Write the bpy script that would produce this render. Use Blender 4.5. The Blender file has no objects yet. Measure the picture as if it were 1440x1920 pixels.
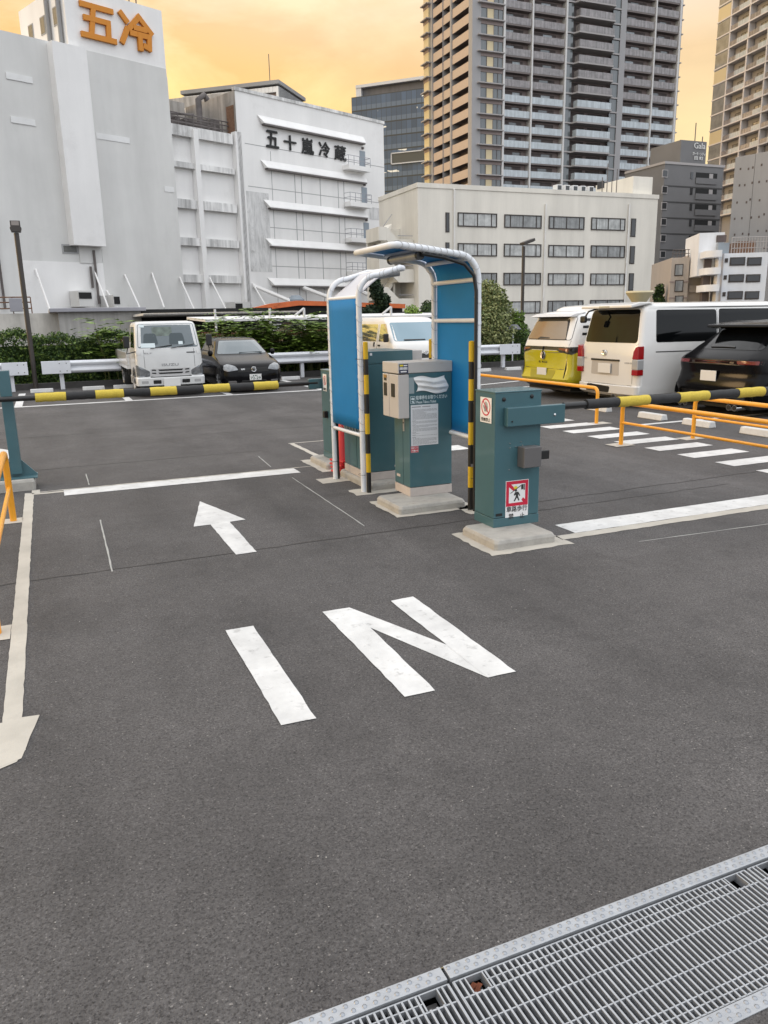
import bpy, bmesh, math, random
from mathutils import Vector, Matrix
from mathutils.bvhtree import BVHTree
PI = math.pi
SC = bpy.context.scene
COL = SC.collection
random.seed(7)

# ---------------------------------------------------------------- camera
F_PX, PITCH, ROLL, YAW, HC = 1456.1, 0.24467, -0.02103, 0.39807, 1.7   # photograph is 1440 x 1920
_cy, _sy, _cp, _sp = math.cos(YAW), math.sin(YAW), math.cos(PITCH), math.sin(PITCH)
CW = Vector((_sy*_cp, _cy*_cp, -_sp))
_r0 = Vector((_cy, -_sy, 0)); _u0 = _r0.cross(CW)
CR = _r0*math.cos(ROLL) + _u0*math.sin(ROLL)
CU = -_r0*math.sin(ROLL) + _u0*math.cos(ROLL)
EYE = Vector((0, 0, HC))
cd = bpy.data.cameras.new('camera'); cam = bpy.data.objects.new('camera', cd); COL.objects.link(cam)
cam.matrix_world = Matrix(((CR.x, CU.x, -CW.x, 0), (CR.y, CU.y, -CW.y, 0), (CR.z, CU.z, -CW.z, HC), (0, 0, 0, 1)))
cd.sensor_fit = 'VERTICAL'; cd.sensor_height = 24; cd.lens = F_PX/1920*24
cd.clip_start = .05; cd.clip_end = 3000
SC.camera = cam

# surveying helpers: where a sight line of the photograph meets a real plane
def ray(px, py): return CW + CR*((px-720)/F_PX) - CU*((py-960)/F_PX)
def gnd(px, py, z=0):
    d = ray(px, py); return EYE + d*((z-HC)/d.z)
def at_y(px, py, Y):
    d = ray(px, py); return EYE + d*(Y/d.y)
def at_x(px, py, X):
    d = ray(px, py); return EYE + d*(X/d.x)
def at_d(px, py, D): return EYE + ray(px, py)*D
class Frame:
    'a vertical facade: origin on the ground, heading of its run; local x runs along it, local y goes behind it'
    def __init__(s, O, heading):
        h = math.radians(heading)
        s.O = Vector((O.x, O.y, 0)); s.e = Vector((math.sin(h), math.cos(h), 0)); s.n = Vector((-s.e.y, s.e.x, 0))
        s.rz = math.atan2(s.e.y, s.e.x)
    def sh(s, px, py, off=0):
        d = ray(px, py); O = s.O + s.n*off
        t = (O-EYE).dot(s.n)/d.dot(s.n); q = EYE + d*t - s.O
        return q.dot(s.e), q.z
    def depth(s, px, py, along):     # how far behind the facade the plane local x = along is hit
        d = ray(px, py); O = s.O + s.e*along
        t = (O-EYE).dot(s.e)/d.dot(s.e); q = EYE + d*t - s.O
        return q.dot(s.n), q.z

# ---------------------------------------------------------------- world, sun, exposure
W = bpy.data.worlds.new('World'); SC.world = W; W.use_nodes = True
wt = W.node_tree; wt.nodes.clear()
SUN_EL, SUN_HEAD, GLOW_HEAD = 9.0, -64.0, -36.0     # the bright gap in the clouds lies nearer the view than the sun          # low evening sun, left of the view
def wn(t, **k):
    n = wt.nodes.new(t)
    for a, b in k.items(): setattr(n, a, b)
    return n
sky = wn('ShaderNodeTexSky', sky_type='NISHITA'); sky.sun_disc = False
sky.sun_elevation = math.radians(SUN_EL); sky.sun_rotation = math.radians(SUN_HEAD); sky.dust_density = 3.0
tc = wn('ShaderNodeTexCoord'); sep = wn('ShaderNodeSeparateXYZ'); wt.links.new(tc.outputs['Generated'], sep.inputs[0])
def wramp(stops):
    r = wn('ShaderNodeValToRGB'); e = r.color_ramp.elements
    while len(e) > 1: e.remove(e[-1])
    for i, (p, c) in enumerate(stops):
        x = e[0] if i == 0 else e.new(p)
        x.position = p; x.color = (*c, 1)
    return r
# the lit cloud deck: golden towards the sunset, peach further round, pale grey-blue overhead and behind
warm = wramp([(0, (.84, .58, .14)), (.12, (.82, .51, .085)), (.22, (.76, .42, .09)), (.36, (.74, .46, .20)), (.50, (1.0, .99, .99)), (1, (1.42, 1.43, 1.46))])
gold = wramp([(0, (.90, .77, .25)), (.12, (.90, .73, .18)), (.22, (.87, .65, .22)), (.36, (.80, .60, .36)), (.50, (1.1, 1.1, 1.1)), (1, (1.42, 1.43, 1.46))])
peach = wramp([(0, (.86, .75, .42)), (.15, (.84, .65, .33)), (.27, (.80, .57, .32)), (.45, (1.0, .99, .99)), (1, (1.42, 1.43, 1.46))])
cool = wramp([(0, (.84, .87, .92)), (.22, (.86, .90, .97)), (.55, (1.14, 1.17, 1.22)), (1, (1.42, 1.43, 1.46))])
for r in (warm, gold, peach, cool): wt.links.new(sep.outputs['Z'], r.inputs[0])
hd = math.radians(GLOW_HEAD)
dp = wn('ShaderNodeVectorMath', operation='DOT_PRODUCT'); dp.inputs[1].default_value = (math.sin(hd), math.cos(hd), 0)
wt.links.new(tc.outputs['Generated'], dp.inputs[0])
nz = wn('ShaderNodeTexNoise'); nz.inputs['Scale'].default_value = 2.6; nz.inputs['Detail'].default_value = 7; nz.inputs['Roughness'].default_value = .55
mp = wn('ShaderNodeMapping'); mp.inputs['Scale'].default_value = (1, 1, 2.6); wt.links.new(tc.outputs['Generated'], mp.inputs[0]); wt.links.new(mp.outputs[0], nz.inputs['Vector'])
def wmath(op, a, b, clamp=False):
    m = wn('ShaderNodeMath', operation=op); m.use_clamp = clamp
    for i, q in enumerate((a, b)):
        if isinstance(q, (int, float)): m.inputs[i].default_value = q
        else: wt.links.new(q, m.inputs[i])
    return m.outputs[0]
def wmix(f, a, b, blend='MIX'):
    m = wn('ShaderNodeMix', data_type='RGBA', blend_type=blend)
    for i, q in ((0, f), (6, a), (7, b)):
        if isinstance(q, (int, float)): m.inputs[i].default_value = q
        elif isinstance(q, tuple): m.inputs[i].default_value = q
        else: wt.links.new(q, m.inputs[i])
    return m.outputs[2]
nzc = wmath('SUBTRACT', nz.outputs[0], .5)
mr1 = wn('ShaderNodeMapRange'); mr1.inputs[1].default_value = .15; mr1.inputs[2].default_value = .85
wt.links.new(dp.outputs['Value'], mr1.inputs[0])
mr2 = wn('ShaderNodeMapRange'); mr2.inputs[1].default_value = -.30; mr2.inputs[2].default_value = .12
wt.links.new(dp.outputs['Value'], mr2.inputs[0])
fw = wmath('ADD', mr1.outputs[0], wmath('MULTIPLY', nzc, .8), True)
nz2 = wn('ShaderNodeTexNoise'); nz2.inputs['Scale'].default_value = 4.2; nz2.inputs['Detail'].default_value = 8; nz2.inputs['Roughness'].default_value = .6; nz2.inputs['Distortion'].default_value = .6
mp2 = wn('ShaderNodeMapping'); mp2.inputs['Scale'].default_value = (1, 1, 2.0); mp2.inputs['Rotation'].default_value = (.25, .1, .4); wt.links.new(tc.outputs['Generated'], mp2.inputs[0]); wt.links.new(mp2.outputs[0], nz2.inputs['Vector'])
fg = wn('ShaderNodeMapRange'); fg.inputs[1].default_value = .42; fg.inputs[2].default_value = .58; wt.links.new(nz2.outputs[0], fg.inputs[0])
wg = wmix(fg.outputs[0], warm.outputs[0], gold.outputs[0])
c1 = wmix(fw, peach.outputs[0], wg)
c2 = wmix(mr2.outputs[0], cool.outputs[0], c1)
cl = wmath('ADD', wmath('MULTIPLY', nzc, .85), 1.0)
c3 = wmix(1.0, c2, cl, 'MULTIPLY')
bg1 = wn('ShaderNodeBackground'); wt.links.new(sky.outputs[0], bg1.inputs[0]); bg1.inputs[1].default_value = .015
bg2 = wn('ShaderNodeBackground'); wt.links.new(c3, bg2.inputs[0]); bg2.inputs[1].default_value = 1.0
ad = wn('ShaderNodeAddShader'); wt.links.new(bg1.outputs[0], ad.inputs[0]); wt.links.new(bg2.outputs[0], ad.inputs[1])
wo = wn('ShaderNodeOutputWorld'); wt.links.new(ad.outputs[0], wo.inputs[0])

sl = bpy.data.lights.new('sun', 'SUN'); sl.energy = .7; sl.angle = math.radians(20); sl.color = (1, .66, .36)
so = bpy.data.objects.new('sun', sl); COL.objects.link(so)
e_ = math.radians(SUN_EL)
hd = math.radians(SUN_HEAD)
sdir = Vector((math.sin(hd)*math.cos(e_), math.cos(hd)*math.cos(e_), math.sin(e_)))
so.rotation_euler = sdir.to_track_quat('Z', 'Y').to_euler(); so.location = (-30, 10, 40)
SC.view_settings.view_transform = 'Standard'; SC.view_settings.look = 'None'
SC.view_settings.gamma = 1; SC.view_settings.exposure = 0.40
SC.cycles.max_bounces = 6; SC.cycles.diffuse_bounces = 3; SC.cycles.glossy_bounces = 3
SC.cycles.transparent_max_bounces = 8; SC.cycles.caustics_reflective = False; SC.cycles.caustics_refractive = False

# ---------------------------------------------------------------- materials
def lin(h):
    if not isinstance(h, str): return tuple(h)
    h = h.lstrip('#'); o = []
    for i in (0, 2, 4):
        c = int(h[i:i+2], 16)/255
        o.append(c/12.92 if c <= .04045 else ((c+.055)/1.055)**2.4)
    return tuple(o)
_mats = {}
def mat(name, col, rough=.6, metal=0., var=0., vs=3., streak=0., bump=0., bs=60., coat=0., spec=.5, grime=0., gcol=(.05, .045, .04), gs=1.0, sstretch=(6, 6, .25)):
    if name in _mats: return _mats[name]
    m = bpy.data.materials.new(name); m.use_nodes = True; nt = m.node_tree; N = nt.nodes; L = nt.links
    b = N['Principled BSDF']; c = lin(col)
    b.inputs['Roughness'].default_value = rough; b.inputs['Metallic'].default_value = metal
    b.inputs['Coat Weight'].default_value = coat; b.inputs['Coat Roughness'].default_value = .06
    b.inputs['Specular IOR Level'].default_value = spec
    b.inputs['Base Color'].default_value = (*c, 1)
    m.diffuse_color = (*c, 1)
    if not (var or streak or bump or grime): _mats[name] = m; return m
    t = N.new('ShaderNodeTexCoord'); src = None
    def noise(scale, vec=None, det=6, rg=.6):
        n = N.new('ShaderNodeTexNoise'); n.inputs['Scale'].default_value = scale; n.inputs['Detail'].default_value = det; n.inputs['Roughness'].default_value = rg
        L.new(vec or t.outputs['Object'], n.inputs['Vector']); return n.outputs[0]
    def mrange(v, a, bb, c0, d):
        n = N.new('ShaderNodeMapRange'); n.inputs[1].default_value = a; n.inputs[2].default_value = bb; n.inputs[3].default_value = c0; n.inputs[4].default_value = d
        L.new(v, n.inputs[0]); return n.outputs[0]
    cur = None
    def mul(f):
        nonlocal cur
        x = N.new('ShaderNodeMix'); x.data_type = 'RGBA'; x.blend_type = 'MULTIPLY'; x.inputs[0].default_value = 1
        if cur is None: x.inputs[6].default_value = (*c, 1)
        else: L.new(cur, x.inputs[6])
        L.new(f, x.inputs[7]); cur = x.outputs[2]
    if var: mul(mrange(noise(vs), .3, .7, 1-var, 1+var))
    if streak:
        mpn = N.new('ShaderNodeMapping'); mpn.inputs['Scale'].default_value = sstretch; L.new(t.outputs['Object'], mpn.inputs[0])
        mul(mrange(noise(1.0, mpn.outputs[0], 8, .65), .38, .68, 1.0+streak*.25, 1-streak))
    if grime:
        g = mrange(noise(gs, None, 9, .7), .56, .72, 0, grime)
        x = N.new('ShaderNodeMix'); x.data_type = 'RGBA'; L.new(g, x.inputs[0])
        if cur is None: x.inputs[6].default_value = (*c, 1)
        else: L.new(cur, x.inputs[6])
        x.inputs[7].default_value = (*gcol, 1); cur = x.outputs[2]
    if cur is not None: L.new(cur, b.inputs['Base Color'])
    if bump:
        bn = N.new('ShaderNodeBump'); bn.inputs['Strength'].default_value = bump; bn.inputs['Distance'].default_value = .01
        L.new(noise(bs, None, 4), bn.inputs['Height']); L.new(bn.outputs[0], b.inputs['Normal'])
    _mats[name] = m; return m

def asphalt():
    m = bpy.data.materials.new('asphalt'); m.use_nodes = True; nt = m.node_tree; N = nt.nodes; L = nt.links; b = N['Principled BSDF']
    t = N.new('ShaderNodeTexCoord')
    def nd(ty, **k):
        n = N.new(ty)
        for a, v in k.items(): n.inputs[a].default_value = v
        return n
    vo = nd('ShaderNodeTexVoronoi', Scale=210.); L.new(t.outputs['Object'], vo.inputs['Vector'])
    n1 = nd('ShaderNodeTexNoise', Scale=.9, Detail=6., Roughness=.6); L.new(t.outputs['Object'], n1.inputs['Vector'])
    n2 = nd('ShaderNodeTexNoise', Scale=70., Detail=5., Roughness=.7); L.new(t.outputs['Object'], n2.inputs['Vector'])
    n3 = nd('ShaderNodeTexNoise', Scale=9., Detail=4., Roughness=.6); L.new(t.outputs['Object'], n3.inputs['Vector'])
    m4 = N.new('ShaderNodeMapping'); m4.inputs['Scale'].default_value = (1.5, .22, 1); L.new(t.outputs['Object'], m4.inputs[0]); n4 = nd('ShaderNodeTexNoise', Scale=1., Detail=5., Roughness=.55); L.new(m4.outputs[0], n4.inputs['Vector'])
    r = N.new('ShaderNodeValToRGB'); e = r.color_ramp.elements
    e[0].position = 0; e[0].color = (.048, .045, .045, 1); e[1].position = 1; e[1].color = (.25, .235, .22, 1)
    for p, c in ((.10, (.062, .058, .058)), (.3, (.092, .087, .086)), (.8, (.110, .104, .102)), (.965, (.126, .119, .117)), (.992, (.16, .152, .15))):
        x = e.new(p); x.color = (*c, 1)
    sc = N.new('ShaderNodeSeparateColor'); L.new(vo.outputs['Color'], sc.inputs[0]); L.new(sc.outputs[0], r.inputs[0])
    def mr(v, a, bb, c, d):
        n = N.new('ShaderNodeMapRange')
        for i, q in enumerate((a, bb, c, d)): n.inputs[i+1].default_value = q
        L.new(v, n.inputs[0]); return n.outputs[0]
    n6 = nd('ShaderNodeTexNoise', Scale=1.3, Detail=8., Roughness=.7); L.new(t.outputs['Object'], n6.inputs['Vector'])
    n5 = nd('ShaderNodeTexNoise', Scale=95., Detail=2., Roughness=.5); L.new(t.outputs['Object'], n5.inputs['Vector'])
    cur = r.outputs[0]
    for f in (mr(n5.outputs[0], .28, .40, .45, 1.0), mr(n1.outputs[0], .3, .7, .72, 1.12), mr(n6.outputs[0], .58, .72, 1.0, .74), mr(n2.outputs[0], .35, .65, .74, 1.22), mr(n3.outputs[0], .3, .7, .92, 1.08), mr(n4.outputs[0], .35, .68, .78, 1.10)):
        x = N.new('ShaderNodeMix'); x.data_type = 'RGBA'; x.blend_type = 'MULTIPLY'; x.inputs[0].default_value = 1
        L.new(cur, x.inputs[6]); L.new(f, x.inputs[7]); cur = x.outputs[2]
    L.new(cur, b.inputs['Base Color']); b.inputs['Roughness'].default_value = .82; b.inputs['Specular IOR Level'].default_value = .35
    bn = nd('ShaderNodeBump', Strength=.55, Distance=.006); L.new(n2.outputs[0], bn.inputs['Height'])
    b2 = nd('ShaderNodeBump', Strength=.35, Distance=.004); L.new(vo.outputs['Distance'], b2.inputs['Height']); L.new(bn.outputs[0], b2.inputs['Normal'])
    L.new(b2.outputs[0], b.inputs['Normal'])
    return m
def emit(name, col, s=1.):
    if name in _mats: return _mats[name]
    m = mat(name, col); b = m.node_tree.nodes['Principled BSDF']
    b.inputs['Emission Color'].default_value = (*lin(col), 1); b.inputs['Emission Strength'].default_value = s
    return m

M = dict(
 asphalt=asphalt(),
 paint=mat('road paint', (.62, .62, .61), .6, var=.14, vs=5, grime=.62, gcol=(.20, .195, .19), gs=13, streak=.12, sstretch=(1.6, .8, 1), bump=.3, bs=120),
 paint_old=mat('aged road paint', (.46, .43, .375), .7, var=.16, vs=3, grime=.5, gcol=(.30, .28, .25), gs=6, bump=.3, bs=120),
 concrete=mat('concrete', (.37, .355, .325), .85, var=.18, vs=9, grime=.6, gcol=(.2, .18, .15), gs=9, bump=.5, bs=90),
 teal=mat('teal enamel', (.055, .130, .152), .30, var=.10, vs=1.8, coat=.25, grime=.10, gcol=(.2, .25, .27), gs=5),
 teal_dark=mat('teal seam', (.012, .045, .06), .4),
 cream=mat('cream enamel', (.50, .475, .455), .4, var=.04),
 cream_dirty=mat('cream plinth enamel', (.50, .45, .42), .5, var=.08, vs=10),
 black=mat('black plastic', (.012, .012, .012), .4),
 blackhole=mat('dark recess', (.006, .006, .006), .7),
 rubber=mat('tyre rubber', (.018, .018, .018), .75, var=.1, vs=20),
 grey_box=mat('grey plastic', (.12, .115, .115), .5, var=.05),
 steel=mat('galvanised steel', (.37, .385, .405), .42, .5, var=.12, vs=14, bump=.15, bs=120),
 chrome=mat('chrome', (.75, .75, .75), .12, 1.),
 white_pipe=mat('white pipe', (.72, .745, .78), .38, var=.05, vs=6),
 rope=mat('white cord', (.46, .46, .46), .8), rope_black=mat('black tie', (.015, .015, .015), .6),
 tarp=mat('blue tarpaulin', (.010, .185, .46), .58, var=.06, vs=3, bump=.12, bs=7, spec=.2),
 tarp_white=mat('pale tarpaulin', (.52, .54, .60), .5, var=.05),
 yellow=mat('warning yellow', (.62, .40, .012), .5, var=.08, vs=8),
 foam_yellow=mat('yellow foam sleeve', (.57, .43, .055), .8, var=.12, vs=60, bump=.3, bs=90),
 foam_black=mat('black foam sleeve', (.020, .020, .021), .7, var=.15, vs=60, bump=.3, bs=90),
 stripe_black=mat('warning black', (.010, .010, .010), .45),
 orange=mat('orange rail paint', (.80, .345, .020), .38, var=.06, vs=9, coat=.2),
 red=mat('sticker red', (.55, .012, .045), .5), white=mat('sticker white', (.78, .78, .78), .5),
 sheet=mat('paper', (.70, .71, .73), .55, var=.03), ink=mat('printed ink', (.03, .03, .03), .6), ink_grey=mat('small print', (.24, .24, .25), .6),
 navy=mat('navy sticker', (.012, .016, .06), .4), yel_text=mat('yellow print', (.75, .62, .03), .5),
 teal_text=mat('pale print', (.62, .70, .72), .5),
 cone=mat('red cone plastic', (.55, .012, .02), .45, var=.1, vs=8),
 rail=mat('white rail enamel', (.66, .68, .72), .35, var=.05, vs=3, grime=.12, gcol=(.35, .35, .36), gs=2),
 lamp=mat('dark brown lamp post', (.045, .038, .034), .5), glass_lamp=mat('lamp glass', (.25, .22, .2), .15),
 leaf1=mat('hedge leaf dark', (.030, .062, .014), .6, spec=.3), leaf2=mat('hedge leaf', (.068, .118, .022), .6, spec=.3), leaf3=mat('hedge leaf light', (.13, .19, .036), .6, spec=.3),
 leafy=mat('fresh leaf', (.19, .29, .045), .55, spec=.3), leafy2=mat('fresh leaf darker', (.12, .20, .032), .55, spec=.3), leafred=mat('bronze leaf', (.09, .055, .02), .6),  # second green is a darker leaf colour, mixed in at random
 leafp=mat('pale tree leaf', (.27, .295, .13), .6, spec=.3), leafp2=mat('pale tree leaf deep', (.10, .135, .045), .6, spec=.3),
 leafd=mat('conifer leaf', (.014, .030, .014), .6, spec=.3), leafd2=mat('conifer leaf lighter', (.03, .055, .022), .6, spec=.3),
 bark=mat('bark', (.09, .065, .045), .9, var=.3, vs=8), twig=mat('twig', (.10, .11, .03), .8),
 ink_black=mat('sign black', (.008, .008, .008), .6),
)

# ---------------------------------------------------------------- mesh and scene helpers
class MB:
    def __init__(s): s.v = []; s.f = []; s.mi = []
    def add(s, vs, fs, mi=0):
        o = len(s.v); s.v += [tuple(v) for v in vs]
        for f in fs: s.f.append(tuple(i+o for i in f)); s.mi.append(mi)
        return s
    def box(s, x0, x1, y0, y1, z0, z1, mi=0):
        if x0 > x1: x0, x1 = x1, x0
        if y0 > y1: y0, y1 = y1, y0
        if z0 > z1: z0, z1 = z1, z0
        return s.add([(x0,y0,z0),(x1,y0,z0),(x1,y1,z0),(x0,y1,z0),(x0,y0,z1),(x1,y0,z1),(x1,y1,z1),(x0,y1,z1)],
                     [(3,2,1,0),(4,5,6,7),(0,1,5,4),(1,2,6,5),(2,3,7,6),(3,0,4,7)], mi)
    def prism(s, poly, lo, hi, axis='y', mi=0):
        'polygon in the two other axes (kept in x,y,z order) pushed along axis'
        n = len(poly)
        def p(a, b, c): return {'x': (c, a, b), 'y': (a, c, b), 'z': (a, b, c)}[axis]
        vs = [p(a, b, lo) for a, b in poly]+[p(a, b, hi) for a, b in poly]
        area = sum(poly[i][0]*poly[(i+1) % n][1]-poly[(i+1) % n][0]*poly[i][1] for i in range(n))
        fl = (area > 0) != (axis == 'y')
        if hi < lo: fl = not fl
        fs = [tuple(range(n-1, -1, -1)), tuple(range(n, 2*n))]+[(i, (i+1) % n, n+(i+1) % n, n+i) for i in range(n)]
        if not fl: fs = [tuple(reversed(f)) for f in fs]
        return s.add(vs, fs, mi)
    def tube(s, pts, r, n=8, mi=0, cap=True, closed=False):
        pts = [Vector(p) for p in pts]; k = len(pts); rs = r if isinstance(r, (list, tuple)) else [r]*k
        vs = []; prev = None
        for i, p in enumerate(pts):
            if closed: t = pts[(i+1) % k]-pts[i-1]
            else: t = (pts[min(i+1, k-1)]-pts[max(i-1, 0)])
            t.normalize()
            if prev is None:
                a = Vector((0, 0, 1)) if abs(t.z) < .9 else Vector((1, 0, 0)); u = t.cross(a).normalized()
            else:
                u = prev-t*prev.dot(t)
                u = u.normalized() if u.length > 1e-6 else t.orthogonal().normalized()
            prev = u; w = t.cross(u)
            for j in range(n):
                a = 2*PI*j/n; vs.append(p+(u*math.cos(a)+w*math.sin(a))*rs[i])
        fs = []
        for i in range(k if closed else k-1):
            a, b = i*n, ((i+1) % k)*n
            for j in range(n): fs.append((a+j, a+(j+1) % n, b+(j+1) % n, b+j))
        if cap and not closed: fs += [tuple(range(n-1, -1, -1)), tuple(range((k-1)*n, k*n))]
        return s.add(vs, fs, mi)
    def cyl(s, p0, p1, r0, r1=None, n=16, mi=0): return s.tube([p0, p1], [r0, r0 if r1 is None else r1], n, mi)
    def quad(s, a, b, c, d, mi=0): return s.add([a, b, c, d], [(0, 1, 2, 3)], mi)
    def poly(s, pts, z, mi=0):
        n = len(pts); ar = sum(pts[i][0]*pts[(i+1) % n][1]-pts[(i+1) % n][0]*pts[i][1] for i in range(n))
        if ar < 0: pts = pts[::-1]
        return s.add([(x, y, z) for x, y in pts], [tuple(range(n))], mi)
    def lathe(s, prof, n=24, c=(0, 0, 0), mi=0):
        vs = []
        for r, z in prof:
            for j in range(n): vs.append((c[0]+r*math.cos(2*PI*j/n), c[1]+r*math.sin(2*PI*j/n), c[2]+z))
        fs = [(i*n+j, i*n+(j+1) % n, (i+1)*n+(j+1) % n, (i+1)*n+j) for i in range(len(prof)-1) for j in range(n)]
        fs += [tuple(range(n-1, -1, -1)), tuple(range((len(prof)-1)*n, len(prof)*n))]
        return s.add(vs, fs, mi)
    def xf(s, M4):
        s.v = [tuple(M4 @ Vector(v)) for v in s.v]; return s
    def build(s, name, mats, parent=None, smooth=None, bevel=0, seg=2):
        me = bpy.data.meshes.new(name); me.from_pydata(s.v, [], s.f)
        for m in (mats if isinstance(mats, (list, tuple)) else [mats]): me.materials.append(M[m] if isinstance(m, str) else m)
        me.polygons.foreach_set('material_index', s.mi)
        if smooth is not None:
            me.polygons.foreach_set('use_smooth', [True]*len(s.f))
            if smooth < 180: me.set_sharp_from_angle(angle=math.radians(smooth))
        me.update()
        o = bpy.data.objects.new(name, me); COL.objects.link(o)
        if parent is not None: o.parent = parent
        if bevel:
            b = o.modifiers.new('bevel', 'BEVEL'); b.width = bevel; b.segments = seg; b.limit_method = 'ANGLE'; b.angle_limit = math.radians(35)
        return o
def setp(o, label=None, cat=None, group=None, kind=None):
    for k, v in (('label', label), ('category', cat), ('group', group), ('kind', kind)):
        if v: o[k] = v
    return o
def thing(name, label, cat, loc=(0, 0, 0), rz=0, group=None):
    o = bpy.data.objects.new(name, None); COL.objects.link(o); o.location = loc; o.rotation_euler = (0, 0, rz); o.empty_display_size = .2
    return setp(o, label, cat, group)
def structure(name, mb, mats, **k): return setp(mb.build(name, mats, **k), kind='structure')
def kids(o): return list(o.children)
def dup(root, loc, rz=None, label=None, group=None):
    r = root.copy(); COL.objects.link(r); r.location = loc
    if rz is not None: r.rotation_euler = (0, 0, rz)
    if label: r['label'] = label
    if group: r['group'] = group
    def rec(src, dst):
        for ch in kids(src):
            c = ch.copy(); COL.objects.link(c); c.parent = dst; rec(ch, c)
    rec(root, r); return r

# ---- lettering: font outlines turned to mesh and fitted into a rectangle
_tc = {}
def glyphs(txt, bold=0.):
    k = txt
    if k in _tc: return _tc[k]
    cu = bpy.data.curves.new('lettering', 'FONT'); cu.body = txt; cu.size = 1; cu.resolution_u = 3; cu.fill_mode = 'FRONT'
    o = bpy.data.objects.new('lettering', cu); COL.objects.link(o)
    dg = bpy.context.evaluated_depsgraph_get(); me = bpy.data.meshes.new_from_object(o.evaluated_get(dg))
    vs = [v.co.copy() for v in me.vertices]; fs = [tuple(p.vertices) for p in me.polygons]
    bpy.data.objects.remove(o); bpy.data.curves.remove(cu); bpy.data.meshes.remove(me)
    _tc[k] = (vs, fs); return _tc[k]
def put_text(mb, txt, org, xd, yd, w, h, mi=0, bold=0., lift=.002, thick=0.):
    'letters fill the rectangle w by h whose lower left corner is org'
    vs, fs = glyphs(txt, bold)
    if not vs: return mb
    x0 = min(v.x for v in vs); x1 = max(v.x for v in vs); y0 = min(v.y for v in vs); y1 = max(v.y for v in vs)
    org = Vector(org); xd = Vector(xd).normalized(); yd = Vector(yd).normalized(); zd = xd.cross(yd)
    P0 = [org+xd*((v.x-x0)/(x1-x0+1e-9)*w)+yd*((v.y-y0)/(y1-y0+1e-9)*h)+zd*(lift+thick) for v in vs]
    P = P0; b = bold*h*(.8 if len(txt) > 1 else 1.)
    # heavier strokes: the same outline laid again, shifted a little, each a hair higher
    for n_, (dx, dy) in enumerate(((0, 0), (b, 0), (-b, 0), (0, b), (0, -b)) if b else ((0, 0),)):
        P = [p+xd*dx+yd*dy+zd*(.0002+thick*.02)*n_ for p in P0]; mb.add(P, fs, mi)
    P = P0
    if thick:
        ec = {}
        for f in fs:
            for i in range(len(f)):
                a, b = f[i], f[(i+1) % len(f)]
                if (b, a) in ec: del ec[(b, a)]
                else: ec[(a, b)] = 1
        for a, b in ec: mb.add([P[a], P[b], P[b]-zd*thick, P[a]-zd*thick], [(3, 2, 1, 0)], mi)
    return mb
def seglines(mb, strokes, org, xd, yd, w, h, t, mi=0, lift=0., thick=.1):
    'a character drawn as thick strokes on a unit square'
    org = Vector(org); xd = Vector(xd).normalized(); yd = Vector(yd).normalized(); zd = xd.cross(yd)
    k_ = 0
    for st in strokes:
        for (ax, ay), (bx, by) in zip(st[:-1], st[1:]):
            a = Vector((ax*w, ay*h)); b = Vector((bx*w, by*h)); d = (b-a).normalized(); n = Vector((-d.y, d.x))*t/2; d = d*t*.45
            q = [a-d-n, b+d-n, b+d+n, a-d+n]
            lo = [org+xd*p.x+yd*p.y+zd*lift for p in q]; k_ += 1; hi = [p+zd*(thick+.012*k_) for p in lo]
            mb.add(lo+hi, [(4, 5, 6, 7), (0, 1, 5, 4), (1, 2, 6, 5), (2, 3, 7, 6), (3, 0, 4, 7)], mi)
    return mb

# ---- foliage: many small leaf faces
def leaves(mb, n, pos, size, nm=3, flat=.35, seed=1):
    rr = random.Random(seed)
    for _ in range(n):
        p, out = pos(rr)
        nrm = Vector((rr.gauss(0, 1), rr.gauss(0, 1), rr.gauss(0, 1))).normalized()*(1-flat)+Vector(out)*flat+Vector((0, 0, .25))
        nrm.normalize(); u = nrm.orthogonal().normalized(); w = nrm.cross(u); a = rr.random()*PI*2
        d = u*math.cos(a)+w*math.sin(a); e = nrm.cross(d); L = size*rr.uniform(.65, 1.35); p = Vector(p)
        mi = min(nm-1, int(abs(rr.gauss(0, .62))*nm*.75))
        mb.add([p-d*L*.5, p+e*L*.27+nrm*L*.06, p+d*L*.5, p-e*L*.27+nrm*L*.06], [(0, 1, 2, 3)], mi)
    return mb
def blob_pos(blobs):
    tot = sum(b[3]**2 for b in blobs)
    def f(rr):
        x = rr.random()*tot
        for bx, by, bz, r in blobs:
            x -= r*r
            if x <= 0: break
        d = Vector((rr.gauss(0, 1), rr.gauss(0, 1), rr.gauss(0, 1))).normalized()
        q = r*(1-.55*rr.random()**1.7)*(1+.18*math.sin(d.x*9+bx)*math.sin(d.y*8+by)*math.sin(d.z*9))
        return (bx+d.x*q, by+d.y*q, bz+d.z*q*.95), d
    return f
def tree(label, loc, h, blobs, n, size, mats, trunk_r=.09, seed=1, name='tree', cat='tree', group=None, flat=.35):
    t = thing(name, label, cat, loc, 0, group); mb = MB(); rr = random.Random(seed)
    top = Vector((rr.uniform(-.1, .1), rr.uniform(-.1, .1), h*.72))
    mb.tube([(0, 0, 0), (.03, 0, h*.25), (top.x*.6, top.y*.6, h*.5), top], [trunk_r, trunk_r*.8, trunk_r*.55, trunk_r*.2], 7)
    for b in blobs:
        z0 = min(b[2]*.55, h*.5); mb.tube([(0, 0, z0), (b[0]*.5, b[1]*.5, (z0+b[2])*.55), (b[0], b[1], b[2])], [trunk_r*.45, trunk_r*.3, trunk_r*.12], 5)
    mb.build('trunk', 'bark', t, smooth=60)
    leaves(MBc := MB(), n, blob_pos(blobs), size, len(mats), flat, seed).build('crown', mats, t)
    return t

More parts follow.
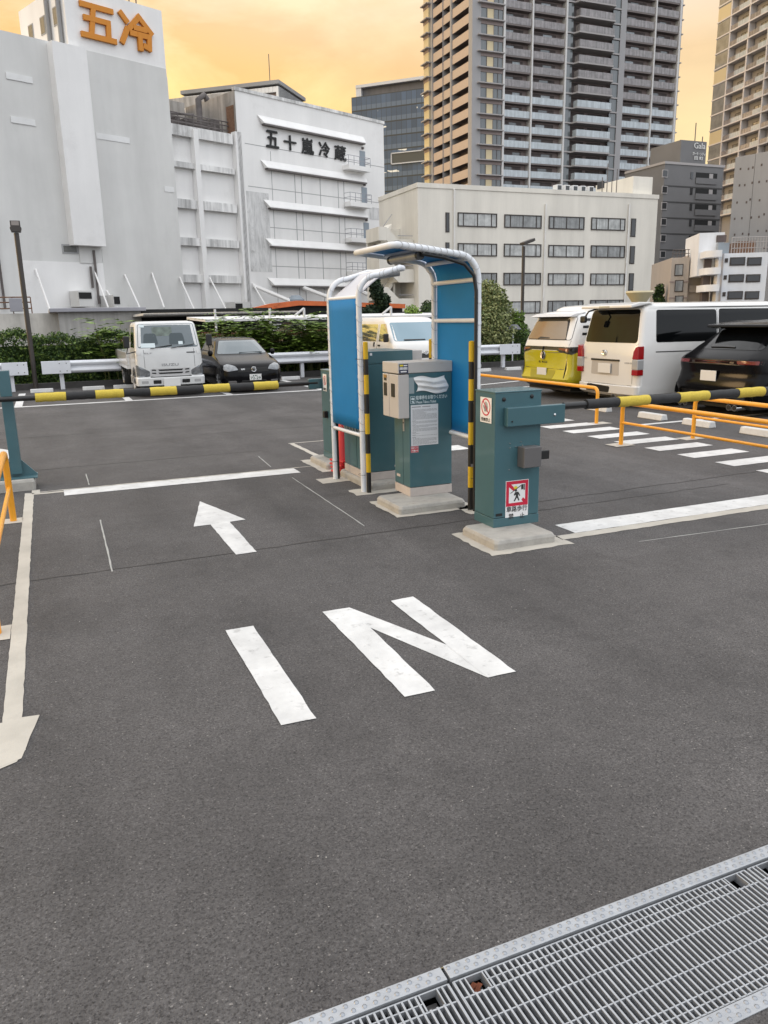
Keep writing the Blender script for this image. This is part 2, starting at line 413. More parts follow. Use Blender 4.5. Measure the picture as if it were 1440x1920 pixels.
# ================================================================ GROUND
g = MB()
TX0, TX1, TY0, TY1 = -1.66, 3.92, 1.10, 1.545           # the drain trough is a slot in the asphalt sheet
xs = [-900, TX0, TX1, 900]; ys = [-400, TY0, TY1, 1500]
for i in range(3):
    for j in range(3):
        if i == 1 and j == 1: continue
        g.quad((xs[i], ys[j], 0), (xs[i+1], ys[j], 0), (xs[i+1], ys[j+1], 0), (xs[i], ys[j+1], 0))
structure('ground', g, 'asphalt')
t = MB(); t.box(TX0, TX1, TY0, TY1, -.30, -.29)
for y in (TY0, TY1): t.quad((TX0, y, -.3), (TX1, y, -.3), (TX1, y, -.001), (TX0, y, -.001))
for x in (TX0, TX1): t.quad((x, TY0, -.3), (x, TY1, -.3), (x, TY1, -.001), (x, TY0, -.001))
structure('drain_channel', t, 'blackhole')

# ---- painted markings (about 4 mm above the asphalt)
ZP = .004
def rag(pts, amp=.008, step=.06, seed=1):
    rr = random.Random(seed); out = []
    for i, a in enumerate(pts):
        b = pts[(i+1) % len(pts)]; a = Vector(a); b = Vector(b); n = max(1, int((b-a).length/step))
        for k in range(n):
            p = a.lerp(b, k/n); out.append((p.x+rr.uniform(-amp, amp), p.y+rr.uniform(-amp, amp)))
    return out
def marking(name, polys, m='paint', z=ZP, ragged=0.):
    mb = MB()
    for i, p in enumerate(polys): mb.poly(rag(p, ragged, .07, i+3) if ragged else p, z)
    return structure(name, mb, m)
def rect(x0, x1, y0, y1): return [(x0, y0), (x1, y0), (x1, y1), (x0, y1)]
marking('lettering_marking', [[(.75, 2.975), (.905, 2.97), (.91, 4.14), (.75, 4.14)],
    [(1.34, 2.985), (1.495, 2.98), (1.51, 4.165), (1.34, 4.17)], [(1.785, 2.99), (1.94, 2.985), (1.94, 4.165), (1.78, 4.16)]], ragged=.003)
marking('letter_stroke_marking', [[(1.50, 4.165), (1.50, 3.84), (1.785, 2.99), (1.83, 2.99), (1.83, 3.30), (1.515, 4.16)]], z=.003)
marking('arrow_marking', [[(1.21, 7.50), (.985, 6.55), (1.13, 6.55), (1.13, 5.57), (1.29, 5.575), (1.30, 6.57), (1.445, 6.58)]], ragged=.003)
marking('stop_line', [rect(0, 2.52, 8.43, 8.72)], ragged=.003)
marking('stop_line', [rect(3.72, 9.4, 4.915, 5.19)], ragged=.003)
marking('stop_line_edge', [rect(3.52, 9.4, 4.80, 4.912)], 'paint_old', .003, .006)
marking('far_line', [rect(-.30, 0, 8.63, 8.70), rect(-.3, 2.9, 8.735, 8.765), rect(3.01, 3.08, 9.25, 10.56), rect(3.0, 3.55, 10.57, 10.61)], 'paint_old', .003, .006)
# cream band along the left fence, with its cross pieces and the broad patch at its near end
marking('lane_edge_band', [[(-.375, 8.75), (-.365, 3.50), (-.415, 3.2), (-.44, 3.1), (-.28, 3.17), (-.235, 3.42), (-.215, 3.53), (-.285, 3.54), (-.29, 8.72)],
    rect(-3.0, -.37, 7.42, 7.62), rect(-3.0, -.37, 4.55, 4.78), rect(-.31, -.23, 8.68, 8.88)], 'paint_old', .004, .0025)
marking('worn_patch', [[(-3, 2.75), (-.9, 3.0), (-.44, 3.10), (-.30, 3.16), (-.27, 3.24), (-.285, 3.33), (-.25, 3.42), (-.215, 3.525), (-.39, 3.53), (-.47, 3.50), (-3, 3.46)]], 'paint_old', .0035, .012)
# concrete pads and painted surrounds of the island
marking('pad_surround', [rect(2.82, 3.53, 4.68, 5.34)], 'paint_old', .003, .012)
marking('pad_surround', [rect(2.66, 3.46, 6.02, 6.70), rect(3.40, 3.53, 5.3, 6.15), rect(3.28, 3.56, 5.82, 6.12)], 'paint_old', .0045, .012)
marking('pad_surround', [rect(2.66, 3.2, 7.00, 7.28), rect(2.55, 2.96, 7.72, 7.98), rect(2.90, 3.02, 7.2, 7.9)], 'paint_old', .003, .012)
marking('pad_surround', [rect(2.75, 3.45, 8.32, 9.2)], 'paint_old', .0035, .012)
marking('pad_surround', [rect(4.3, 5.0, 8.9, 9.25)], 'paint', .0035, .006)
# parking bays at the far side
mb = [rect(-3.5, 9.6, 18.42, 18.60)]
for x in (-3.1, -.78, 1.52, 3.83, 6.14, 8.4): mb.append(rect(x, x+.16, 18.58, 22.2))
marking('bay_line', mb)
marking('bay_line', [rect(8.3, 12.8, y, y+.11) for y in (7.1, 9.5, 16.2)] + [rect(12.4, 15, 17.5, 17.7), [(9.7, 17.2), (14, 18.6), (14, 18.72), (9.7, 17.34)]])
marking('bay_line', [[(-1.5, 9.9), (-.62, 9.9), (-.62, 12.0), (-1.5, 13.5)]])
marking('walkway_bars', [[(6.97, y), (7.86, y), (7.86, y+.285), (6.97, y+.285)] for y in [9.92-.59*k+.01*(k % 2) for k in range(-1, 13)]], ragged=.003)
marking('fence_pad', [rect(6.70, 7.0, 8.05, 8.30)], 'paint_old', .008, .01)
marking('fence_pad', [rect(7.88, 8.2, 8.05, 8.27), rect(7.85, 8.15, 9.93, 10.16)], 'paint_old', .003, .01)
# saw-cut sensor lines and construction seams
def strip(pts, w, seed=0, amp=0.):
    rr = random.Random(seed); L = []; R = []
    for i, (x, y) in enumerate(pts):
        a = Vector(pts[max(0, i-1)]); b = Vector(pts[min(len(pts)-1, i+1)]); d = (b-a).normalized(); n = Vector((-d.y, d.x))
        ww = w*rr.uniform(.5, 1.3)/2; o = rr.uniform(-amp, amp); L.append((x+n.x*(ww+o), y+n.y*(ww+o))); R.append((x-n.x*(ww-o), y-n.y*(ww-o)))
    return L, R
def strip_mesh(name, lines, w, m, z, amp):
    mb = MB()
    for k, (a, b) in enumerate(lines):
        n = max(2, int((Vector(b)-Vector(a)).length/.12)); pts = [tuple(Vector(a).lerp(Vector(b), i/n)) for i in range(n+1)]
        L, R = strip(pts, w, k, amp)
        for i in range(n): mb.add([(*R[i], z), (*R[i+1], z), (*L[i+1], z), (*L[i], z)], [(0, 1, 2, 3)])
    structure(name, mb, m)
M['seam'] = mat('asphalt seam', (.045, .041, .038), .9)
M['cut'] = mat('sealed saw cut', (.34, .34, .32), .7)
strip_mesh('asphalt_seam', [((-3, 5.56), (6.2, 5.72)), ((-3.2, 13.3), (7, 13.2)), ((-2.8, 10.1), (2.6, 10.2)), ((3.6, 5.95), (9, 6.1)), ((2.0, 12.2), (8, 12.1))], .014, 'seam', .0022, .012)
strip_mesh('saw_cut', [((.27, 7.19), (.25, 5.57)), ((.26, 9.6), (.262, 8.9)), ((2.36, 9.75), (2.31, 8.95)), ((2.35, 8.2), (2.3, 5.9)), ((4.0, 4.5), (7.5, 4.3))], .012, 'cut', .0026, .002)
# small pale stones and specks lying about
mb = MB(); rr = random.Random(5)
for _ in range(230):
    x = rr.uniform(-1.2, 3.2); y = 1.6+5*rr.random()**2; s = rr.uniform(.0015, .004)
    mb.lathe([(s*.6, 0), (s, s*.4), (s*.4, s*.8)], 5, (x, y, .0005), 0)
M['stone'] = mat('pale grit', (.30, .285, .265), .8, var=.3, vs=2)
setp(mb.build('loose_grit', 'stone'), 'tiny pale stones scattered over the dark asphalt', 'grit', kind='stuff')

# ================================================================ DRAIN GRATING (galvanised)
GX = [(-1.64, -.62), (-.60, .782), (.797, 1.827), (1.842, 2.86), (2.875, 3.90)]
glab = ['galvanised drain grating at the left beyond the frame edge', 'galvanised drain grating on the left whose corner hole holds pale grit', 'long middle galvanised drain grating with a dead brown leaf in its corner hole', 'galvanised drain grating at the right edge of the photo', 'galvanised drain grating beyond the right edge of the photo']
for (a, b), lb in zip(GX, glab):
    q = thing('drain_grating', lb, 'drain grating', (a, 0, 0), 0, 'drain gratings in a row')
    mb = MB(); w = b-a; y0, y1 = 1.150, 1.494; zt = -.002; n = int(w/.0190); p = w/n
    nh = 6                                                                  # bars cut short round the hand holes
    for k in range(n+1):
        x = k*p
        hole = (.035 < x < .085) or (w-.085 < x < w-.035)
        mb.box(x-.0028, x+.0028, y0, 1.442 if hole else y1, zt-.03, zt)
    for y, t in ((1.494, .004), (1.466, .0035), (1.438, .0045), (1.362, .0035), (1.270, .0035), (1.199, .0035), (1.174, .0035), (1.150, .004)):
        if y in (1.466, ): mb.box(.086, w-.086, y-t/2, y+t/2, zt-.022, zt-.001)
        else: mb.box(0, w, y-t/2, y+t/2, zt-.022, zt-.001)
    mb.box(.0, .004, y0, y1, zt-.03, zt+.0005); mb.box(w-.004, w, y0, y1, zt-.03, zt+.0005)
    for x in (.034, .086, w-.086, w-.034): mb.box(x-.002, x+.002, 1.44, y1, zt-.03, zt+.0004)
    mb.build('grate_bars', 'steel', q)
    mb = MB()
    for x in (.036, w-.084): mb.box(x, x+.048, 1.44, 1.492, -.05, -.046); mb.cyl((x+.024, 1.466, -.046), (x+.024, 1.466, -.036), .010, .008, 10)
    mb.build('hand_hole', 'grey_box', q)
    if lb.startswith('long'):
        mb = MB(); cx, cy = .055, 1.464
        for j in range(9):
            r1 = Vector((random.uniform(-.018, .018), random.uniform(-.016, .016), random.uniform(0, .018)))
            mb.add([(cx+r1.x, cy+r1.y, -.042+r1.z), (cx+r1.x+.016, cy+r1.y+.004, -.03+r1.z), (cx+r1.x+.010, cy+r1.y+.018, -.034+r1.z), (cx+r1.x-.004, cy+r1.y+.012, -.04+r1.z)], [(0, 1, 2, 3)])
        M['deadleaf'] = mat('dead leaf', (.16, .045, .018), .8)
        if lb.startswith('long'): setp(mb.xf(Matrix.Translation((a, 0, 0))).build('dead_leaf', 'deadleaf'), 'curled dead brown leaf in the corner hole of the middle grating', 'leaf')
M['studsteel'] = mat('worn stud steel', (.30, .32, .35), .35, .6)
def studs(x0, x1, ya, yb, lab):
    q = thing('grating_frame', lab, 'drain frame', (0, 0, 0))
    mb = MB(); mb.box(x0, x1, ya, yb, -.04, .003); mb.build('frame_bar', 'steel', q, bevel=.0015)
    mb = MB(); k = 0; x = x0+.01
    while x < x1-.01:
        y = ya+(yb-ya)*(.28 if k % 2 else .72)
        mb.lathe([(.0068, 0), (.0055, .0022), (.0025, .0030)], 8, (x, y, .003)); x += .0150; k += 1
    mb.build('tread_studs', 'studsteel', q, smooth=50)
studs(-1.66, .786, 1.503, 1.547, 'left studded steel frame bar above the drain grating')
studs(.794, 3.92, 1.503, 1.547, 'right studded steel frame bar along the upper grating edge')
studs(-1.66, 3.92, 1.098, 1.143, 'studded steel frame bar along the lower grating edge')

# ================================================================ ISLAND: PLINTHS, GATES, TICKET MACHINE
def plinth(lab, x0, x1, y0, y1, h=.075):
    mb = MB(); c = .03; s = .012
    lo = [(x0, y0), (x1, y0), (x1, y1), (x0, y1)]
    def ring(i, z, cc): return [(x0+i+cc, y0+i, z), (x1-i-cc, y0+i, z), (x1-i, y0+i+cc, z), (x1-i, y1-i-cc, z), (x1-i-cc, y1-i, z), (x0+i+cc, y1-i, z), (x0+i, y1-i-cc, z), (x0+i, y0+i+cc, z)]
    vs = ring(0, 0, .02)+ring(0, h-.025, .02)+ring(s, h, .03); fs = [tuple(range(16, 24))]
    for r in (0, 8):
        for j in range(8): fs.append((r+j, r+(j+1) % 8, r+8+(j+1) % 8, r+8+j))
    mb.add(vs, fs); return setp(mb.build('concrete_plinth', 'concrete', bevel=.006), lab, 'plinth', 'concrete plinths of the island')
plinth('concrete plinth under the near gate box', 2.90, 3.44, 4.775, 5.30)
plinth('concrete plinth under the ticket machine', 2.71, 3.38, 6.09, 6.63)
plinth('long concrete plinth under the tall back cabinet', 2.86, 3.50, 7.14, 8.06)
plinth('concrete plinth under the far gate box', 2.84, 3.45, 8.44, 9.08)

def panel_text(mb, txt, x, z, w, h, y, mi, bold=.02): return put_text(mb, txt, (x, y, z), (1, 0, 0), (0, 0, 1), w, h, mi, bold, .0015)
# ---- near gate: local origin at the box's front left bottom, z = plinth top
def gate_box(lab, loc, w, d, h, armside, sign):
    q = thing('parking_gate', lab, 'parking gate', loc, 0)
    mb = MB(); mb.box(0, w, 0, d, .075, h-.012); mb.box(-.004, w+.004, -.004, d+.004, h-.012, h)
    mb.build('housing', 'teal', q, bevel=.004)
    MB().box(-.003, w+.003, -.003, d+.003, 0, .072).build('skirt', 'teal', q, bevel=.003)
    return q
gq = gate_box('near teal gate box with red square warning sign and arm to the right', (3.085, 5.115, .075), .415, .30, 1.065, 1, True)
# arm holder, pivot bolts, camera box
mb = MB(); mb.prism([(.075, .80), (.60, .80), (.60, .945), (.075, .945)], -.06, -.004, 'y'); mb.build('arm_holder', 'teal', gq, bevel=.006)
def bolt(x, z, r, par, y=0, m='black', nm='bolt'):
    MB().tube([(x, y, z), (x, y-.006, z), (x, y-.009, z)], [r, r, r*.6], 12).build(nm, m, par, smooth=40)
for x, z in ((.075, 1.005), (.325, 1.015)): bolt(x, z, .016, gq)
bolt(.50, .868, .010, gq, -.06, 'chrome'); bolt(.115, .84, .006, gq, -.06)
for x, z in ((.135, .663), (.135, .628), (.19, .632), (.235, .668), (.13, .455), (.25, .64)): bolt(x, z, .0045, gq, 0, 'chrome')
MB().box(.205, .365, -.10, -.001, .475, .635).build('sensor_box', 'grey_box', gq, bevel=.006)
MB().box(.366, .455, -.075, -.035, .525, .595).build('sensor_snout', 'black', gq, bevel=.006)
mb = MB(); mb.box(.02, .075, -.006, -.001, .092, .112); mb.build('maker_plate', 'black', gq)
# the square sign with its pedestrian pictogram
S = MB(); x0, z0, x1, z1 = .105, .045, .315, .365
S.box(x0, x1, -.0025, -.0008, z0, z1, 0)
yb = -.003
def flat(mb, pts, y, mi):
    n = len(pts); ar = sum(pts[i][0]*pts[(i+1) % n][1]-pts[(i+1) % n][0]*pts[i][1] for i in range(n))
    if ar < 0: pts = pts[::-1]
    mb.add([(a, y, b) for a, b in pts], [tuple(range(n))], mi)
fx0, fx1, fz0, fz1 = x0+.004, x1-.004, z1-.206, z1-.004; t_ = .026
for r in ((fx0, fx1, fz1-t_, fz1), (fx0, fx1, fz0, fz0+t_), (fx0, fx0+t_, fz0+t_, fz1-t_), (fx1-t_, fx1, fz0+t_, fz1-t_)): flat(S, [(r[0], r[2]), (r[1], r[2]), (r[1], r[3]), (r[0], r[3])], yb, 1)
flat(S, [(fx0+t_, fz1-t_), (fx0+t_+.02, fz1-t_), (fx0+.085, fz1-.065), (fx0+.068, fz1-.08), (fx0+t_, fz1-t_-.02)], yb-.0002, 1)
flat(S, [(fx1-t_, fz0+t_), (fx1-t_-.02, fz0+t_), (fx1-.06, fz0+.045), (fx1-.045, fz0+.062), (fx1-t_, fz0+t_+.02)], yb-.0002, 1)
def disc(mb, cx, cz, r, y, mi, n=18, sq=1.): flat(mb, [(cx+r*math.cos(2*PI*k/n), cz+r*sq*math.sin(2*PI*k/n)) for k in range(n)], y, mi)
cx = fx0+.098; cz = fz0+.04
disc(S, cx-.008, cz+.085, .0105, yb-.0006, 2)
flat(S, [(cx-.016, cz+.072), (cx+.012, cz+.073), (cx+.022, cz+.06), (cx+.032, cz+.04), (cx+.025, cz+.036), (cx+.014, cz+.052), (cx+.012, cz+.036), (cx+.026, cz+.002), (cx+.016, cz-.001), (cx+.002, cz+.026), (cx-.018, cz-.003), (cx-.028, cz+.001), (cx-.010, cz+.034), (cx-.008, cz+.05), (cx-.022, cz+.044), (cx-.028, cz+.051)], yb-.0006, 2)
st = []
for k in range(16):
    a = 2*PI*k/16; r = .024 if k % 2 == 0 else .012; st.append((cx-.012+r*math.cos(a), cz+.108+r*.75*math.sin(a)))
flat(S, st, yb-.0004, 3)
flat(S, [(fx0+.038, fz1-.094), (fx0+.040, fz1-.099), (fx0+.137, fz1-.044), (fx0+.134, fz1-.038)], yb-.0008, 2)
flat(S, [(fx0+.137, fz1-.075), (fx0+.158, fz1-.073), (fx0+.158, fz1-.032), (fx0+.137, fz1-.034)], yb-.0008, 2); flat(S, [(fx0+.161, fz1-.082), (fx0+.170, fz1-.08), (fx0+.170, fz1-.030), (fx0+.161, fz1-.032)], yb-.0008, 2)
panel_text(S, '車路歩行', x0+.010, z0+.068, .190, .046, yb, 2, .02)
panel_text(S, '禁', x0+.03, z0+.012, .045, .044, yb, 2, .015); panel_text(S, '止', x0+.135, z0+.012, .042, .04, yb, 2, .015)
S.build('warning_sign', ['white', 'red', 'ink', 'yel_text'], gq)
# "no touching" sticker on the left side of the housing
def side_sticker(par, x, yA, yB, z0, z1):
    s = MB(); X = Vector((0, -1, 0)); Zd = Vector((0, 0, 1)); o = Vector((x, yB, z0)); w = yB-yA; h = z1-z0
    def P(a, b, l=.0008): return o+X*(a*w)+Zd*(b*h)-Vector((l, 0, 0))
    def fl(pts, l, mi):
        n = len(pts); ar = sum(pts[i][0]*pts[(i+1) % n][1]-pts[(i+1) % n][0]*pts[i][1] for i in range(n))
        if ar < 0: pts = pts[::-1]
        s.add([P(a, b, l) for a, b in pts], [tuple(range(n))], mi)
    fl([(0, 0), (1, 0), (1, 1), (0, 1)], .001, 0)
    n = 28; k = w/h; ro, ri = .40, .335
    for i in range(n):
        a, b = 2*PI*i/n, 2*PI*(i+1)/n
        fl([(.5+ro*math.cos(a), .62+ro*k*math.sin(a)), (.5+ro*math.cos(b), .62+ro*k*math.sin(b)), (.5+ri*math.cos(b), .62+ri*k*math.sin(b)), (.5+ri*math.cos(a), .62+ri*k*math.sin(a))], .0018, 1)
    # the hand: palm, four fingers, thumb
    fl([(.36, .44), (.62, .44), (.68, .58), (.66, .66), (.38, .66)], .0014, 2)
    for i, (fx, top) in enumerate(((.39, .78), (.465, .83), (.54, .82), (.615, .77))): fl([(fx-.028, .66), (fx+.028, .66), (fx+.026, top), (fx-.026, top)], .0014, 2)
    fl([(.36, .5), (.38, .62), (.28, .70), (.25, .67)], .0014, 2)
    fl([(.5-.29, .62+.27*k), (.5-.24, .62+.31*k), (.5+.29, .62-.27*k), (.5+.24, .62-.31*k)], .002, 1)
    put_text(s, '接触禁止', P(.08, .05, 0), X, Zd, .84*w, .15*h, 3, .02, .0016)
    s.build('sticker', ['white', 'red', 'ink_grey', 'ink'], par)
side_sticker(gq, -.004, .045, .215, .82, 1.015)
# arm with foam sleeves
def gate_arm(par, x0, x1, y, z, segs, sgn):
    MB().tube([(x0, y, z), (x1, y, z)], .028, 12).build('barrier_arm', 'black', par, smooth=40)
    arm = par.children[-1]
    for a, b, m in segs:
        n = 7; pts = [(a+(b-a)*k/n, y, z+.002*math.sin(k*2.1+a)) for k in range(n+1)]
        r = [(.047 if m == 'foam_yellow' else .044)*(.90 if sgn > 0 else 1)]*(n+1)
        MB().tube(pts, r, 16).build('foam_sleeve', m, arm, smooth=40)
gx, gy = 3.085, 5.115
segs = []
for k, (a, b) in enumerate(((3.92, 4.213), (4.213, 4.523), (4.523, 4.843), (4.843, 5.165), (5.165, 5.505), (5.505, 5.80), (5.80, 6.11), (6.11, 6.42))):
    if k == 0: segs.append((a-gx, b-gx, 'foam_black'))
    segs.append((b-gx, b-gx+.315, 'foam_yellow' if k % 2 == 0 else 'foam_black')) if k else None
segs = [(3.90-gx, 4.213-gx, 'foam_black')]+[(a-gx, b-gx, 'foam_yellow' if i % 2 == 0 else 'foam_black') for i, (a, b) in enumerate(((4.213, 4.523), (4.523, 4.843), (4.843, 5.165), (5.165, 5.505), (5.505, 5.81), (5.81, 6.12), (6.12, 6.43)))]
gate_arm(gq, .60, 3.4, -.03, 1.0-.075, segs, 1)

# ---- far gate with the arm reaching left
gq2 = gate_box('far teal gate box beside the left shelter with striped arm to the left', (2.985, 8.64, .075), .36, .32, 1.05, -1, False)
MB().box(-.16, .17, .30, .345, .82, .94).build('arm_holder', 'teal', gq2, bevel=.006)
side_sticker(gq2, -.004, .10, .235, .80, 1.0)
mb = MB()
for k in range(8): mb.box(.02, .12, -.006, -.001, .80+.018*k, .807+.018*k)
mb.build('vent', 'teal_dark', gq2)
MB().box(-.05, -.004, .10, .16, .49, .57).build('sensor_snout', 'black', gq2, bevel=.005)
ox = 2.985
es = [2.45, 2.16, 1.88, 1.585, 1.285, 1.0, .72, .43, .135, -.165]
segs = [(b-ox, a-ox, 'foam_yellow' if i % 2 == 0 else 'foam_black') for i, (a, b) in enumerate(zip(es[:-1], es[1:]))]
gate_arm(gq2, -3.5, -.05, .325, .965-.075, segs, -1)

# ---- ticket machine
tm = thing('ticket_machine', 'teal ticket machine with cream top and a printed notice on its front', 'ticket machine', (2.975, 6.43, .075), 0)
w, d, h = .435, .345, 1.235
mb = MB(); mb.box(0, w, 0, d, .085, 1.135); mb.build('cabinet', 'teal', tm, bevel=.004)
MB().box(0-.002, w+.002, -.002, d+.002, 0, .08).build('base_frame', 'cream_dirty', tm, bevel=.003)
MB().box(-.11, w+.004, -.005, d+.005, 1.138, 1.235).build('top_cover', 'cream', tm, bevel=.006)
mb = MB()
for x in (.12, .31): mb.box(x, x+.028, -.008, -.004, 1.212, 1.222)
mb.build('cover_clip', 'cream_dirty', tm)
# cream dispensing unit wraps the left side of the cabinet
mb = MB(); mb.box(-.11, -.002, -.006, .20, .735, 1.128); mb.box(-.112, -.002, .203, .345, .735, 1.128); mb.build('dispenser', 'cream', tm, bevel=.005)
MB().box(-.002, .002, -.004, .34, .735, 1.128)
disp = tm.children[-1]
def slot(yA, yB, z0, z1, nm, m): MB().box(-.1155, -.109, yA, yB, z0, z1).build(nm, m, disp)
slot(.07, .145, .925, 1.045, 'ticket_slot', 'black'); slot(.245, .315, .925, 1.045, 'coin_window', 'black'); slot(.25, .305, 1.065, 1.115, 'card_slot', 'black')
M['amber'] = mat('amber plastic', (.35, .20, .06), .4)
MB().box(-.117, -.109, .245, .31, 1.09, 1.118).build('slot_hood', 'amber', disp)
# door seam and lock on the left face
MB().box(-.0015, .001, .148, .153, .09, .735).build('door_seam', 'teal_dark', tm)
mb = MB(); mb.box(-.006, -.001, .105, .14, .60, .72); mb.build('lock', 'steel', tm, bevel=.002)
mb = MB(); mb.cyl((-.008, .1225, .68), (-.002, .1225, .68), .009, None, 10); mb.build('keyhole', 'black', tm.children[-1])
MB().box(-.002, -.0004, .22, .30, .15, .175).build('maker_plate', 'cream_dirty', tm)
# navy label on the cover
s = MB(); s.box(-.098, -.01, -.0075, -.0055, 1.142, 1.223, 0)
for x, ww in ((-.092, .034),): flat(s, [(x, 1.203), (x+ww, 1.203), (x+ww, 1.217), (x, 1.217)], -.0079, 1)
flat(s, [(-.054, 1.204), (-.018, 1.204), (-.018, 1.214), (-.054, 1.214)], -.0079, 2)
for k in range(6): flat(s, [(-.092+k*.013, 1.172), (-.083+k*.013, 1.172), (-.083+k*.013, 1.195), (-.092+k*.013, 1.195)], -.0079, 2)
flat(s, [(-.085, 1.150), (-.025, 1.150), (-.025, 1.162), (-.085, 1.162)], -.0079, 2)
s.build('help_label', ['navy', 'yel_text', 'white'], tm)
# lettering on the front
s = MB()
for a, b, c, dd in ((.012, .060, .862, .866), (.012, .060, .927, .931), (.012, .016, .862, .931), (.056, .060, .862, .931)): flat(s, [(a, c), (b, c), (b, dd), (a, dd)], -.001, 0)
flat(s, [(.016, .905), (.030, .918), (.048, .915), (.054, .905), (.046, .895), (.028, .898)], -.0012, 0); flat(s, [(.022, .885), (.040, .890), (.052, .872), (.036, .868)], -.0012, 0)
panel_text(s, '駐車券をお取りください', .070, .897, .315, .036, 0, 0, .03)
panel_text(s, 'Please Take a Ticket', .072, .863, .20, .023, 0, 0, .04)
s.build('lettering', 'teal_text', tm)
# notice sheet: rows of print too small to read
s = MB(); nx0, nx1, nz0, nz1 = .014, .292, .475, .850
s.box(nx0, nx1, -.0022, -.0006, nz0, nz1, 0)
rr = random.Random(3); z = nz1-.022
flat(s, [(nx0+.008, z), (nx0+.10, z), (nx0+.10, z+.007), (nx0+.008, z+.007)], -.0026, 1); flat(s, [(nx0+.115, z), (nx0+.20, z), (nx0+.20, z+.006), (nx0+.115, z+.006)], -.0026, 1)
z -= .022; k = 0
while z > nz0+.01:
    if rr.random() < .13: z -= .007; flat(s, [(nx0+.012, z), (nx0+.05, z), (nx0+.05, z+.0042), (nx0+.012, z+.0042)], -.0026, 1); z -= .0075; continue
    x = nx0+.016
    xe = nx1-.012 if rr.random() < .75 else nx0+rr.uniform(.08, .2)
    while x < xe:
        l = rr.uniform(.008, .03); flat(s, [(x, z), (min(x+l, xe), z), (min(x+l, xe), z+.0026), (x, z+.0026)], -.0026, 1); x += l+.004
    z -= .0073
s.build('notice_sheet', ['sheet', 'ink_grey'], tm)
s = MB(); s.box(.010, .088, -.0022, -.0006, .413, .472, 0)
for a, b, c, dd in ((.012, .086, .4145, .4165), (.012, .086, .4685, .4705), (.012, .0135, .4145, .4705), (.0845, .086, .4145, .4705)): flat(s, [(a, c), (b, c), (b, dd), (a, dd)], -.0026, 1)
panel_text(s, '防犯カメラ', .017, .447, .064, .017, -.0018, 1, .03); panel_text(s, '作動中', .017, .421, .064, .019, -.0018, 1, .03)
s.build('camera_sticker', ['red', 'white'], tm)
# a crumpled white bag taped over the old slot
mb = MB(); nu, nv = 40, 18; rr = random.Random(9); V = []
for j in range(nv+1):
    for i in range(nu+1):
        u, v = i/nu, j/nv; x = .03+.31*u+.02*math.sin(v*5); zz = .965+.128*v-.02*u*(1-v)+.012*math.sin(u*7)
        env = max(0, math.sin(PI*min(max(u, .02), .98)))**.5*max(0, math.sin(PI*min(max(v, .03), .97)))**.5
        y = -.004-.040*env*(.55+.45*math.sin(v*17+u*3+1.5*math.sin(u*6)))-.006*rr.random()*env
        V.append((x, y, zz))
Fs = [(j*(nu+1)+i, j*(nu+1)+i+1, (j+1)*(nu+1)+i+1, (j+1)*(nu+1)+i) for j in range(nv) for i in range(nu)]
M['bag'] = mat('white plastic bag', (.80, .80, .80), .35, coat=.3)
mb.add(V, Fs); bag = mb.xf(Matrix.Translation((3.01, 6.43, .08))).build('plastic_bag', 'bag', smooth=180)
setp(bag, 'crumpled white plastic bag taped across the front of the ticket machine', 'bag')
M['tape'] = mat('clear tape', (.30, .36, .38), .15, coat=.4)
MB().box(-.002, .05, -.003, -.001, .955, 1.10).build('tape', 'tape', tm)

# ---- tall back cabinet (pay machine seen from its side)
bq = thing('pay_cabinet', 'tall teal cabinet behind the ticket machine, cream base and light rear edge', 'cabinet', (2.90, 7.30, .075), 0)
mb = MB(); mb.box(.0, .52, .0, .68, .085, 1.18); mb.build('cabinet', 'teal', bq, bevel=.004)
MB().box(-.002, .522, -.002, .682, 1.183, 1.305).build('top_cover', 'teal', bq, bevel=.004)
MB().box(-.003, .523, -.003, .683, 0, .08).build('base_frame', 'cream_dirty', bq, bevel=.003)
mb = MB(); mb.box(.523, .66, .06, .62, .55, 1.30); mb.build('pay_front', 'cream', bq, bevel=.008)
mb = MB(); mb.box(-.002, .001, .30, .306, .09, 1.175); mb.box(.315, .319, -.0015, .001, .09, 1.18); mb.build('door_seam', 'teal_dark', bq)
mb = MB(); mb.box(.05, .075, -.005, -.0025, 1.265, 1.29); mb.build('tag', 'white', bq)
mb = MB(); mb.box(.30, .37, -.002, -.0006, .12, .14); mb.build('maker_plate', 'cream_dirty', bq)

# ---- striped bollards beside the shelters
def striped(lab, x, y, h, r=.024, bottom=.0):
    q = thing('striped_pole', lab, 'striped pole', (x, y, 0), 0, 'black and yellow poles of the island')
    n = 8 if h > 1.2 else 3; edges = [0]; z = 0
    zs = [0, .21, .40, .595, .795, .985, 1.17, 1.32, h] if h > 1.3 else [0, .3, .6, h]
    for k in range(len(zs)-1):
        MB().tube([(0, 0, zs[k]), (0, 0, zs[k+1])], r if k % 2 else r*1.001, 14, cap=(k in (0, len(zs)-2))).build('stripe', 'stripe_black' if k % 2 == 0 else 'yellow', q, smooth=60)
    MB().lathe([(r*1.05, 0), (r*.8, .006), (r*.3, .009)], 14, (0, 0, h)).build('cap', 'yellow', q, smooth=60)
    return q
sp = striped('striped pole strapped to the right shelter post', 3.365, 5.985, 1.486)
MB().box(-.012, .012, -.0275, -.0245, .40, .425).build('maker_label', 'ink_grey', sp)
striped('striped pole strapped to the left shelter post', 2.822, 7.085, 1.475)
striped('striped pole standing behind the ticket machine by the right shelter', 3.40, 6.83, 1.49)

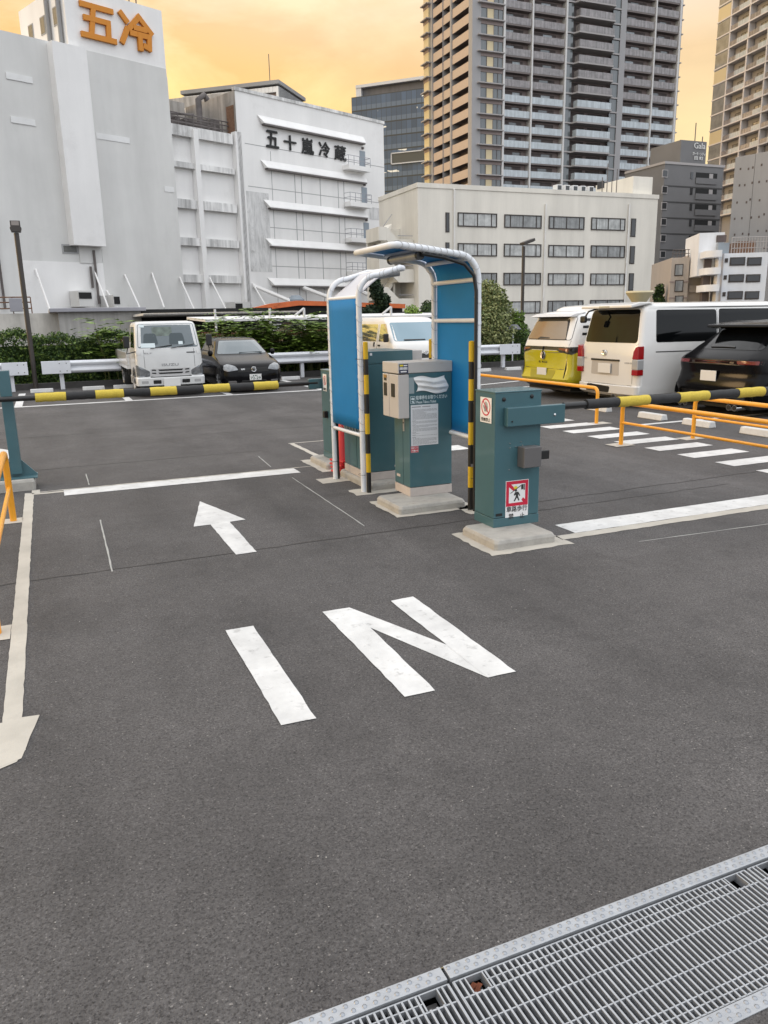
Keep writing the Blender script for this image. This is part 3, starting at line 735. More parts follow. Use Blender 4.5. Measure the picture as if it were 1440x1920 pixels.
# ---- tarpaulin shelters made of bent white pipe
def arc(c, r, a0, a1, n, ex, ez):
    return [Vector(c)+Vector(ex)*(r*math.cos(a0+(a1-a0)*k/n))+Vector(ez)*(r*math.sin(a0+(a1-a0)*k/n)) for k in range(n+1)]
def shelter(lab, posts, sgn, top, reach, rise, loops, panel_z0, R=.20, rp=.027):
    (xa, ya), (xb, yb) = posts
    q = thing('pipe_shelter', lab, 'shelter', (xa, ya, 0), 0)
    dx, dy = xb-xa, yb-ya
    def path(ox, oy, cut=0):
        pts = [(ox, oy, 0), (ox, oy, top*.5), (ox, oy, top-R)]
        for k in range(1, 9):
            a = (PI/2)*k/8; pts.append((ox+sgn*R*(1-math.cos(a)), oy, top-R+R*math.sin(a)))
        pts.append((ox+sgn*(R+(reach-R)*.5), oy, top+rise*.6)); pts.append((ox+sgn*(reach-.06-cut), oy, top+rise))
        return [Vector(p) for p in pts]
    p1, p2 = path(0, 0), path(dx, dy)
    e = [p1[-1]+Vector((sgn*.05, dy*.06, -.004)), p2[-1]+Vector((sgn*.05, -dy*.06, -.004))]
    fr = MB(); fr.tube(p1+e+p2[::-1], rp, 12); fr.build('pipe_frame', 'white_pipe', q, smooth=60)
    # cross rails between the two hoops
    k = len(p1)-2
    for a, b in [((0, 0, z), (dx, dy, z)) for z in (panel_z0-.05, 1.665 if top > 2.1 else None, top-R-.0) if z]+[(p1[k], p2[k])]+([(p1[7], p2[7])] if sgn < 0 else []):
        MB().tube([a, b], rp*.72, 10).build('cross_rail', 'white_pipe', q, smooth=60)
    return q, p1, p2, dx, dy
def sheet(par, rows, m, off, nm='tarp', th=.004):
    'rows: list of (left point, right point); gives a thin sheet'
    n = 8; V = []; mb = MB()
    for a, b in rows:
        for i in range(n+1): V.append(Vector(a).lerp(Vector(b), i/n)+off)
    m0 = len(rows)
    F = [(j*(n+1)+i, j*(n+1)+i+1, (j+1)*(n+1)+i+1, (j+1)*(n+1)+i) for j in range(m0-1) for i in range(n)]
    mb.add(V, F); o = mb.build(nm, m, par, smooth=180)
    s = o.modifiers.new('thickness', 'SOLIDIFY'); s.thickness = th
    return o
shR, p1, p2, dx, dy = shelter('right shelter of bent white pipe with dark blue tarpaulin arching over the ticket machine', ((3.40, 5.94), (3.40, 6.76)), -1, 2.20, .80, .065, 1, .70)
inset = Vector((0, .03, 0))
def lerp_path(p, s):   # points on the hoop
    return p
rows = [(p1[0].lerp(p1[2], t)+inset, p2[0].lerp(p2[2], t)-inset) for t in [.33+.67*k/10 for k in range(11)]]
rows += [(p1[i]+inset, p2[i]-inset) for i in range(3, len(p1))]
sheet(shR, rows, 'tarp', Vector((.018, 0, .012)))
mb = MB(); MBp = [(-.028, -.018, z) for z in (0, .6, 1.2, 1.9)]+[(-.05, -.016, 2.03), (-.14, -.012, 2.12), (-.32, -.004, 2.17), (-.52, .01, 2.20)]
mb.tube(MBp, .016, 8); mb.build('power_conduit', 'black', shR, smooth=60)
# lamp fixture under the roof
mb = MB(); mb.tube([(-.52, .05, 2.19), (-.52, .62, 2.19)], .035, 12); mb.build('tube_lamp', 'steel', shR, smooth=60)
mb = MB(); mb.cyl((-.52, .03, 2.19), (-.52, .07, 2.19), .037, None, 12); mb.cyl((-.52, .60, 2.19), (-.52, .64, 2.19), .037, None, 12); mb.build('end_cap', 'black', shR.children[-1], smooth=60)
shL, q1, q2, dxl, dyl = shelter('left shelter of bent white pipe with bright blue tarpaulin', ((2.79, 7.15), (2.755, 7.90)), 1, 2.10, .50, .07, 1, .62)
rows = [(q1[0].lerp(q1[2], t)+inset, q2[0].lerp(q2[2], t)-inset) for t in [.33+.67*k/10 for k in range(11)]]
sheet(shL, rows, 'tarp', Vector((-.012, 0, .0)))
e1 = q1[0].lerp(q1[2], 1.0)+inset+Vector((.0, .01, -.02)); e2 = q2[0].lerp(q2[2], 1.0)-inset*1.8+Vector((0, 0, -.02)); t1 = q1[-2]+inset; t2 = q2[-2]-inset*1.8
rows = [(e1.lerp(t1, k/8)+Vector((0, 0, .012*math.sin(PI*k/8))), e2.lerp(t2, k/8)) for k in range(9)]
sheet(shL, rows, 'tarp_white', Vector((-.014, 0, .004)), 'folded_tarp')
mb = MB(); mb.box(-.014, .012, -.006, .0, .0, .0)
mb = MB(); o = Vector((dxl, dyl, 0)); mb.tube([o+Vector((.035, -.005, 0)), o+Vector((.035, -.005, .7))], .014, 8); mb.build('power_conduit', 'black', shL, smooth=60)
mb = MB(); mb.tube([(.26, .12, 2.10), (.47, .10, 2.13)], .034, 12); mb.build('tube_lamp', 'steel', shL, smooth=60)
# lacing cord wound round the pipes
def lacing(par, path, ts, r=.031, tilt=.035, m='rope', other=None):
    mb = MB()
    seg = [(Vector(path[i]), Vector(path[i+1])) for i in range(len(path)-1)]; Ls = [(b-a).length for a, b in seg]
    def at(s):
        for (a, b), l in zip(seg, Ls):
            if s <= l: return a+(b-a)*(s/l), (b-a).normalized()
            s -= l
        return seg[-1][1], (seg[-1][1]-seg[-1][0]).normalized()
    for s in ts:
        p, t = at(s); u = Vector((0, 1, 0)); u = (u-t*u.dot(t)).normalized(); v = t.cross(u)
        mb.tube([p+u*math.cos(a)*r+v*math.sin(a)*r+t*(tilt*math.cos(a)) for a in [2*PI*k/14 for k in range(14)]], .0020, 4, closed=True)
    mb.build('lacing', m, par)
lacing(shR, p1, [.95, 1.12, 1.3, 1.48, 1.66, 1.84, 2.0, 2.12]+[2.22+.058*k for k in range(14)])
lacing(shR, p2, [.7+.13*k for k in range(12)])
lacing(shL, q1, [.72+.14*k for k in range(13)]+[2.15, 2.3, 2.45])
lacing(shL, q2, [.72+.13*k for k in range(11)]+[2.2])
lacing(shR, p1, [.30, .60], .05, .0, 'rope_black')
lacing(shL, q1, [.18, .62, 1.32], .05, .0, 'rope_black'); lacing(shL, q2, [.2, .58], .04, .0, 'rope_black')
mb = MB()
for k in range(7):
    y = .09+.085*k; mb.tube([(-.012, y, .69), (-.004, y+.006, .60), (.02, y, .56)], .0028, 4)
mb.build('bottom_lacing', 'rope', shL)

# ---- stacked red cones
for k in range(4):
    z = k*.045
    q = thing('traffic_cone', 'red traffic cones nested in one stack beside the left shelter post', 'traffic cone', (2.985+.006*(k % 2), 8.22, z), .1*k, 'nested red traffic cones')
    mb = MB(); mb.box(-.13, .13, -.13, .13, 0, .022); mb.build('cone_base', 'cone' if k > 1 else 'cone', q, bevel=.008)
    mb = MB(); mb.lathe([(.125, .02), (.12, .03), (.03, .62), (.02, .65)], 20); mb.build('cone_body', 'cone', q, smooth=50)

# ---- support post for the left arm
ps = thing('arm_support_post', 'tall teal support post with flanged foot at the left edge', 'post', (-.44, 9.12, 0), 0)
MB().box(-.055, .055, -.07, .07, .16, 1.25).build('post', 'teal', ps, bevel=.004)
mb = MB(); mb.prism([(-.2, .12), (.2, .12), (.2, .14), (.06, .30), (-.06, .30), (-.2, .14)], -.012, .012, 'y'); mb.box(-.2, .2, -.14, .14, .115, .13); mb.build('foot', 'teal', ps, bevel=.002)
plinth('concrete kerb block under the teal support post', -.95, -.27, 8.90, 9.28, .115)

# ---- orange pedestrian rails
def bent_rail(lab, pts_posts, axis_pts, zt, zl, r=.028, rl=.018, grp=None, name='pedestrian_rail', bend=.09):
    q = thing(name, lab, 'railing', (*axis_pts[0], 0), 0, grp)
    a = Vector((0, 0, 0)); b = Vector((axis_pts[1][0]-axis_pts[0][0], axis_pts[1][1]-axis_pts[0][1], 0)); d = b.normalized()
    pts = [a, a+Vector((0, 0, zt-bend))]
    for k in range(1, 6):
        t = PI/2*k/5; pts.append(a+d*bend*(1-math.cos(t))+Vector((0, 0, zt-bend+bend*math.sin(t))))
    for k in range(4, -1, -1):
        t = PI/2*k/5; pts.append(b-d*bend*(1-math.cos(t))+Vector((0, 0, zt-bend+bend*math.sin(t))))
    pts.append(b)
    MB().tube(pts, r, 12).build('top_rail', 'orange', q, smooth=60)
    if zl: MB().tube([a+Vector((0, 0, zl)), b+Vector((0, 0, zl))], rl, 10).build('mid_rail', 'orange', q, smooth=60)
    L = b.length; n = 0
    for k in range(1, n+1):
        p = a.lerp(b, k/(n+1)); MB().tube([p, p+Vector((0, 0, zt))], r, 10).build('post', 'orange', q, smooth=60)
    return q
bent_rail('orange railing on the left edge, its end post near the teal support post', None, ((-.445, 7.52), (-.445, 4.67)), .62, .30, grp=None)
bent_rail('orange railing right of the gate arm, outer side of the striped walkway', None, ((6.87, 8.18), (6.87, 2.2)), .56, .30)
bent_rail('orange railing on the parking side of the striped walkway, behind the other rail', None, ((8.06, 8.13), (8.06, 2.2)), .56, .30)
bent_rail('orange railing near the yellow van, without a middle bar', None, ((7.93, 10.05), (7.93, 14.6)), .56, None)

# ================================================================ VEHICLES
M['carwhite'] = mat('white car paint', (.72, .725, .73), .28, coat=.6, var=.03, vs=2)
M['carpearl'] = mat('pearl white car paint', (.68, .675, .66), .28, coat=.6, var=.04, vs=1.5)
M['carblack'] = mat('black car paint', (.004, .004, .005), .16, coat=.0, spec=.18)
M['carlime'] = mat('lime yellow car paint', (.46, .41, .012), .25, coat=.8)
M['carglass'] = mat('car glass', (.003, .0035, .004), .05, spec=.25)
M['windscreen'] = mat('windscreen glass', (.050, .078, .092), .06, spec=.8, coat=.8)
M['mirrorglass'] = mat('mirror tinted glass', (.55, .53, .50), .06, .85)
M['skytint_screen'] = mat('windscreen with painted sky tint', (.10, .20, .26), .08, .15, spec=1.0, coat=1.)  # blue of the reflected sky is put into the base colour
M['trim'] = mat('black car trim', (.010, .010, .010), .35)
M['tailred'] = mat('tail lamp red', (.30, .006, .008), .12, coat=.6); M['tailclear'] = mat('clear lamp', (.50, .50, .50), .10, .3, coat=.6)
M['taildim'] = mat('smoked tail lamp', (.13, .005, .008), .12, coat=.4); M['dimchrome'] = mat('dull chrome', (.40, .39, .38), .25, .8)
M['truckwhite'] = mat('white truck paint', (.60, .605, .60), .32, coat=.4, var=.05, vs=2.5)
M['headlamp'] = mat('head lamp', (.20, .21, .22), .08, .45, coat=.8, var=.4, vs=14)
M['plate'] = mat('number plate', (.66, .66, .65), .5); M['plategreen'] = mat('plate lettering', (.012, .06, .03), .5)
M['rim'] = mat('alloy wheel', (.35, .35, .36), .3, .8)
M['cab_in'] = mat('cab lining', (.10, .11, .11), .8)
def ring(z, x0, x1, hw, rf=.16, rr_=.14, bow=.03, na=6, ns=5):
    pts = []
    # front centre -> +y corner -> side -> rear corner -> rear centre, then mirrored
    half = []
    for k in range(4): half.append((x0, (hw-rf)*k/4))
    for k in range(na+1): a = PI/2*k/na; half.append((x0+rf-rf*math.cos(a), hw-rf+rf*math.sin(a)))
    for k in range(1, ns): half.append((x0+rf+(x1-rr_-x0-rf)*k/ns, hw))
    for k in range(na+1): a = PI/2*k/na; half.append((x1-rr_+rr_*math.sin(a), hw-rr_+rr_*math.cos(a)))
    for k in range(3, -1, -1): half.append((x1, (hw-rr_)*k/4))
    L = x1-x0
    def bowed(x, y):
        t = (x-x0)/max(L, .01); s = (y/hw)**2; return (x+bow*s*max(0, 1-3*t)-bow*s*max(0, 3*t-2), y, z)
    out = [bowed(*p) for p in half]; out += [bowed(x, -y) for x, y in half[-2:0:-1]]
    return out
class Shell:
    def __init__(s, layers, **k):
        s.mb = MB(); rings = [ring(*l, **k) if not isinstance(l[-1], dict) else ring(*l[:-1], **{**k, **l[-1]}) for l in layers]; n = len(rings[0])
        V = [p for r in rings for p in r]; Fc = []
        for i in range(len(rings)-1):
            for j in range(n): Fc.append((i*n+j, i*n+(j+1) % n, (i+1)*n+(j+1) % n, (i+1)*n+j))
        # orientation: front(-x) -> +y is clockwise seen from above, so flip
        Fc = [tuple(reversed(f)) for f in Fc]; Fc += [tuple(range(n)), tuple(reversed(range((len(rings)-1)*n, len(rings)*n)))]
        s.mb.add(V, Fc); s.V = V; s.F = Fc
        s.bvh = BVHTree.FromPolygons([Vector(v) for v in V], Fc)
    def build(s, par, m, split=None):
        if split:
            for i, f in enumerate(s.mb.f):
                zc = sum(s.mb.v[k][2] for k in f)/len(f); s.mb.mi[i] = next(j for j, z in enumerate(split) if zc < z)
        return s.mb.build('body', m, par, smooth=38)
    def hit(s, a, b, face):
        if face == 'end': o, d = Vector((-6, a, b)), Vector((1, 0, 0))
        else: sg = 1 if face == 'left' else -1; o, d = Vector((a, 6*sg, b)), Vector((0, -sg, 0))
        p, n, i, _ = s.bvh.ray_cast(o, d)
        if p is None:
            p, n, i, _ = s.bvh.find_nearest(o+d*6)
        if n.dot(d) > 0: n = -n
        return p, n
    def patch(s, nm, par, poly, face, m, off=.005, rnd=0., rings=5, depth=.03):
        if rnd: poly = roundpoly(poly, rnd)
        P = []
        for i, a in enumerate(poly):
            b = poly[(i+1) % len(poly)]; L = math.hypot(a[0]-b[0], a[1]-b[1]); k = max(1, int(L/.07))
            P += [(a[0]+(b[0]-a[0])*t/k, a[1]+(b[1]-a[1])*t/k) for t in range(k)]
        cx = sum(p[0] for p in P)/len(P); cy = sum(p[1] for p in P)/len(P); n = len(P); V = []; Fc = []
        bk = []
        for a, b in P: p, nn = s.hit(a, b, face); bk.append(p-nn*depth)
        V += bk
        for r in range(rings):
            f = 1-r/rings
            for a, b in P: p, nn = s.hit(cx+(a-cx)*f, cy+(b-cy)*f, face); V.append(p+nn*off)
        p, nn = s.hit(cx, cy, face); V.append(p+nn*off)
        for r in range(rings):
            for j in range(n): Fc.append((r*n+j, r*n+(j+1) % n, (r+1)*n+(j+1) % n, (r+1)*n+j))
        for j in range(n): Fc.append((rings*n+j, rings*n+(j+1) % n, len(V)-1))
        mb = MB(); mb.add(V, Fc)
        # make faces look outwards
        q = mb.f[n]; a, b, c = (Vector(mb.v[i]) for i in q[:3])
        if (b-a).cross(c-b).dot(nn) < 0: mb.f = [tuple(reversed(f)) for f in mb.f]
        return mb.build(nm, m, par, smooth=35)
    def text(s, nm, par, txt, a0, b0, w, h, m, face='end', bold=.02, flip=False, off=.006):
        vs, fs = glyphs(txt); x0 = min(v.x for v in vs); x1 = max(v.x for v in vs); y0 = min(v.y for v in vs); y1 = max(v.y for v in vs); mb = MB(); V = []
        for v in vs:
            a = a0-(v.x-x0)/(x1-x0)*w; b = b0+(v.y-y0)/(y1-y0)*h; p, n = s.hit(a, b, face); V.append(p+n*off)
        mb.add(V, fs)
        if bold: mb.add([v+Vector((-.0004, bold*h*1.5, 0)) for v in V], fs); mb.add([v+Vector((-.0008, 0, bold*h*1.5)) for v in V], fs); return mb.build(nm, m, par)
def roundpoly(poly, r, n=4):
    out = []
    for i, p in enumerate(poly):
        a = Vector(poly[i-1]); b = Vector(p); c = Vector(poly[(i+1) % len(poly)]); u = (a-b); v = (c-b); q = min(r, u.length*.45, v.length*.45); s = b+u.normalized()*q; e = b+v.normalized()*q
        for k in range(n+1): t = k/n; out.append(tuple(s*(1-t)**2+b*2*t*(1-t)+e*t*t))
    return out
def wheel(par, x, y, r, w=.2, side=1, rim=True):
    mb = MB(); y0, y1 = (y-w, y) if side > 0 else (y+w, y)
    mb.tube([(x, y0, r), (x, y1-side*.03, r), (x, y1, r)], [r, r, r*.93], 24)
    o = mb.build('wheel', 'rubber', par, smooth=40)
    if rim:
        mb = MB(); yy = y1+side*.004; R = r*.62; n = 10
        mb.tube([(x, y1-side*.02, r), (x, yy, r)], [R, R*.98], 20)
        for k in range(n): a = 2*PI*k/n; mb.tube([(x, yy+side*.006, r), (x+R*.92*math.cos(a), yy+side*.003, r+R*.92*math.sin(a))], .022, 4)
        mb.build('rim', 'rim', o, smooth=30)
    return o
def plate_obj(par, x, y, z, w=.30, h=.15, lean=0., txt=None, m='plate'):
    o = MB().box(-.012, 0, -w/2, w/2, -h/2, h/2).xf(Matrix.Translation((x, y, z)) @ Matrix.Rotation(lean, 4, 'Y')).build('number_plate', m, par, bevel=.004)
    if txt:
        mb = MB(); put_text(mb, txt, (-.0125, w*.42, -h*.36), (0, -1, 0), (0, 0, 1), w*.84, h*.42, 0, .03, .001)
        for a, b in ((.22, .10), (.05, .10), (-.08, .06)): mb.box(-.0136, -.0126, w*a-w*b, w*a, h*.18, h*.34)
        mb.xf(Matrix.Translation((x, y, z)) @ Matrix.Rotation(lean, 4, 'Y')).build('plate_number', 'plategreen', o)
    return o
def emblem(par, x, y, z, r, kind, m='chrome', lean=0.):
    mb = MB(); X = Vector((x, y, z))
    def circ(rx, rz, cy=0, cz=0, t=.006, n=20): mb.tube([X+Vector((0, cy+rx*math.cos(2*PI*k/n), cz+rz*math.sin(2*PI*k/n))) for k in range(n)], t, 5, closed=True)
    if kind == 'w':
        bk = MB(); bk.tube([X+Vector((.004, 0, 0)), X+Vector((-.002, 0, 0))], [r, r], 20); bo = bk.build('badge_back', 'trim', par)
        circ(r, r, t=r*.10)
        for pts in ([(-.75, .62), (-.36, -.80), (0, .02), (.36, -.80), (.75, .62)], [(-.38, .90), (0, .10), (.38, .90)]):
            mb.tube([X+Vector((-.004, a*r, b*r)) for a, b in pts], r*.105, 5)
    else:
        circ(r, r*.72, t=r*.11); circ(r*.42, r*.66, t=r*.10); circ(r*.85, r*.26, cz=r*.36, t=r*.10)
    if lean: mb.xf(Matrix.Translation(X) @ Matrix.Rotation(lean, 4, 'Y') @ Matrix.Translation(-X))
    return mb.build('badge', m, par, smooth=60)

# ---- white van, rear towards us
def van_layers(L=4.65):
    return [(.20, .03, L-.05, .79), (.25, -.03, L, .85), (.39, -.04, L, .862), (.41, .0, L, .862), (.60, .0, L, .868), (.93, .0, L, .866), (1.05, .012, L-.05, .858), (1.14, .03, L-.15, .838), (1.40, .075, L-.45, .80), (1.68, .125, L-.75, .762), (1.78, .16, L-.85, .735), (1.835, .22, L-.95, .685), (1.865, .34, L-1.1, .60), (1.878, .6, L-1.4, .40)]
vn = thing('white_van', 'long white van with tinted windows, its rear towards us between yellow van and black car', 'van', (9.68, 12.06, 0), 0)
sh = Shell(van_layers(), rf=.09, rr_=.25, bow=.05); bd = sh.build(vn, ['carpearl'])
w_ = sh.patch('rear_window', vn, [(.745, 1.17), (-.745, 1.17), (-.66, 1.76), (.66, 1.76)], 'end', 'carglass', .004, .07)
for k, (a, b) in enumerate(((.42, 1.86), (1.90, 3.25))): sh.patch('side_window', vn, [(a, 1.175), (b, 1.165), (b, 1.735), (a+.03, 1.745)], 'right', 'carglass', .004, .05)
for k, (a, b) in enumerate(((.42, 1.86),)): sh.patch('side_window', vn, [(a, 1.175), (b, 1.165), (b, 1.735), (a+.03, 1.745)], 'left', 'carglass', .004, .05)
mb = MB(); V = []
for x, z, t in ((-.07, 1.80, .03), (.04, 1.835, .06), (.40, 1.872, .03)): pass
mb.prism([(-.085, 1.785), (.02, 1.80), (.30, 1.845), (.45, 1.878), (.10, 1.885), (-.08, 1.84)], -.72, .72, 'y'); sp_ = mb.build('roof_spoiler', 'carpearl', vn, bevel=.018); 
MB().box(-.092, -.08, -.12, .17, 1.805, 1.828).build('brake_lamp', 'tailclear', sp_)
for sg in (-1, 1):
    for z0, z1, m in ((.60, .70, 'tailred'), (.70, .885, 'tailclear'), (.885, 1.12, 'tailred')):
        y0, y1 = .70+.04*(z1 > 1.1), .872
        mb = MB()
        if z1 > 1.1: mb.prism([(sg*.72, z0), (sg*.876, z0), (sg*.868, z1), (sg*.80, z1-.02), (sg*.745, z1-.10)] if sg > 0 else [(sg*.876, z0), (sg*.72, z0), (sg*.745, z1-.10), (sg*.80, z1-.02), (sg*.868, z1)], -.012, .13, 'x')
        else: mb.box(-.012, .13, sg*.72, sg*.878, z0, z1)
        mb.build('tail_lamp', m, vn, bevel=.012)
rc = sh.patch('plate_recess', vn, [(.45, .575), (-.36, .575), (-.35, .86), (.44, .86)], 'end', mat('van recess', (.42, .40, .38), .4), .003, .03)
sh.patch('recess_trim', vn, [(.46, .835), (-.37, .835), (-.37, .868), (.46, .868)], 'end', 'trim', .012, .01)
plate_obj(vn, -.02, .02, .70, .36, .18)
emblem(vn, -.012, .06, .985, .062, 'oval')
sh.text('lettering', vn, 'HIACE', .74, .855, .13, .028, 'ink_grey'); sh.text('lettering', vn, 'SUPER GL', -.50, .80, .19, .026, 'ink_grey')
sh.patch('bumper_step', vn, [(.56, .255), (-.14, .255), (-.17, .37), (.50, .395)], 'end', 'trim', .004, .03)
M['gap'] = mat('panel gap', (.05, .05, .05), .8)
for a, b in (((.79, .44), (.79, 1.0)), ((-.70, .44), (-.70, .60)), ((-.72, 1.12), (-.775, 1.16))): sh.patch('door_gap', vn, [(a[0]-.004, a[1]), (a[0]+.004, a[1]), (b[0]+.004, b[1]), (b[0]-.004, b[1])], 'end', 'gap', .002, rings=1)
sh.patch('door_gap', vn, [(.8, .405), (-.70, .405), (-.70, .413), (.8, .413)], 'end', 'gap', .002, rings=1)
sh.patch('slide_rail', vn, [(.40, 1.00), (2.6, .985), (2.6, 1.0), (.40, 1.018)], 'right', 'gap', .004, rings=1)
sh.patch('roof_gutter', vn, [(.22, 1.775), (3.5, 1.765), (3.5, 1.785), (.22, 1.795)], 'right', 'gap', .003, rings=1)
sh.patch('side_gap', vn, [(1.875, .42), (1.885, .42), (1.885, 1.74), (1.875, 1.74)], 'right', 'gap', .002, rings=1)
def arch(shx, par, x, r, face='right', zc=.30): shx.patch('wheel_arch', par, [(x+r*math.cos(a), zc+r*math.sin(a)) for a in [PI*(-.12+1.24*k/16) for k in range(17)]], face, 'trim', .003, rings=3)
arch(sh, vn, 1.30, .40)
for x in (1.30, 3.85): wheel(vn, x, -.845, .31, side=-1); wheel(vn, x, .845, .31, side=1)
mb = MB(); mb.cyl((-.03, -.28, .18), (.25, -.28, .18), .06, None, 14); mb.build('exhaust', 'chrome', vn, smooth=40); MB().cyl((-.034, -.28, .18), (-.02, -.28, .18), .05, None, 14).build('tail_pipe_bore', 'blackhole', vn)
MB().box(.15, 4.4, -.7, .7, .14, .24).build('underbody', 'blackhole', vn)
mb = MB(); mb.tube([(.05, .34, 1.80), (-.13, .42, 1.74), (-.16, .50, 1.62)], .018, 6); mb.build('mirror_arm', 'trim', vn)
mb = MB(); mb.box(-.20, -.13, .44, .60, 1.53, 1.66); mb.build('reversing_mirror', 'trim', vn, bevel=.03, seg=3)

# ---- two tone van (white over lime yellow)
bz = thing('two_tone_van', 'lime yellow and white rounded van with raised roof, rear towards us', 'van', (9.62, 14.08, 0), 0)
L = 4.5
sh = Shell([(.22, .10, L-.1, .80), (.28, .02, L, .88), (.40, -.03, L, .915), (.48, .0, L, .92), (.62, .035, L, .918), (.88, .03, L, .912), (.975, .03, L, .905), (.98, .03, L, .904), (1.07, .045, L-.05, .893), (1.19, .08, L-.2, .87), (1.45, .19, L-.5, .80), (1.60, .25, L-.7, .755), (1.68, .27, L-.8, .715), (1.735, .34, L-.95, .63), (1.765, .5, L-1.2, .45)], rf=.17, rr_=.3, bow=.05)
sh.build(bz, ['trim', 'carlime', 'carwhite'], [.27, .977, 9])
sh.patch('rear_window', bz, [(.80, 1.185), (-.80, 1.185), (-.70, 1.645), (.70, 1.645)], 'end', 'trim', .004, .05)
sh.patch('window_glass', bz, [(.72, 1.20), (-.66, 1.20), (-.52, 1.56), (.60, 1.56)], 'end', mat('mirror glass with painted golden tint', (.30, .25, .20), .08, .8), .009, .04)  # warm tint puts the golden sky reflection into the glass colour
mb = MB(); mb.prism([(.14, 1.655), (.30, 1.64), (.6, 1.75), (.30, 1.715)], -.69, .69, 'y'); mb.build('roof_spoiler', 'carwhite', bz, bevel=.012)
sh.patch('lamp_band', bz, [(.9, .985), (-.9, .985), (-.9, 1.055), (.9, 1.055)], 'end', 'trim', .004, .01, rings=3)
for sg in (1, -1): sh.patch('tail_lamp', bz, [(sg*.40, .995), (sg*.86, .90), (sg*.90, .93), (sg*.90, 1.05), (sg*.35, 1.045)], 'end', 'trim', .008, .02); sh.patch('tail_light_red', bz, [(sg*.52, 1.0), (sg*.80, .955), (sg*.80, 1.02), (sg*.52, 1.03)], 'end', 'taildim', .011, .015)
sh.patch('tail_lamp', bz, [(.02, .93), (.36, .95), (.36, 1.05), (.02, 1.055)], 'right', 'trim', .006, .02)
sh.patch('waist_trim', bz, [(.3, .985), (3.6, .985), (3.6, 1.005), (.3, 1.01)], 'right', 'trim', .004, rings=1)
emblem(bz, .018, .0, .872, .080, 'w', 'dimchrome')
sh.text('lettering', bz, 'ID. BUZZ', .155, .715, .31, .038, 'chrome', bold=.03)
plate_obj(bz, .005, -.0, .52, .34, .19)
sh.patch('plate_recess', bz, [(.40, .40), (-.40, .40), (-.46, .58), (.46, .58)], 'end', mat('lime recess', (.30, .265, .01), .4), .003, .05)
sh.patch('tailgate_gap', bz, [(.70, .60), (-.70, .60), (-.70, .608), (.70, .608)], 'end', 'gap', .005, rings=1)
for sg in (1, -1): sh.patch('tailgate_gap', bz, [(sg*.745, .42), (sg*.753, .42), (sg*.80, 1.18), (sg*.792, 1.18)], 'end', 'gap', .003, rings=1)
for z in (1.56, 1.42, 1.28): sh.patch('pillar_vent', bz, [(.37+(z-1.28)*.3, z), (.66+(z-1.28)*.3, z), (.67+(z-1.28)*.3, z+.05), (.38+(z-1.28)*.3, z+.05)], 'right', 'trim', .004, .015, rings=2)
sh.patch('side_window', bz, [(1.0, 1.16), (2.4, 1.16), (2.4, 1.60), (1.1, 1.60)], 'right', 'carglass', .004, .05)
sh.patch('filler_flap', bz, [(.48, .55), (.80, .55), (.80, .82), (.44, .82)], 'right', 'gap', .0015, .05); sh.patch('filler_door', bz, [(.49, .56), (.79, .56), (.79, .81), (.45, .81)], 'right', 'carlime', .003, .05)
sh.patch('reflector', bz, [(-.46, .31), (-.56, .31), (-.56, .345), (-.46, .345)], 'end', 'tailred', .006, .01, rings=1)
sh.patch('wiper', bz, [(.30, 1.205), (-.12, 1.215), (-.12, 1.23), (.20, 1.245)], 'end', 'trim', .018, rings=1)
mb = MB(); rl = [ring(z, x0, 3.7, hw, rf=.2, rr_=.3, bow=.06) for z, x0, hw in ((1.72, .62, .66), (1.80, .66, .65), (1.86, .78, .58), (1.88, 1.0, .4))]; n = len(rl[0]); mb.add([p for r in rl for p in r], [tuple(reversed((i*n+j, i*n+(j+1) % n, (i+1)*n+(j+1) % n, (i+1)*n+j))) for i in range(3) for j in range(n)]+[tuple(reversed(range(3*n, 4*n)))]); mb.build('raised_roof', 'carpearl', bz, smooth=38)
mb = MB(); mb.prism([(.70, 1.75), (.95, 1.75), (.80, 1.80)], -.015, .015, 'y'); mb.build('roof_fin', 'trim', bz)
arch(sh, bz, 1.0, .40)
for x in (1.0, 3.7): wheel(bz, x, -.88, .33, side=-1); wheel(bz, x, .88, .33, side=1)
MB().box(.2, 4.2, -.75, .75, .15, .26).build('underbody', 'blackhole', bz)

# ---- black car, rear towards us
pc = thing('black_car', 'glossy black sporty car seen from behind at the right edge of the photo', 'car', (10.15, 9.98, 0), 0)
L = 4.6
sh = Shell([(.20, .12, L-.1, .82), (.26, .05, L, .90), (.42, .0, L, .93), (.50, -.02, L, .935), (.62, .03, L, .93), (.72, .055, L, .93), (.84, .02, L, .92), (.92, .02, L-.05, .90), (.965, .06, L-.15, .88), (1.04, .20, L-1.0, .845), (1.09, .27, L-1.15, .82), (1.25, .50, L-1.5, .735), (1.40, .72, L-1.8, .665), (1.47, .86, L-1.95, .62), (1.52, 1.05, L-2.15, .54), (1.545, 1.4, L-2.4, .38)], rf=.24, rr_=.35, bow=.10)
sh.build(pc, 'carblack')
sh.patch('rear_window', pc, [(.72, 1.075), (-.72, 1.075), (-.58, 1.36), (.58, 1.36)], 'end', 'carglass', .004, .05)
mb = MB(); mb.prism([(.50, 1.43), (.72, 1.40), (1.05, 1.49), (1.2, 1.535), (.78, 1.505), (.52, 1.475)], -.64, .64, 'y'); mb.build('roof_spoiler', 'carblack', pc, bevel=.014)
for k, (z, t) in enumerate(((.865, .012), (.895, .012))): sh.patch('tail_light_strip', pc, [(.86, z), (-.86, z), (-.86, z+t), (.86, z+t)], 'end', 'taildim', .006, rings=1)
sh.patch('lamp_band', pc, [(.88, .845), (-.88, .845), (-.88, .925), (.88, .925)], 'end', 'trim', .003, .02, rings=2)
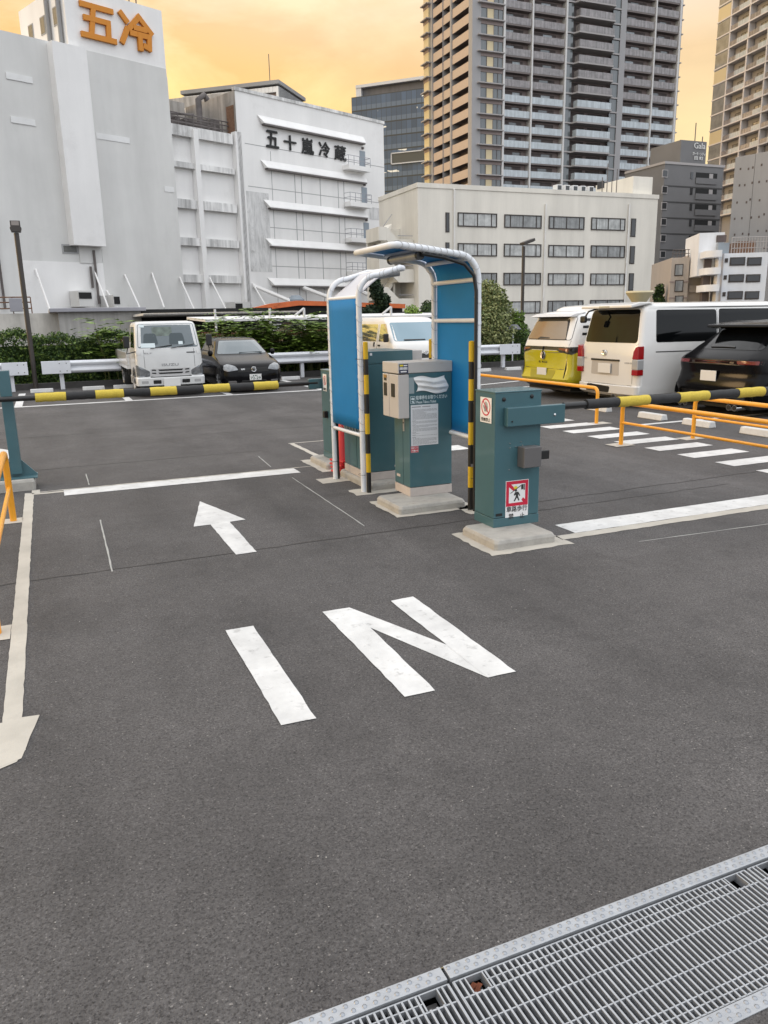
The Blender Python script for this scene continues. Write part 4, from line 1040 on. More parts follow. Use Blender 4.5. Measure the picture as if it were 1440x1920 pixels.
for sg in (1, -1): sh.patch('tail_lamp', pc, [(sg*.52, .86), (sg*.84, .855), (sg*.84, .915), (sg*.50, .912)], 'end', 'taildim', .005, .015)
sh.text('lettering', pc, 'PORSCHE', .31, .928, .62, .028, 'dimchrome', bold=.0, off=.012)
sh.text('lettering', pc, 'Cayenne', .25, .80, .30, .032, 'dimchrome', bold=.0, off=.008)
plate_obj(pc, .015, .03, .655, .34, .17)
sh.patch('lower_insert', pc, [(.80, .22), (-.80, .22), (-.80, .40), (.80, .40)], 'end', 'trim', .004, .05)
sh.patch('wiper', pc, [(.30, 1.10), (.0, 1.105), (-.22, 1.10), (-.22, 1.115), (.0, 1.135), (.30, 1.145)], 'end', 'trim', .02, .01, rings=2)
sh.patch('side_window', pc, [(.75, 1.10), (2.2, 1.08), (2.1, 1.38), (1.05, 1.40)], 'left', 'carglass', .004, .04)
for wx in ([(.75, 1.10), (2.2, 1.08), (2.1, 1.38), (1.05, 1.40)], [(2.28, 1.08), (3.2, 1.05), (2.75, 1.36), (2.2, 1.38)]): sh.patch('side_window', pc, wx, 'right', 'carglass', .004, .04)
mb = MB()
for y in (.60, .48, -.60, -.48): mb.tube([(-.02, y, .17), (.2, y, .17)], .05, 12)
ex = mb.build('exhaust_tips', 'chrome', pc, smooth=40)
for wx in ([(.75, 1.10), (2.2, 1.08), (2.1, 1.38), (1.05, 1.40)], [(2.28, 1.08), (3.2, 1.05), (2.75, 1.36), (2.2, 1.38)]): sh.patch('side_window', pc, wx, 'right', 'carglass', .004, .04)
mb = MB()
for y in (.60, .48, -.60, -.48): mb.tube([(-.024, y, .17), (-.01, y, .17)], .042, 12)
mb.build('bore', 'blackhole', ex)
for x in (.95, 3.75):
    for sg in (1, -1): wheel(pc, x, sg*.90, .34, side=sg)
arch(sh, pc, .95, .42, 'left', .33)
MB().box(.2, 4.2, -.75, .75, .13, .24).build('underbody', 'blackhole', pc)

# ---- white flatbed truck, facing us
tk = thing('flatbed_truck', 'small white flatbed truck facing the camera with black door mirrors', 'truck', (2.635, 19.02, 0), PI/2)
sh = Shell([(.26, .0, 1.45, .75), (.28, -.05, 1.45, .785), (.44, -.06, 1.45, .79), (.465, -.03, 1.45, .785), (.48, .0, 1.45, .77), (.70, .0, 1.45, .77), (.95, .012, 1.45, .765), (1.10, .03, 1.45, .755), (1.13, .045, 1.45, .75), (1.40, .15, 1.45, .722), (1.66, .26, 1.44, .695), (1.71, .31, 1.42, .66), (1.738, .42, 1.36, .55)], rf=.10, rr_=.08, bow=.04)
sh.build(tk, 'truckwhite')
ws = sh.patch('windscreen', tk, [(.69, 1.135), (-.69, 1.135), (-.635, 1.675), (.635, 1.675)], 'end', 'windscreen', .004, .05)
sh.patch('permit_card', tk, [(.62, 1.145), (.30, 1.14), (.30, 1.24), (.62, 1.24)], 'end', 'teal_text', .007, rings=1); sh.patch('sticker', tk, [(.60, 1.60), (.49, 1.60), (.49, 1.66), (.60, 1.66)], 'end', 'teal_text', .007, rings=1)
sh.patch('sticker', tk, [(-.24, 1.20), (-.34, 1.20), (-.34, 1.27), (-.24, 1.27)], 'end', 'teal_text', .007, rings=1)
sh.patch('rear_cab_window', tk, [(.33, 1.40), (-.12, 1.40), (-.12, 1.60), (.33, 1.60)], 'end', mat('light seen through cab', (.11, .14, .12), .4, var=.4, vs=9), .006, .02, rings=2)
for a, b in ((.52, .26), (-.06, -.36)): sh.patch('seat_headrest', tk, [(a+.04, 1.2), (b-.04, 1.2), (b, 1.46), (a, 1.46)], 'end', mat('seat seen through glass', (.036, .055, .063), .12), .0065, .06, rings=2)
for sg in (1, -1): sh.patch('head_lamp', tk, [(sg*.76, .47), (sg*.475, .49), (sg*.47, .60), (sg*.765, .76)], 'end', 'headlamp', .007, .03)
for sg in (1, -1): sh.patch('lamp_reflector', tk, [(sg*.56+.07*math.cos(2*PI*k/12), .565+.07*math.sin(2*PI*k/12)) for k in range(12)], 'end', 'headlamp', .010, rings=2)
sh.patch('grille', tk, [(.46, .475), (-.46, .475), (-.46, .66), (.46, .66)], 'end', mat('pale grille', (.45, .45, .45), .4), .004, .03)
for z, w in ((.605, .26), (.535, .26)): sh.patch('grille_slot', tk, [(w, z), (-w, z), (-w-.03, z+.035), (w+.03, z+.035)], 'end', 'blackhole', .008, .01, rings=2)
for sg in (1, -1):
    for z in (.61, .54): sh.patch('grille_slot', tk, [(sg*.33, z), (sg*.43, z+.01), (sg*.43, z+.035), (sg*.34, z+.03)], 'end', 'blackhole', .008, .01, rings=2)
sh.patch('bumper_gap', tk, [(.47, .462), (-.47, .462), (-.47, .478), (.47, .478)], 'end', 'blackhole', .006, rings=1)
for sg in (1, -1):
    sh.patch('bumper_opening', tk, [(sg*.42, .315), (sg*.24, .315), (sg*.24, .40), (sg*.42, .40)], 'end', 'blackhole', .004, .02); sh.patch('fog_lamp', tk, [(sg*.68, .33), (sg*.53, .33), (sg*.53, .39), (sg*.68, .39)], 'end', 'tailclear', .006, .015)
plate_obj(tk, -.075, .0, .345, .38, .19)
sh.text('lettering', tk, 'ISUZU', .19, .715, .38, .055, 'ink_grey', bold=.03); sh.text('lettering', tk, 'ELF', .56, 1.0, .17, .03, 'ink_grey', bold=.02)
for sg in (1, -1): sh.patch('marker_lamp', tk, [(sg*.64, .985), (sg*.74, .985), (sg*.74, 1.06), (sg*.64, 1.06)], 'end', 'plate', .01, .02)
sh.patch('badge_strip', tk, [(-.40, 1.0), (-.60, 1.0), (-.60, 1.025), (-.40, 1.025)], 'end', 'trim', .005, rings=1)
for sg in (1, -1): sh.patch('panel_gap', tk, [(sg*.57, .68), (sg*.578, .68), (sg*.578, 1.1), (sg*.57, 1.1)], 'end', 'gap', .002, rings=1)
mb = MB()
for y0, y1, z1 in ((.42, -.08, 1.20), (-.05, -.60, 1.21)): mb.tube([(.0, y0, 1.12), (.02, (y0+y1)/2, 1.16), (.05, y1, z1-.01)], .010, 5)
mb.build('wipers', 'trim', tk)
sh.patch('side_window', tk, [(.32, 1.14), (1.15, 1.14), (1.15, 1.62), (.45, 1.62)], 'left', 'carglass', .004, .04)
sh.patch('door_gap', tk, [(.22, .5), (.23, .5), (.23, 1.1), (.22, 1.1)], 'left', 'gap', .003, rings=1)
for sg in (1, -1):
    mb = MB(); mb.box(-.04, .02, sg*.94-.07, sg*.94+.07, 1.15, 1.42); mo = mb.build('door_mirror', 'black', tk, bevel=.025, seg=3)
    mb = MB(); mb.tube([(0, sg*.92, 1.16), (.05, sg*.95, 1.02), (.08, sg*.80, 1.05), (.12, sg*.74, 1.06)], .014, 6); mb.build('mirror_arm', 'trim', mo)
mb = MB(); mb.box(1.55, 4.7, -.84, .84, .60, .68)
mb.build('bed_floor', 'carwhite', tk)
for y0, y1 in ((.80, .84), (-.84, -.80)): MB().box(1.55, 4.7, y0, y1, .685, 1.0).build('side_board', 'carpearl', tk, bevel=.008)
MB().box(4.66, 4.7, -.79, .79, .685, 1.0).build('tail_board', 'carpearl', tk); MB().box(1.56, 1.60, -.79, .79, .685, 1.25).build('head_board', 'carpearl', tk)
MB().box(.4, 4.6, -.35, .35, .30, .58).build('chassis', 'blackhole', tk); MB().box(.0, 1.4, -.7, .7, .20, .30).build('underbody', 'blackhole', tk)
for x in (.62, 3.5):
    for sg in (1, -1): wheel(tk, x, sg*.775, .31, side=sg, rim=True)
arch(sh, tk, .62, .38, 'left', .31)
mb = MB()
for k in range(5): mb.box(1.7+.5*k, 1.78+.5*k, .76, .80, .45, .60)
mb.build('side_guard', 'trim', tk)

# ---- small black hatchback, facing us
pl = thing('black_hatchback', 'small black hatchback facing the camera beside the white truck, golden light on its bonnet', 'car', (4.57, 18.85, 0), PI/2)
sh = Shell([(.10, .10, 3.4, .62), (.15, .02, 3.45, .70), (.28, -.03, 3.5, .738), (.44, -.03, 3.52, .745), (.56, .0, 3.52, .745), (.64, .04, 3.5, .742), (.70, .16, 3.5, .735), (.75, .36, 3.5, .728), (.80, .58, 3.48, .718), (.85, .80, 3.46, .705), (.88, .93, 3.44, .695), (.93, 1.02, 3.42, .675), (1.08, 1.26, 3.35, .60), (1.20, 1.47, 3.25, .545), (1.245, 1.60, 3.18, .51), (1.275, 1.80, 3.05, .45), (1.29, 2.1, 2.8, .3)], rf=.20, rr_=.2, bow=.13)
sh.build(pl, 'carblack')
sh.patch('windscreen', pl, [(.63, .905), (-.63, .905), (-.47, 1.215), (.47, 1.215)], 'end', 'windscreen', .004, .04, rings=8)
for sg in (1, -1): sh.patch('head_lamp', pl, [(sg*.36, .555), (sg*.62, .52), (sg*.70, .56), (sg*.68, .66), (sg*.58, .695), (sg*.42, .64)], 'end', 'headlamp', .006, .03); sh.patch('lamp_reflector', pl, [(sg*.54+.05*math.cos(2*PI*k/12), .605+.05*math.sin(2*PI*k/12)) for k in range(12)], 'end', 'headlamp', .010, rings=2)
sh.patch('grille', pl, [(.38, .50), (-.38, .50), (-.35, .60), (.35, .60)], 'end', 'blackhole', .004, .02)
emblem(pl, -.04, 0, .565, .058, 'w')
sh.text('lettering', pl, 'GTI', .30, .55, .09, .03, 'chrome', bold=.03)
plate_obj(pl, -.04, -.03, .375, .29, .145, 0, '72-29')
sh.patch('lower_intake', pl, [(.34, .19), (-.34, .19), (-.30, .31), (.30, .31)], 'end', 'blackhole', .003, .03)
for sg in (1, -1): sh.patch('fog_lamp', pl, [(sg*.42, .20), (sg*.60, .21), (sg*.62, .30), (sg*.42, .30)], 'end', 'grey_box', .003, .03)
sh.patch('side_window', pl, [(1.22, .90), (2.05, .90), (2.05, 1.20), (1.68, 1.20)], 'left', 'carglass', .004, .03); sh.patch('side_window', pl, [(2.12, .90), (2.85, .92), (2.75, 1.18), (2.12, 1.20)], 'left', 'carglass', .004, .03)
for sg in (1, -1):
    mb = MB(); mb.lathe([(.02, -.06), (.07, -.04), (.075, .03), (.03, .06)], 12); mb.xf(Matrix.Translation((1.15, sg*.80, .93)) @ Matrix.Rotation(PI/2, 4, 'X') @ Matrix.Scale(.7, 4, (1, 0, 0))); mb.build('door_mirror', 'carblack', pl, smooth=60)
for x in (.62, 2.85):
    for sg in (1, -1): wheel(pl, x, sg*.735, .28, .18, side=sg)
    arch(sh, pl, x, .33, 'left', .28)
mb = MB(); mb.tube([(1.0, .1, .93), (1.06, -.5, .935)], .008, 5); mb.build('wiper', 'trim', pl)
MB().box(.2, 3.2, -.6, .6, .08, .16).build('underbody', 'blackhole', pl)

# ---- second white van, facing us behind the shelters
v2 = thing('white_van', 'white van facing the camera, seen through the shelters with its windows mirroring the golden sky', 'van', (9.18, 18.75, 0), PI/2)
L = 4.6
sh = Shell([(.18, .05, L, .78), (.24, -.03, L, .83), (.40, -.05, L, .85), (.62, -.03, L, .855), (.85, .02, L, .852), (.98, .07, L, .845), (1.04, .14, L, .835), (1.08, .20, L, .825), (1.35, .52, L-.06, .775), (1.58, .80, L-.12, .735), (1.66, .92, L-.15, .70), (1.71, 1.06, L-.2, .63), (1.735, 1.35, L-.4, .42)], rf=.16, rr_=.1, bow=.08)
sh.build(v2, 'carpearl')
sh.patch('windscreen', v2, [(.76, 1.10), (-.76, 1.10), (-.66, 1.575), (.66, 1.575)], 'end', 'skytint_screen', .004, .05, rings=8)
sh.patch('side_window', v2, [(.50, 1.10), (1.25, 1.08), (1.25, 1.54), (.92, 1.55)], 'left', 'mirrorglass', .004, .04)
sh.patch('side_window', v2, [(1.42, 1.08), (2.75, 1.08), (2.75, 1.54), (1.42, 1.54)], 'left', 'mirrorglass', .004, .04); sh.patch('side_window', v2, [(2.85, 1.08), (4.2, 1.08), (4.2, 1.54), (2.85, 1.54)], 'left', 'mirrorglass', .004, .04)
sh.patch('door_handle', v2, [(1.10, .96), (1.24, .96), (1.24, 1.0), (1.10, 1.0)], 'left', 'trim', .02, .01, rings=1); sh.patch('door_handle', v2, [(1.50, .94), (1.56, .94), (1.56, 1.06), (1.50, 1.06)], 'left', 'trim', .02, .01, rings=1)
for x in (1.34, 2.8): sh.patch('door_gap', v2, [(x, .35), (x+.01, .35), (x+.01, 1.60), (x, 1.60)], 'left', 'gap', .002, rings=1)
sh.patch('grille', v2, [(.45, .66), (-.45, .66), (-.42, .78), (.42, .78)], 'end', 'trim', .004, .02); sh.patch('lower_grille', v2, [(.55, .34), (-.55, .34), (-.5, .52), (.5, .52)], 'end', 'blackhole', .004, .03)
for sg in (1, -1): sh.patch('head_lamp', v2, [(sg*.50, .66), (sg*.78, .64), (sg*.80, .82), (sg*.52, .80)], 'end', 'headlamp', .006, .03)
plate_obj(v2, -.06, 0, .44, .32, .16)
emblem(v2, -.02, 0, .80, .06, 'oval')
sh.patch('wiper', v2, [(.5, 1.11), (-.1, 1.115), (-.1, 1.13), (.5, 1.135)], 'end', 'trim', .02, rings=1)
for sg in (1, -1): mb = MB(); mb.box(.44, .54, sg*.93-.07, sg*.93+.07, 1.08, 1.30); mb.build('door_mirror', 'black', v2, bevel=.03, seg=3)
for x in (.75, 3.3):
    for sg in (1, -1): wheel(v2, x, sg*.84, .30, side=sg)
    arch(sh, v2, x, .37, 'left', .30)
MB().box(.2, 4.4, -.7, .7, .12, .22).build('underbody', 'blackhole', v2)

# ================================================================ FAR EDGE OF THE LOT
YR = 22.9
kb = MB(); kb.box(-30, 40, 23.35, 23.55, 0, .16)
M['kerb'] = mat('dark kerb', (.075, .072, .07), .85, var=.15, vs=4)
structure('kerb', kb, 'kerb')
soil = MB(); soil.box(-30, 40, 23.55, 27.0, 0, .12)
M['soil'] = mat('soil', (.05, .042, .03), .95, var=.3, vs=3)
structure('planting_bed', soil, 'soil')

def guard_rail(lab, x0, x1, posts, plates, y=YR):
    q = thing('guard_rail', lab, 'guard rail', (x0, y, 0), 0, 'white guard rails along the far edge')
    zc = .60; hh = .165
    prof = [(-.01, -hh), (-.055, -hh+.03), (-.075, -.10), (-.06, -.055), (-.012, -.02), (-.012, .02), (-.06, .055), (-.075, .10), (-.055, hh-.03), (-.01, hh)]
    prof += [(p+.012, z) for p, z in reversed(prof)]
    mb = MB(); L = x1-x0
    vs = [(0, p, zc+z) for p, z in prof]+[(L, p, zc+z) for p, z in prof]; n = len(prof)
    mb.add(vs, [(i, (i+1) % n, n+(i+1) % n, n+i) for i in range(n)]); mb.build('beam', 'rail', q)
    for px in posts:
        mb = MB(); mb.box(px-x0-.055, px-x0+.055, .02, .13, 0, zc+hh-.02); mb.build('post', 'rail', q, bevel=.01)
    for a, b in plates:
        o = MB().prism([(a-x0, zc-hh), (b-x0, zc-hh), (b-x0, zc+hh), (a-x0, zc+hh)], -.105, -.085, 'y').build('end_plate', 'rail', q, bevel=.004)
        mb = MB()
        for fx in (.62, .86):
            for zz in (-.1, .1): mb.cyl((a-x0+(b-a)*fx, -.112, zc+zz), (a-x0+(b-a)*fx, -.105, zc+zz), .014, None, 8)
        mb.build('bolts', 'grey_box', o)
xa = at_y(78, 690, YR).x; xe = at_y(972, 680, YR).x; xl = at_y(52, 690, YR).x
pts = [at_y(p, 700, YR).x for p in (115, 385, 568, 755)]+[at_y(945, 690, YR).x]
guard_rail('long white guard rail behind the parked truck and cars', xa, xe, pts, [(xa, xa+.72), (xe-.8, xe)])
guard_rail('short white guard rail at the left edge behind the lamp post', -6, xl, [xl-.42, xl-3], [(xl-.62, xl)])
# wheel stops
def wheel_stop(lab, x, y, rz, L=.55, grp='white concrete wheel stops in the far bays'):
    mb = MB(); c = [(-.075, 0), (.075, 0), (.05, .095), (-.05, .095)]; mb.prism(c, -L/2, L/2, 'x')
    o = mb.build('wheel_stop', 'wheelstop', bevel=.012); o.location = (x, y, .001); o.rotation_euler = (0, 0, rz); return setp(o, lab, 'wheel stop', grp)
M['wheelstop'] = mat('wheel stop concrete', (.58, .58, .57), .8, var=.1, vs=8, grime=.4, gcol=(.3, .29, .27), gs=6)
for px, py, lb in ((79, 735, 'wheel stop near the foot of the left lamp post'), (176, 731, 'wheel stop between the guard rail post and the truck'), (232, 727, 'wheel stop just left of the truck rear wheel'), (545, 712, 'wheel stop right of the small black car'), (905, 697, 'wheel stop right of the right shelter'), (962, 694, 'wheel stop at the far left corner of the yellow van')):
    p = gnd(px, py); wheel_stop(lb, p.x, min(p.y, 22.3), 0)
for y, lb in ((10.03, 'wheel stop under the rear of the white van'), (9.02, 'wheel stop left of the stall line under the black car'), (7.9, 'wheel stop under the right side of the black car'), (11.4, 'wheel stop under the white van left side')):
    wheel_stop(lb, 9.02+.02*y/10, y, PI/2, .56, 'white concrete wheel stops in the right bays')
# lamp posts
def lamp_post(lab, x, y, h, dirx, hd):
    q = thing('lamp_post', lab, 'lamp post', (x, y, 0), 0, 'dark lamp posts of the car park')
    MB().tube([(0, 0, 0), (0, 0, h)], .062, 12).build('pole', 'lamp', q, smooth=60)
    if hd:
        mb = MB(); mb.prism([(-.16, .02), (.16, .02), (.20, .16), (.17, .22), (.17, .42), (-.17, .42), (-.17, .22), (-.2, .16)], -.17, .10, 'y'); hdo = mb.xf(Matrix.Translation((0, 0, h)) @ Matrix.Scale(.70, 4)).build('lamp_head', 'lamp', q, bevel=.01)
        mb = MB(); mb.box(-.09, .09, -.124, -.12, h+.175, h+.28); mb.build('lens', 'glass_lamp', hdo)
    else:
        mb = MB(); mb.box(-.05, .05, -.05, .05, h, h+.08); mb.box(-.08, .42, -.14, .14, 0, .10)
        hdo = MB(); hdo.box(-.06, .44, -.16, .16, 0, .10); hdo.xf(Matrix.Translation((0, 0, h+.06)) @ Matrix.Rotation(-.32, 4, 'Y')); ho = hdo.build('lamp_head', 'lamp', q, bevel=.012)
        MB().box(-.02, .40, -.13, .13, -.012, -.002).xf(Matrix.Translation((0, 0, h+.06)) @ Matrix.Rotation(-.32, 4, 'Y')).build('lens', 'glass_lamp', ho)
    return q
p = at_y(68, 730, 23.15); top = at_y(32, 437, 23.15)
lamp_post('dark lamp post with square flood head at the left, in front of the hedge', p.x, 23.15, top.z, 1, True)
yl = 26.2; p = at_y(978, 640, yl)
lamp_post('dark lamp post with tilted head in front of the beige building', p.x, yl, at_y(985, 462, yl).z, 1, False)
# small solar lamp by the rail
q = thing('solar_light', 'small solar panel on a white pole behind the guard rail by the yellow van', 'solar light', (at_y(961, 650, 23.8).x, 23.8, .1))
MB().tube([(0, 0, 0), (0, 0, 1.12)], .025, 8).build('pole', 'white_pipe', q)
M['pv'] = mat('solar cells', (.03, .035, .05), .2)
mb = MB(); mb.box(-.26, .26, -.16, .16, -.012, .012); mb.xf(Matrix.Translation((0, 0, 1.2)) @ Matrix.Rotation(.55, 4, 'X')); mb.build('solar_panel', ['pv'], q, bevel=.004)

# ---- hedge, saplings, trees
def hedge(lab, x0, x1, y0, y1, h, n, seed, mats=('leaf1', 'leaf2', 'leaf3')):
    q = thing('hedge', lab, 'hedge', (x0, y0, .1), 0, 'hedges along the far edge'); w = x1-x0; d = y1-y0
    def pos(rr):
        u = rr.random(); x = rr.random()*w; hh = h*(1+.07*math.sin(x*2.1+seed)+.06*math.sin(x*5.3))
        if u < .62: y = .0+.18*rr.random()**2+.10*math.sin(x*3+7*0)*rr.random(); z = hh*rr.random(); o = (0, -1, .3)
        else: y = d*rr.random()*.8; z = hh*(1-.12*rr.random()**2)+.14*rr.random()**4; o = (0, -.3, 1)
        y += .10*math.sin(x*4.1+z*5)*math.cos(z*4+x); return (x, y, z), o
    leaves(mb := MB(), n, pos, .085, 3, .35, seed).build('foliage', list(mats), q)
    mb = MB(); rr = random.Random(seed)
    for k in range(int(w*3)): x = rr.uniform(.1, w-.1); y = rr.uniform(.2, d*.6); mb.tube([(x, y, 0), (x+rr.uniform(-.1, .1), y, h*.55), (x+rr.uniform(-.2, .2), y+.1, h*.9)], [.02, .014, .006], 4)
    mb.build('stems', 'bark', q)
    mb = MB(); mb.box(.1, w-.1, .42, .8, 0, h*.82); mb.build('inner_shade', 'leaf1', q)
    return q
hh = at_y(100, 632, 24.0).z-.1
hedge('clipped dark hedge behind the lamp post and left guard rail', -7, at_y(245, 640, 24).x, 23.85, 25.2, hh, 26000, 1)
hedge('low hedge behind the guard rail on the right, under the pale tree', at_y(900, 640, 24.2).x-1.2, 22, 24.0, 25.4, .95, 12000, 3)
hedge('ragged fresh green hedge behind the small black car and the left shelter', at_y(372, 640, 24).x, at_y(900, 640, 24.2).x-1.25, 24.0, 25.2, 1.12, 15000, 4, ('leafy2', 'leaf2', 'leaf3'))
def sapling(lab, x, y, h, seed, spread=.9, nf=9, ms=('leafy', 'leafy2', 'leaf2')):
    q = thing('sapling', lab, 'sapling', (x, y, .1), 0, 'feathery leaved saplings behind the guard rail'); rr = random.Random(seed); st = MB(); lf = MB()
    for sh in range(3):
        bx, by = rr.uniform(-.2, .2), rr.uniform(-.15, .15); lean = rr.uniform(-.25, .25); hh = h*rr.uniform(.72, 1)
        P = [Vector((bx+lean*t*t*hh, by-.1*t, hh*t)) for t in (0, .25, .5, .75, 1)]
        st.tube(P, [.018, .015, .011, .008, .003], 5)
        for k in range(nf):
            t = .30+.70*k/(nf-1); i = min(3, int(t*4)); p = P[i].lerp(P[i+1], t*4-i); a = k*2.4+sh*1.1+rr.uniform(-.4, .4)
            d = Vector((math.cos(a), math.sin(a)*.8, .35)).normalized(); L = spread*rr.uniform(.35, .62); m = 7; prev = p
            for j in range(1, m+1):
                s = j/m; c = p+d*L*s+Vector((0, 0, -.30*L*s*s)); tang = (c-prev).normalized(); side = tang.cross(Vector((0, 0, 1))).normalized()
                for sg in (-1, 1):
                    e = (side*sg+tang*.35+Vector((0, 0, rr.uniform(-.25, .1)))).normalized()*(.15*(1-.35*s))*rr.uniform(.8, 1.2); wv = tang*.030
                    lf.add([c-wv, c+e*.5-wv*1.0, c+e, c+e*.5+wv*1.3, c+wv], [(0, 1, 2, 3, 4)], 0 if rr.random() < .5 else (1 if rr.random() < .7 else 2))
                prev = c
    lf.build('foliage', list(ms), q); st.build('stem', 'twig', q, smooth=60)
sapx = [(200, 605, 'by the left hedge, rising above it left of the truck'), (395, 590, 'just right of the truck cab'), (428, 596, 'over the roof of the small black car'), (470, 590, 'behind the right side of the small black car'), (505, 588, 'second right of the small black car'), (540, 600, 'in the gap between black car and left shelter'), (575, 598, 'nearest to the left shelter on its left side'), (450, 600, 'above the windscreen of the small black car'), (488, 586, 'tallest, right of the black car'), (556, 592, 'second left of the left shelter'), (590, 612, 'low, touching the left shelter'), (600, 606, 'half hidden behind the left shelter'), (700, 640, 'behind the far white van')]
for k, (px, py, lb) in enumerate(sapx):
    y = 23.72+.12*(k % 3); p = at_y(px, py, y); sapling('feathery sapling '+lb, p.x, y, p.z, 20+k, 1.45, 18)
    if 0 < k < 11: p2 = at_y(px+16, py+30, y-.05); sapling('shorter feathery sapling '+lb, p2.x, y-.05, p2.z, 60+k, 1.1, 11)
# trees
def tree_px(lab, px, base, top, D, wpx, n, size, mats, seed, shape='round', **k):
    b = at_d(px, base, D); zt = at_d(px, top, D).z; r = wpx/F_PX*D/2; rr = random.Random(seed); bl = []
    for i in range(9):
        t = i/8; zz = zt*(.25+.66*t); rad = r*(.62 if shape == 'round' else .42)*(1-.45*abs(t-.4)); sp = r*.55*(1-t*.7)
        bl.append((rr.uniform(-sp, sp), rr.uniform(-sp, sp), zz, max(.25*r, rad)))
    return tree(lab, (b.x, b.y, 0), zt, bl, n, size, mats, max(.06, zt*.02), seed, **k)
tree_px('pale green bushy tree right of the right shelter, before the beige building', 912, 660, 538, 27.5, 118, 15000, .11, ['leafp', 'leafp2', 'leafp'], 3)
tree_px('small green tree beside the right lamp post', 968, 660, 588, 29, 60, 4500, .10, ['leafy2', 'leaf2', 'leafp2'], 4)
tree_px('dark conifer left of the beige building stairs', 708, 640, 520, 46, 72, 6000, .2, ['leafd', 'leafd2'], 5, 'tall')
tree_px('bright green shrub seen through the shelters', 775, 625, 578, 38, 62, 4000, .14, ['leafy', 'leafy2', 'leafp'], 6)
tree_px('dark green shrub just left of the right shelter posts', 802, 630, 565, 40, 46, 3500, .14, ['leafd2', 'leaf2', 'leaf1'], 7)
tree_px('dark tree between the beige building and the grey apartment block', 1233, 620, 532, 64, 34, 3000, .22, ['leafd2', 'leaf2', 'leafd'], 8)
# yellowish lantern on white legs behind the vans
p = at_d(1197, 590, 30); q = thing('garden_lantern', 'cream dish-shaped lantern on white legs above the white van roof', 'lantern', (p.x, p.y, 0)); z1 = at_d(1197, 570, 30).z; z2 = at_d(1197, 546, 30).z
M['cream_lamp'] = mat('cream lantern', (.62, .55, .36), .5)
mb = MB(); mb.tube([(-.17, 0, 0), (-.17, 0, z1)], .05, 8); mb.tube([(.17, 0, 0), (.17, 0, z1)], .05, 8); mb.build('legs', 'white_pipe', q)
mb = MB(); mb.lathe([(.20, z1-.05), (.36, z1+.20), (.52, z2-.06), (.50, z2)], 20); mb.build('dish', 'cream_lamp', q, smooth=40)

# ---- low structures between the lot and the warehouse
M['shed'] = mat('painted shed siding', (.40, .39, .37), .7, var=.08, vs=1, streak=.15)
M['shed_trim'] = mat('grey trim', (.30, .30, .33), .6, var=.05)
M['rust'] = mat('rusty steel', (.16, .085, .05), .85, var=.3, vs=4)
M['ob'] = mat('orange beam', (.62, .14, .035), .5, var=.15, vs=1.5, grime=.9, gcol=(.10, .02, .008), gs=.9)
M['corr'] = mat('corrugated sheet', (.45, .44, .42), .6, var=.1)
M['whitesteel'] = mat('white steel', (.68, .68, .68), .5, var=.05)
M['brownslat'] = mat('brown slat fence', (.13, .055, .025), .7, var=.2, vs=3)
M['dirtywhite'] = mat('dirty white parapet', (.52, .50, .46), .8, var=.12, vs=.7, streak=.35, sstretch=(1.2, 1.2, .2), grime=.3, gcol=(.22, .19, .16), gs=.6)
DS = 40
Fs = Frame(at_d(200, 600, DS), 90)
def fpoly(F, pts, off=0): return [F.sh(x, y, off) for x, y in pts]
q = thing('site_shed', 'long grey shed with vertical siding and grey roof trim above the hedge', 'shed', Fs.O, Fs.rz)
s0, h0 = Fs.sh(110, 597); s1, _ = Fs.sh(264, 590); ht = Fs.sh(200, 577)[1]; hb = Fs.sh(200, 584)[1]
mb = MB(); mb.box(s0, s1, 0, 6, 0, hb); n = 12
for k in range(n+1): x = s0+(s1-s0)*k/n; mb.box(x-.012, x+.012, -.018, .0, 0, hb-.002)
mb.build('wall', 'shed', q); MB().box(s0-.4, s1+.25, -.35, 6.1, hb, ht).build('roof_trim', 'shed_trim', q, bevel=.02)
q = thing('boundary_wall', 'pale low wall behind the left end of the hedge, with pipes along its top', 'wall', Fs.O, Fs.rz)
s2 = Fs.sh(-160, 600)[0]; hw = Fs.sh(30, 588, 1)[1]; mb = MB(); mb.box(s2, s0-.01, 1, 1.4, 0, hw); mb.build('wall', 'dirtywhite', q)
mb = MB()
for z in (hw+.25, hw+.55, hw+.8): mb.tube([(s2, 1.1, z), (s0-1.2, 1.1, z)], .035, 6)
for k in range(7): x = s2+(s0-1.2-s2)*k/6; mb.tube([(x, 1.1, hw), (x, 1.1, hw+.8)], .03, 6)
mb.build('pipe_rail', 'rust', q); MB().box(s0-2.2, s0-1.6, .9, 1.3, hw+.1, hw+.75).build('meter_box', 'shed_trim', q, bevel=.02)
# corrugated roof over a dark bay, truck behind
D2 = 38; Fc = Frame(at_d(350, 600, D2), 88)
q = thing('lean_to_roof', 'corrugated lean-to roof with scalloped edge over a dark bay behind the truck', 'roof', Fc.O, Fc.rz)
s0, hA = Fc.sh(268, 586); s1, hB = Fc.sh(560, 588); n = 110; vs = []; top = Fc.sh(350, 588)[1]
mb = MB(); hs = []
for k in range(n*2+1):
    x = s0+(s1-s0)*k/(n*2); w_ = .055*(1 if k % 2 else -1); mb.v += [(x, 0, top+w_), (x, 5, top-.05+w_)]
for k in range(n*2): mb.f.append((2*k, 2*k+2, 2*k+3, 2*k+1)); mb.mi.append(0)
o = mb.build('corrugated_sheet', 'corr', q); sm = o.modifiers.new('t', 'SOLIDIFY'); sm.thickness = .02
mb = MB(); mb.box(s0, s1, 4.6, 4.9, 0, top+.3); mb.build('back_wall', 'blackhole', q)
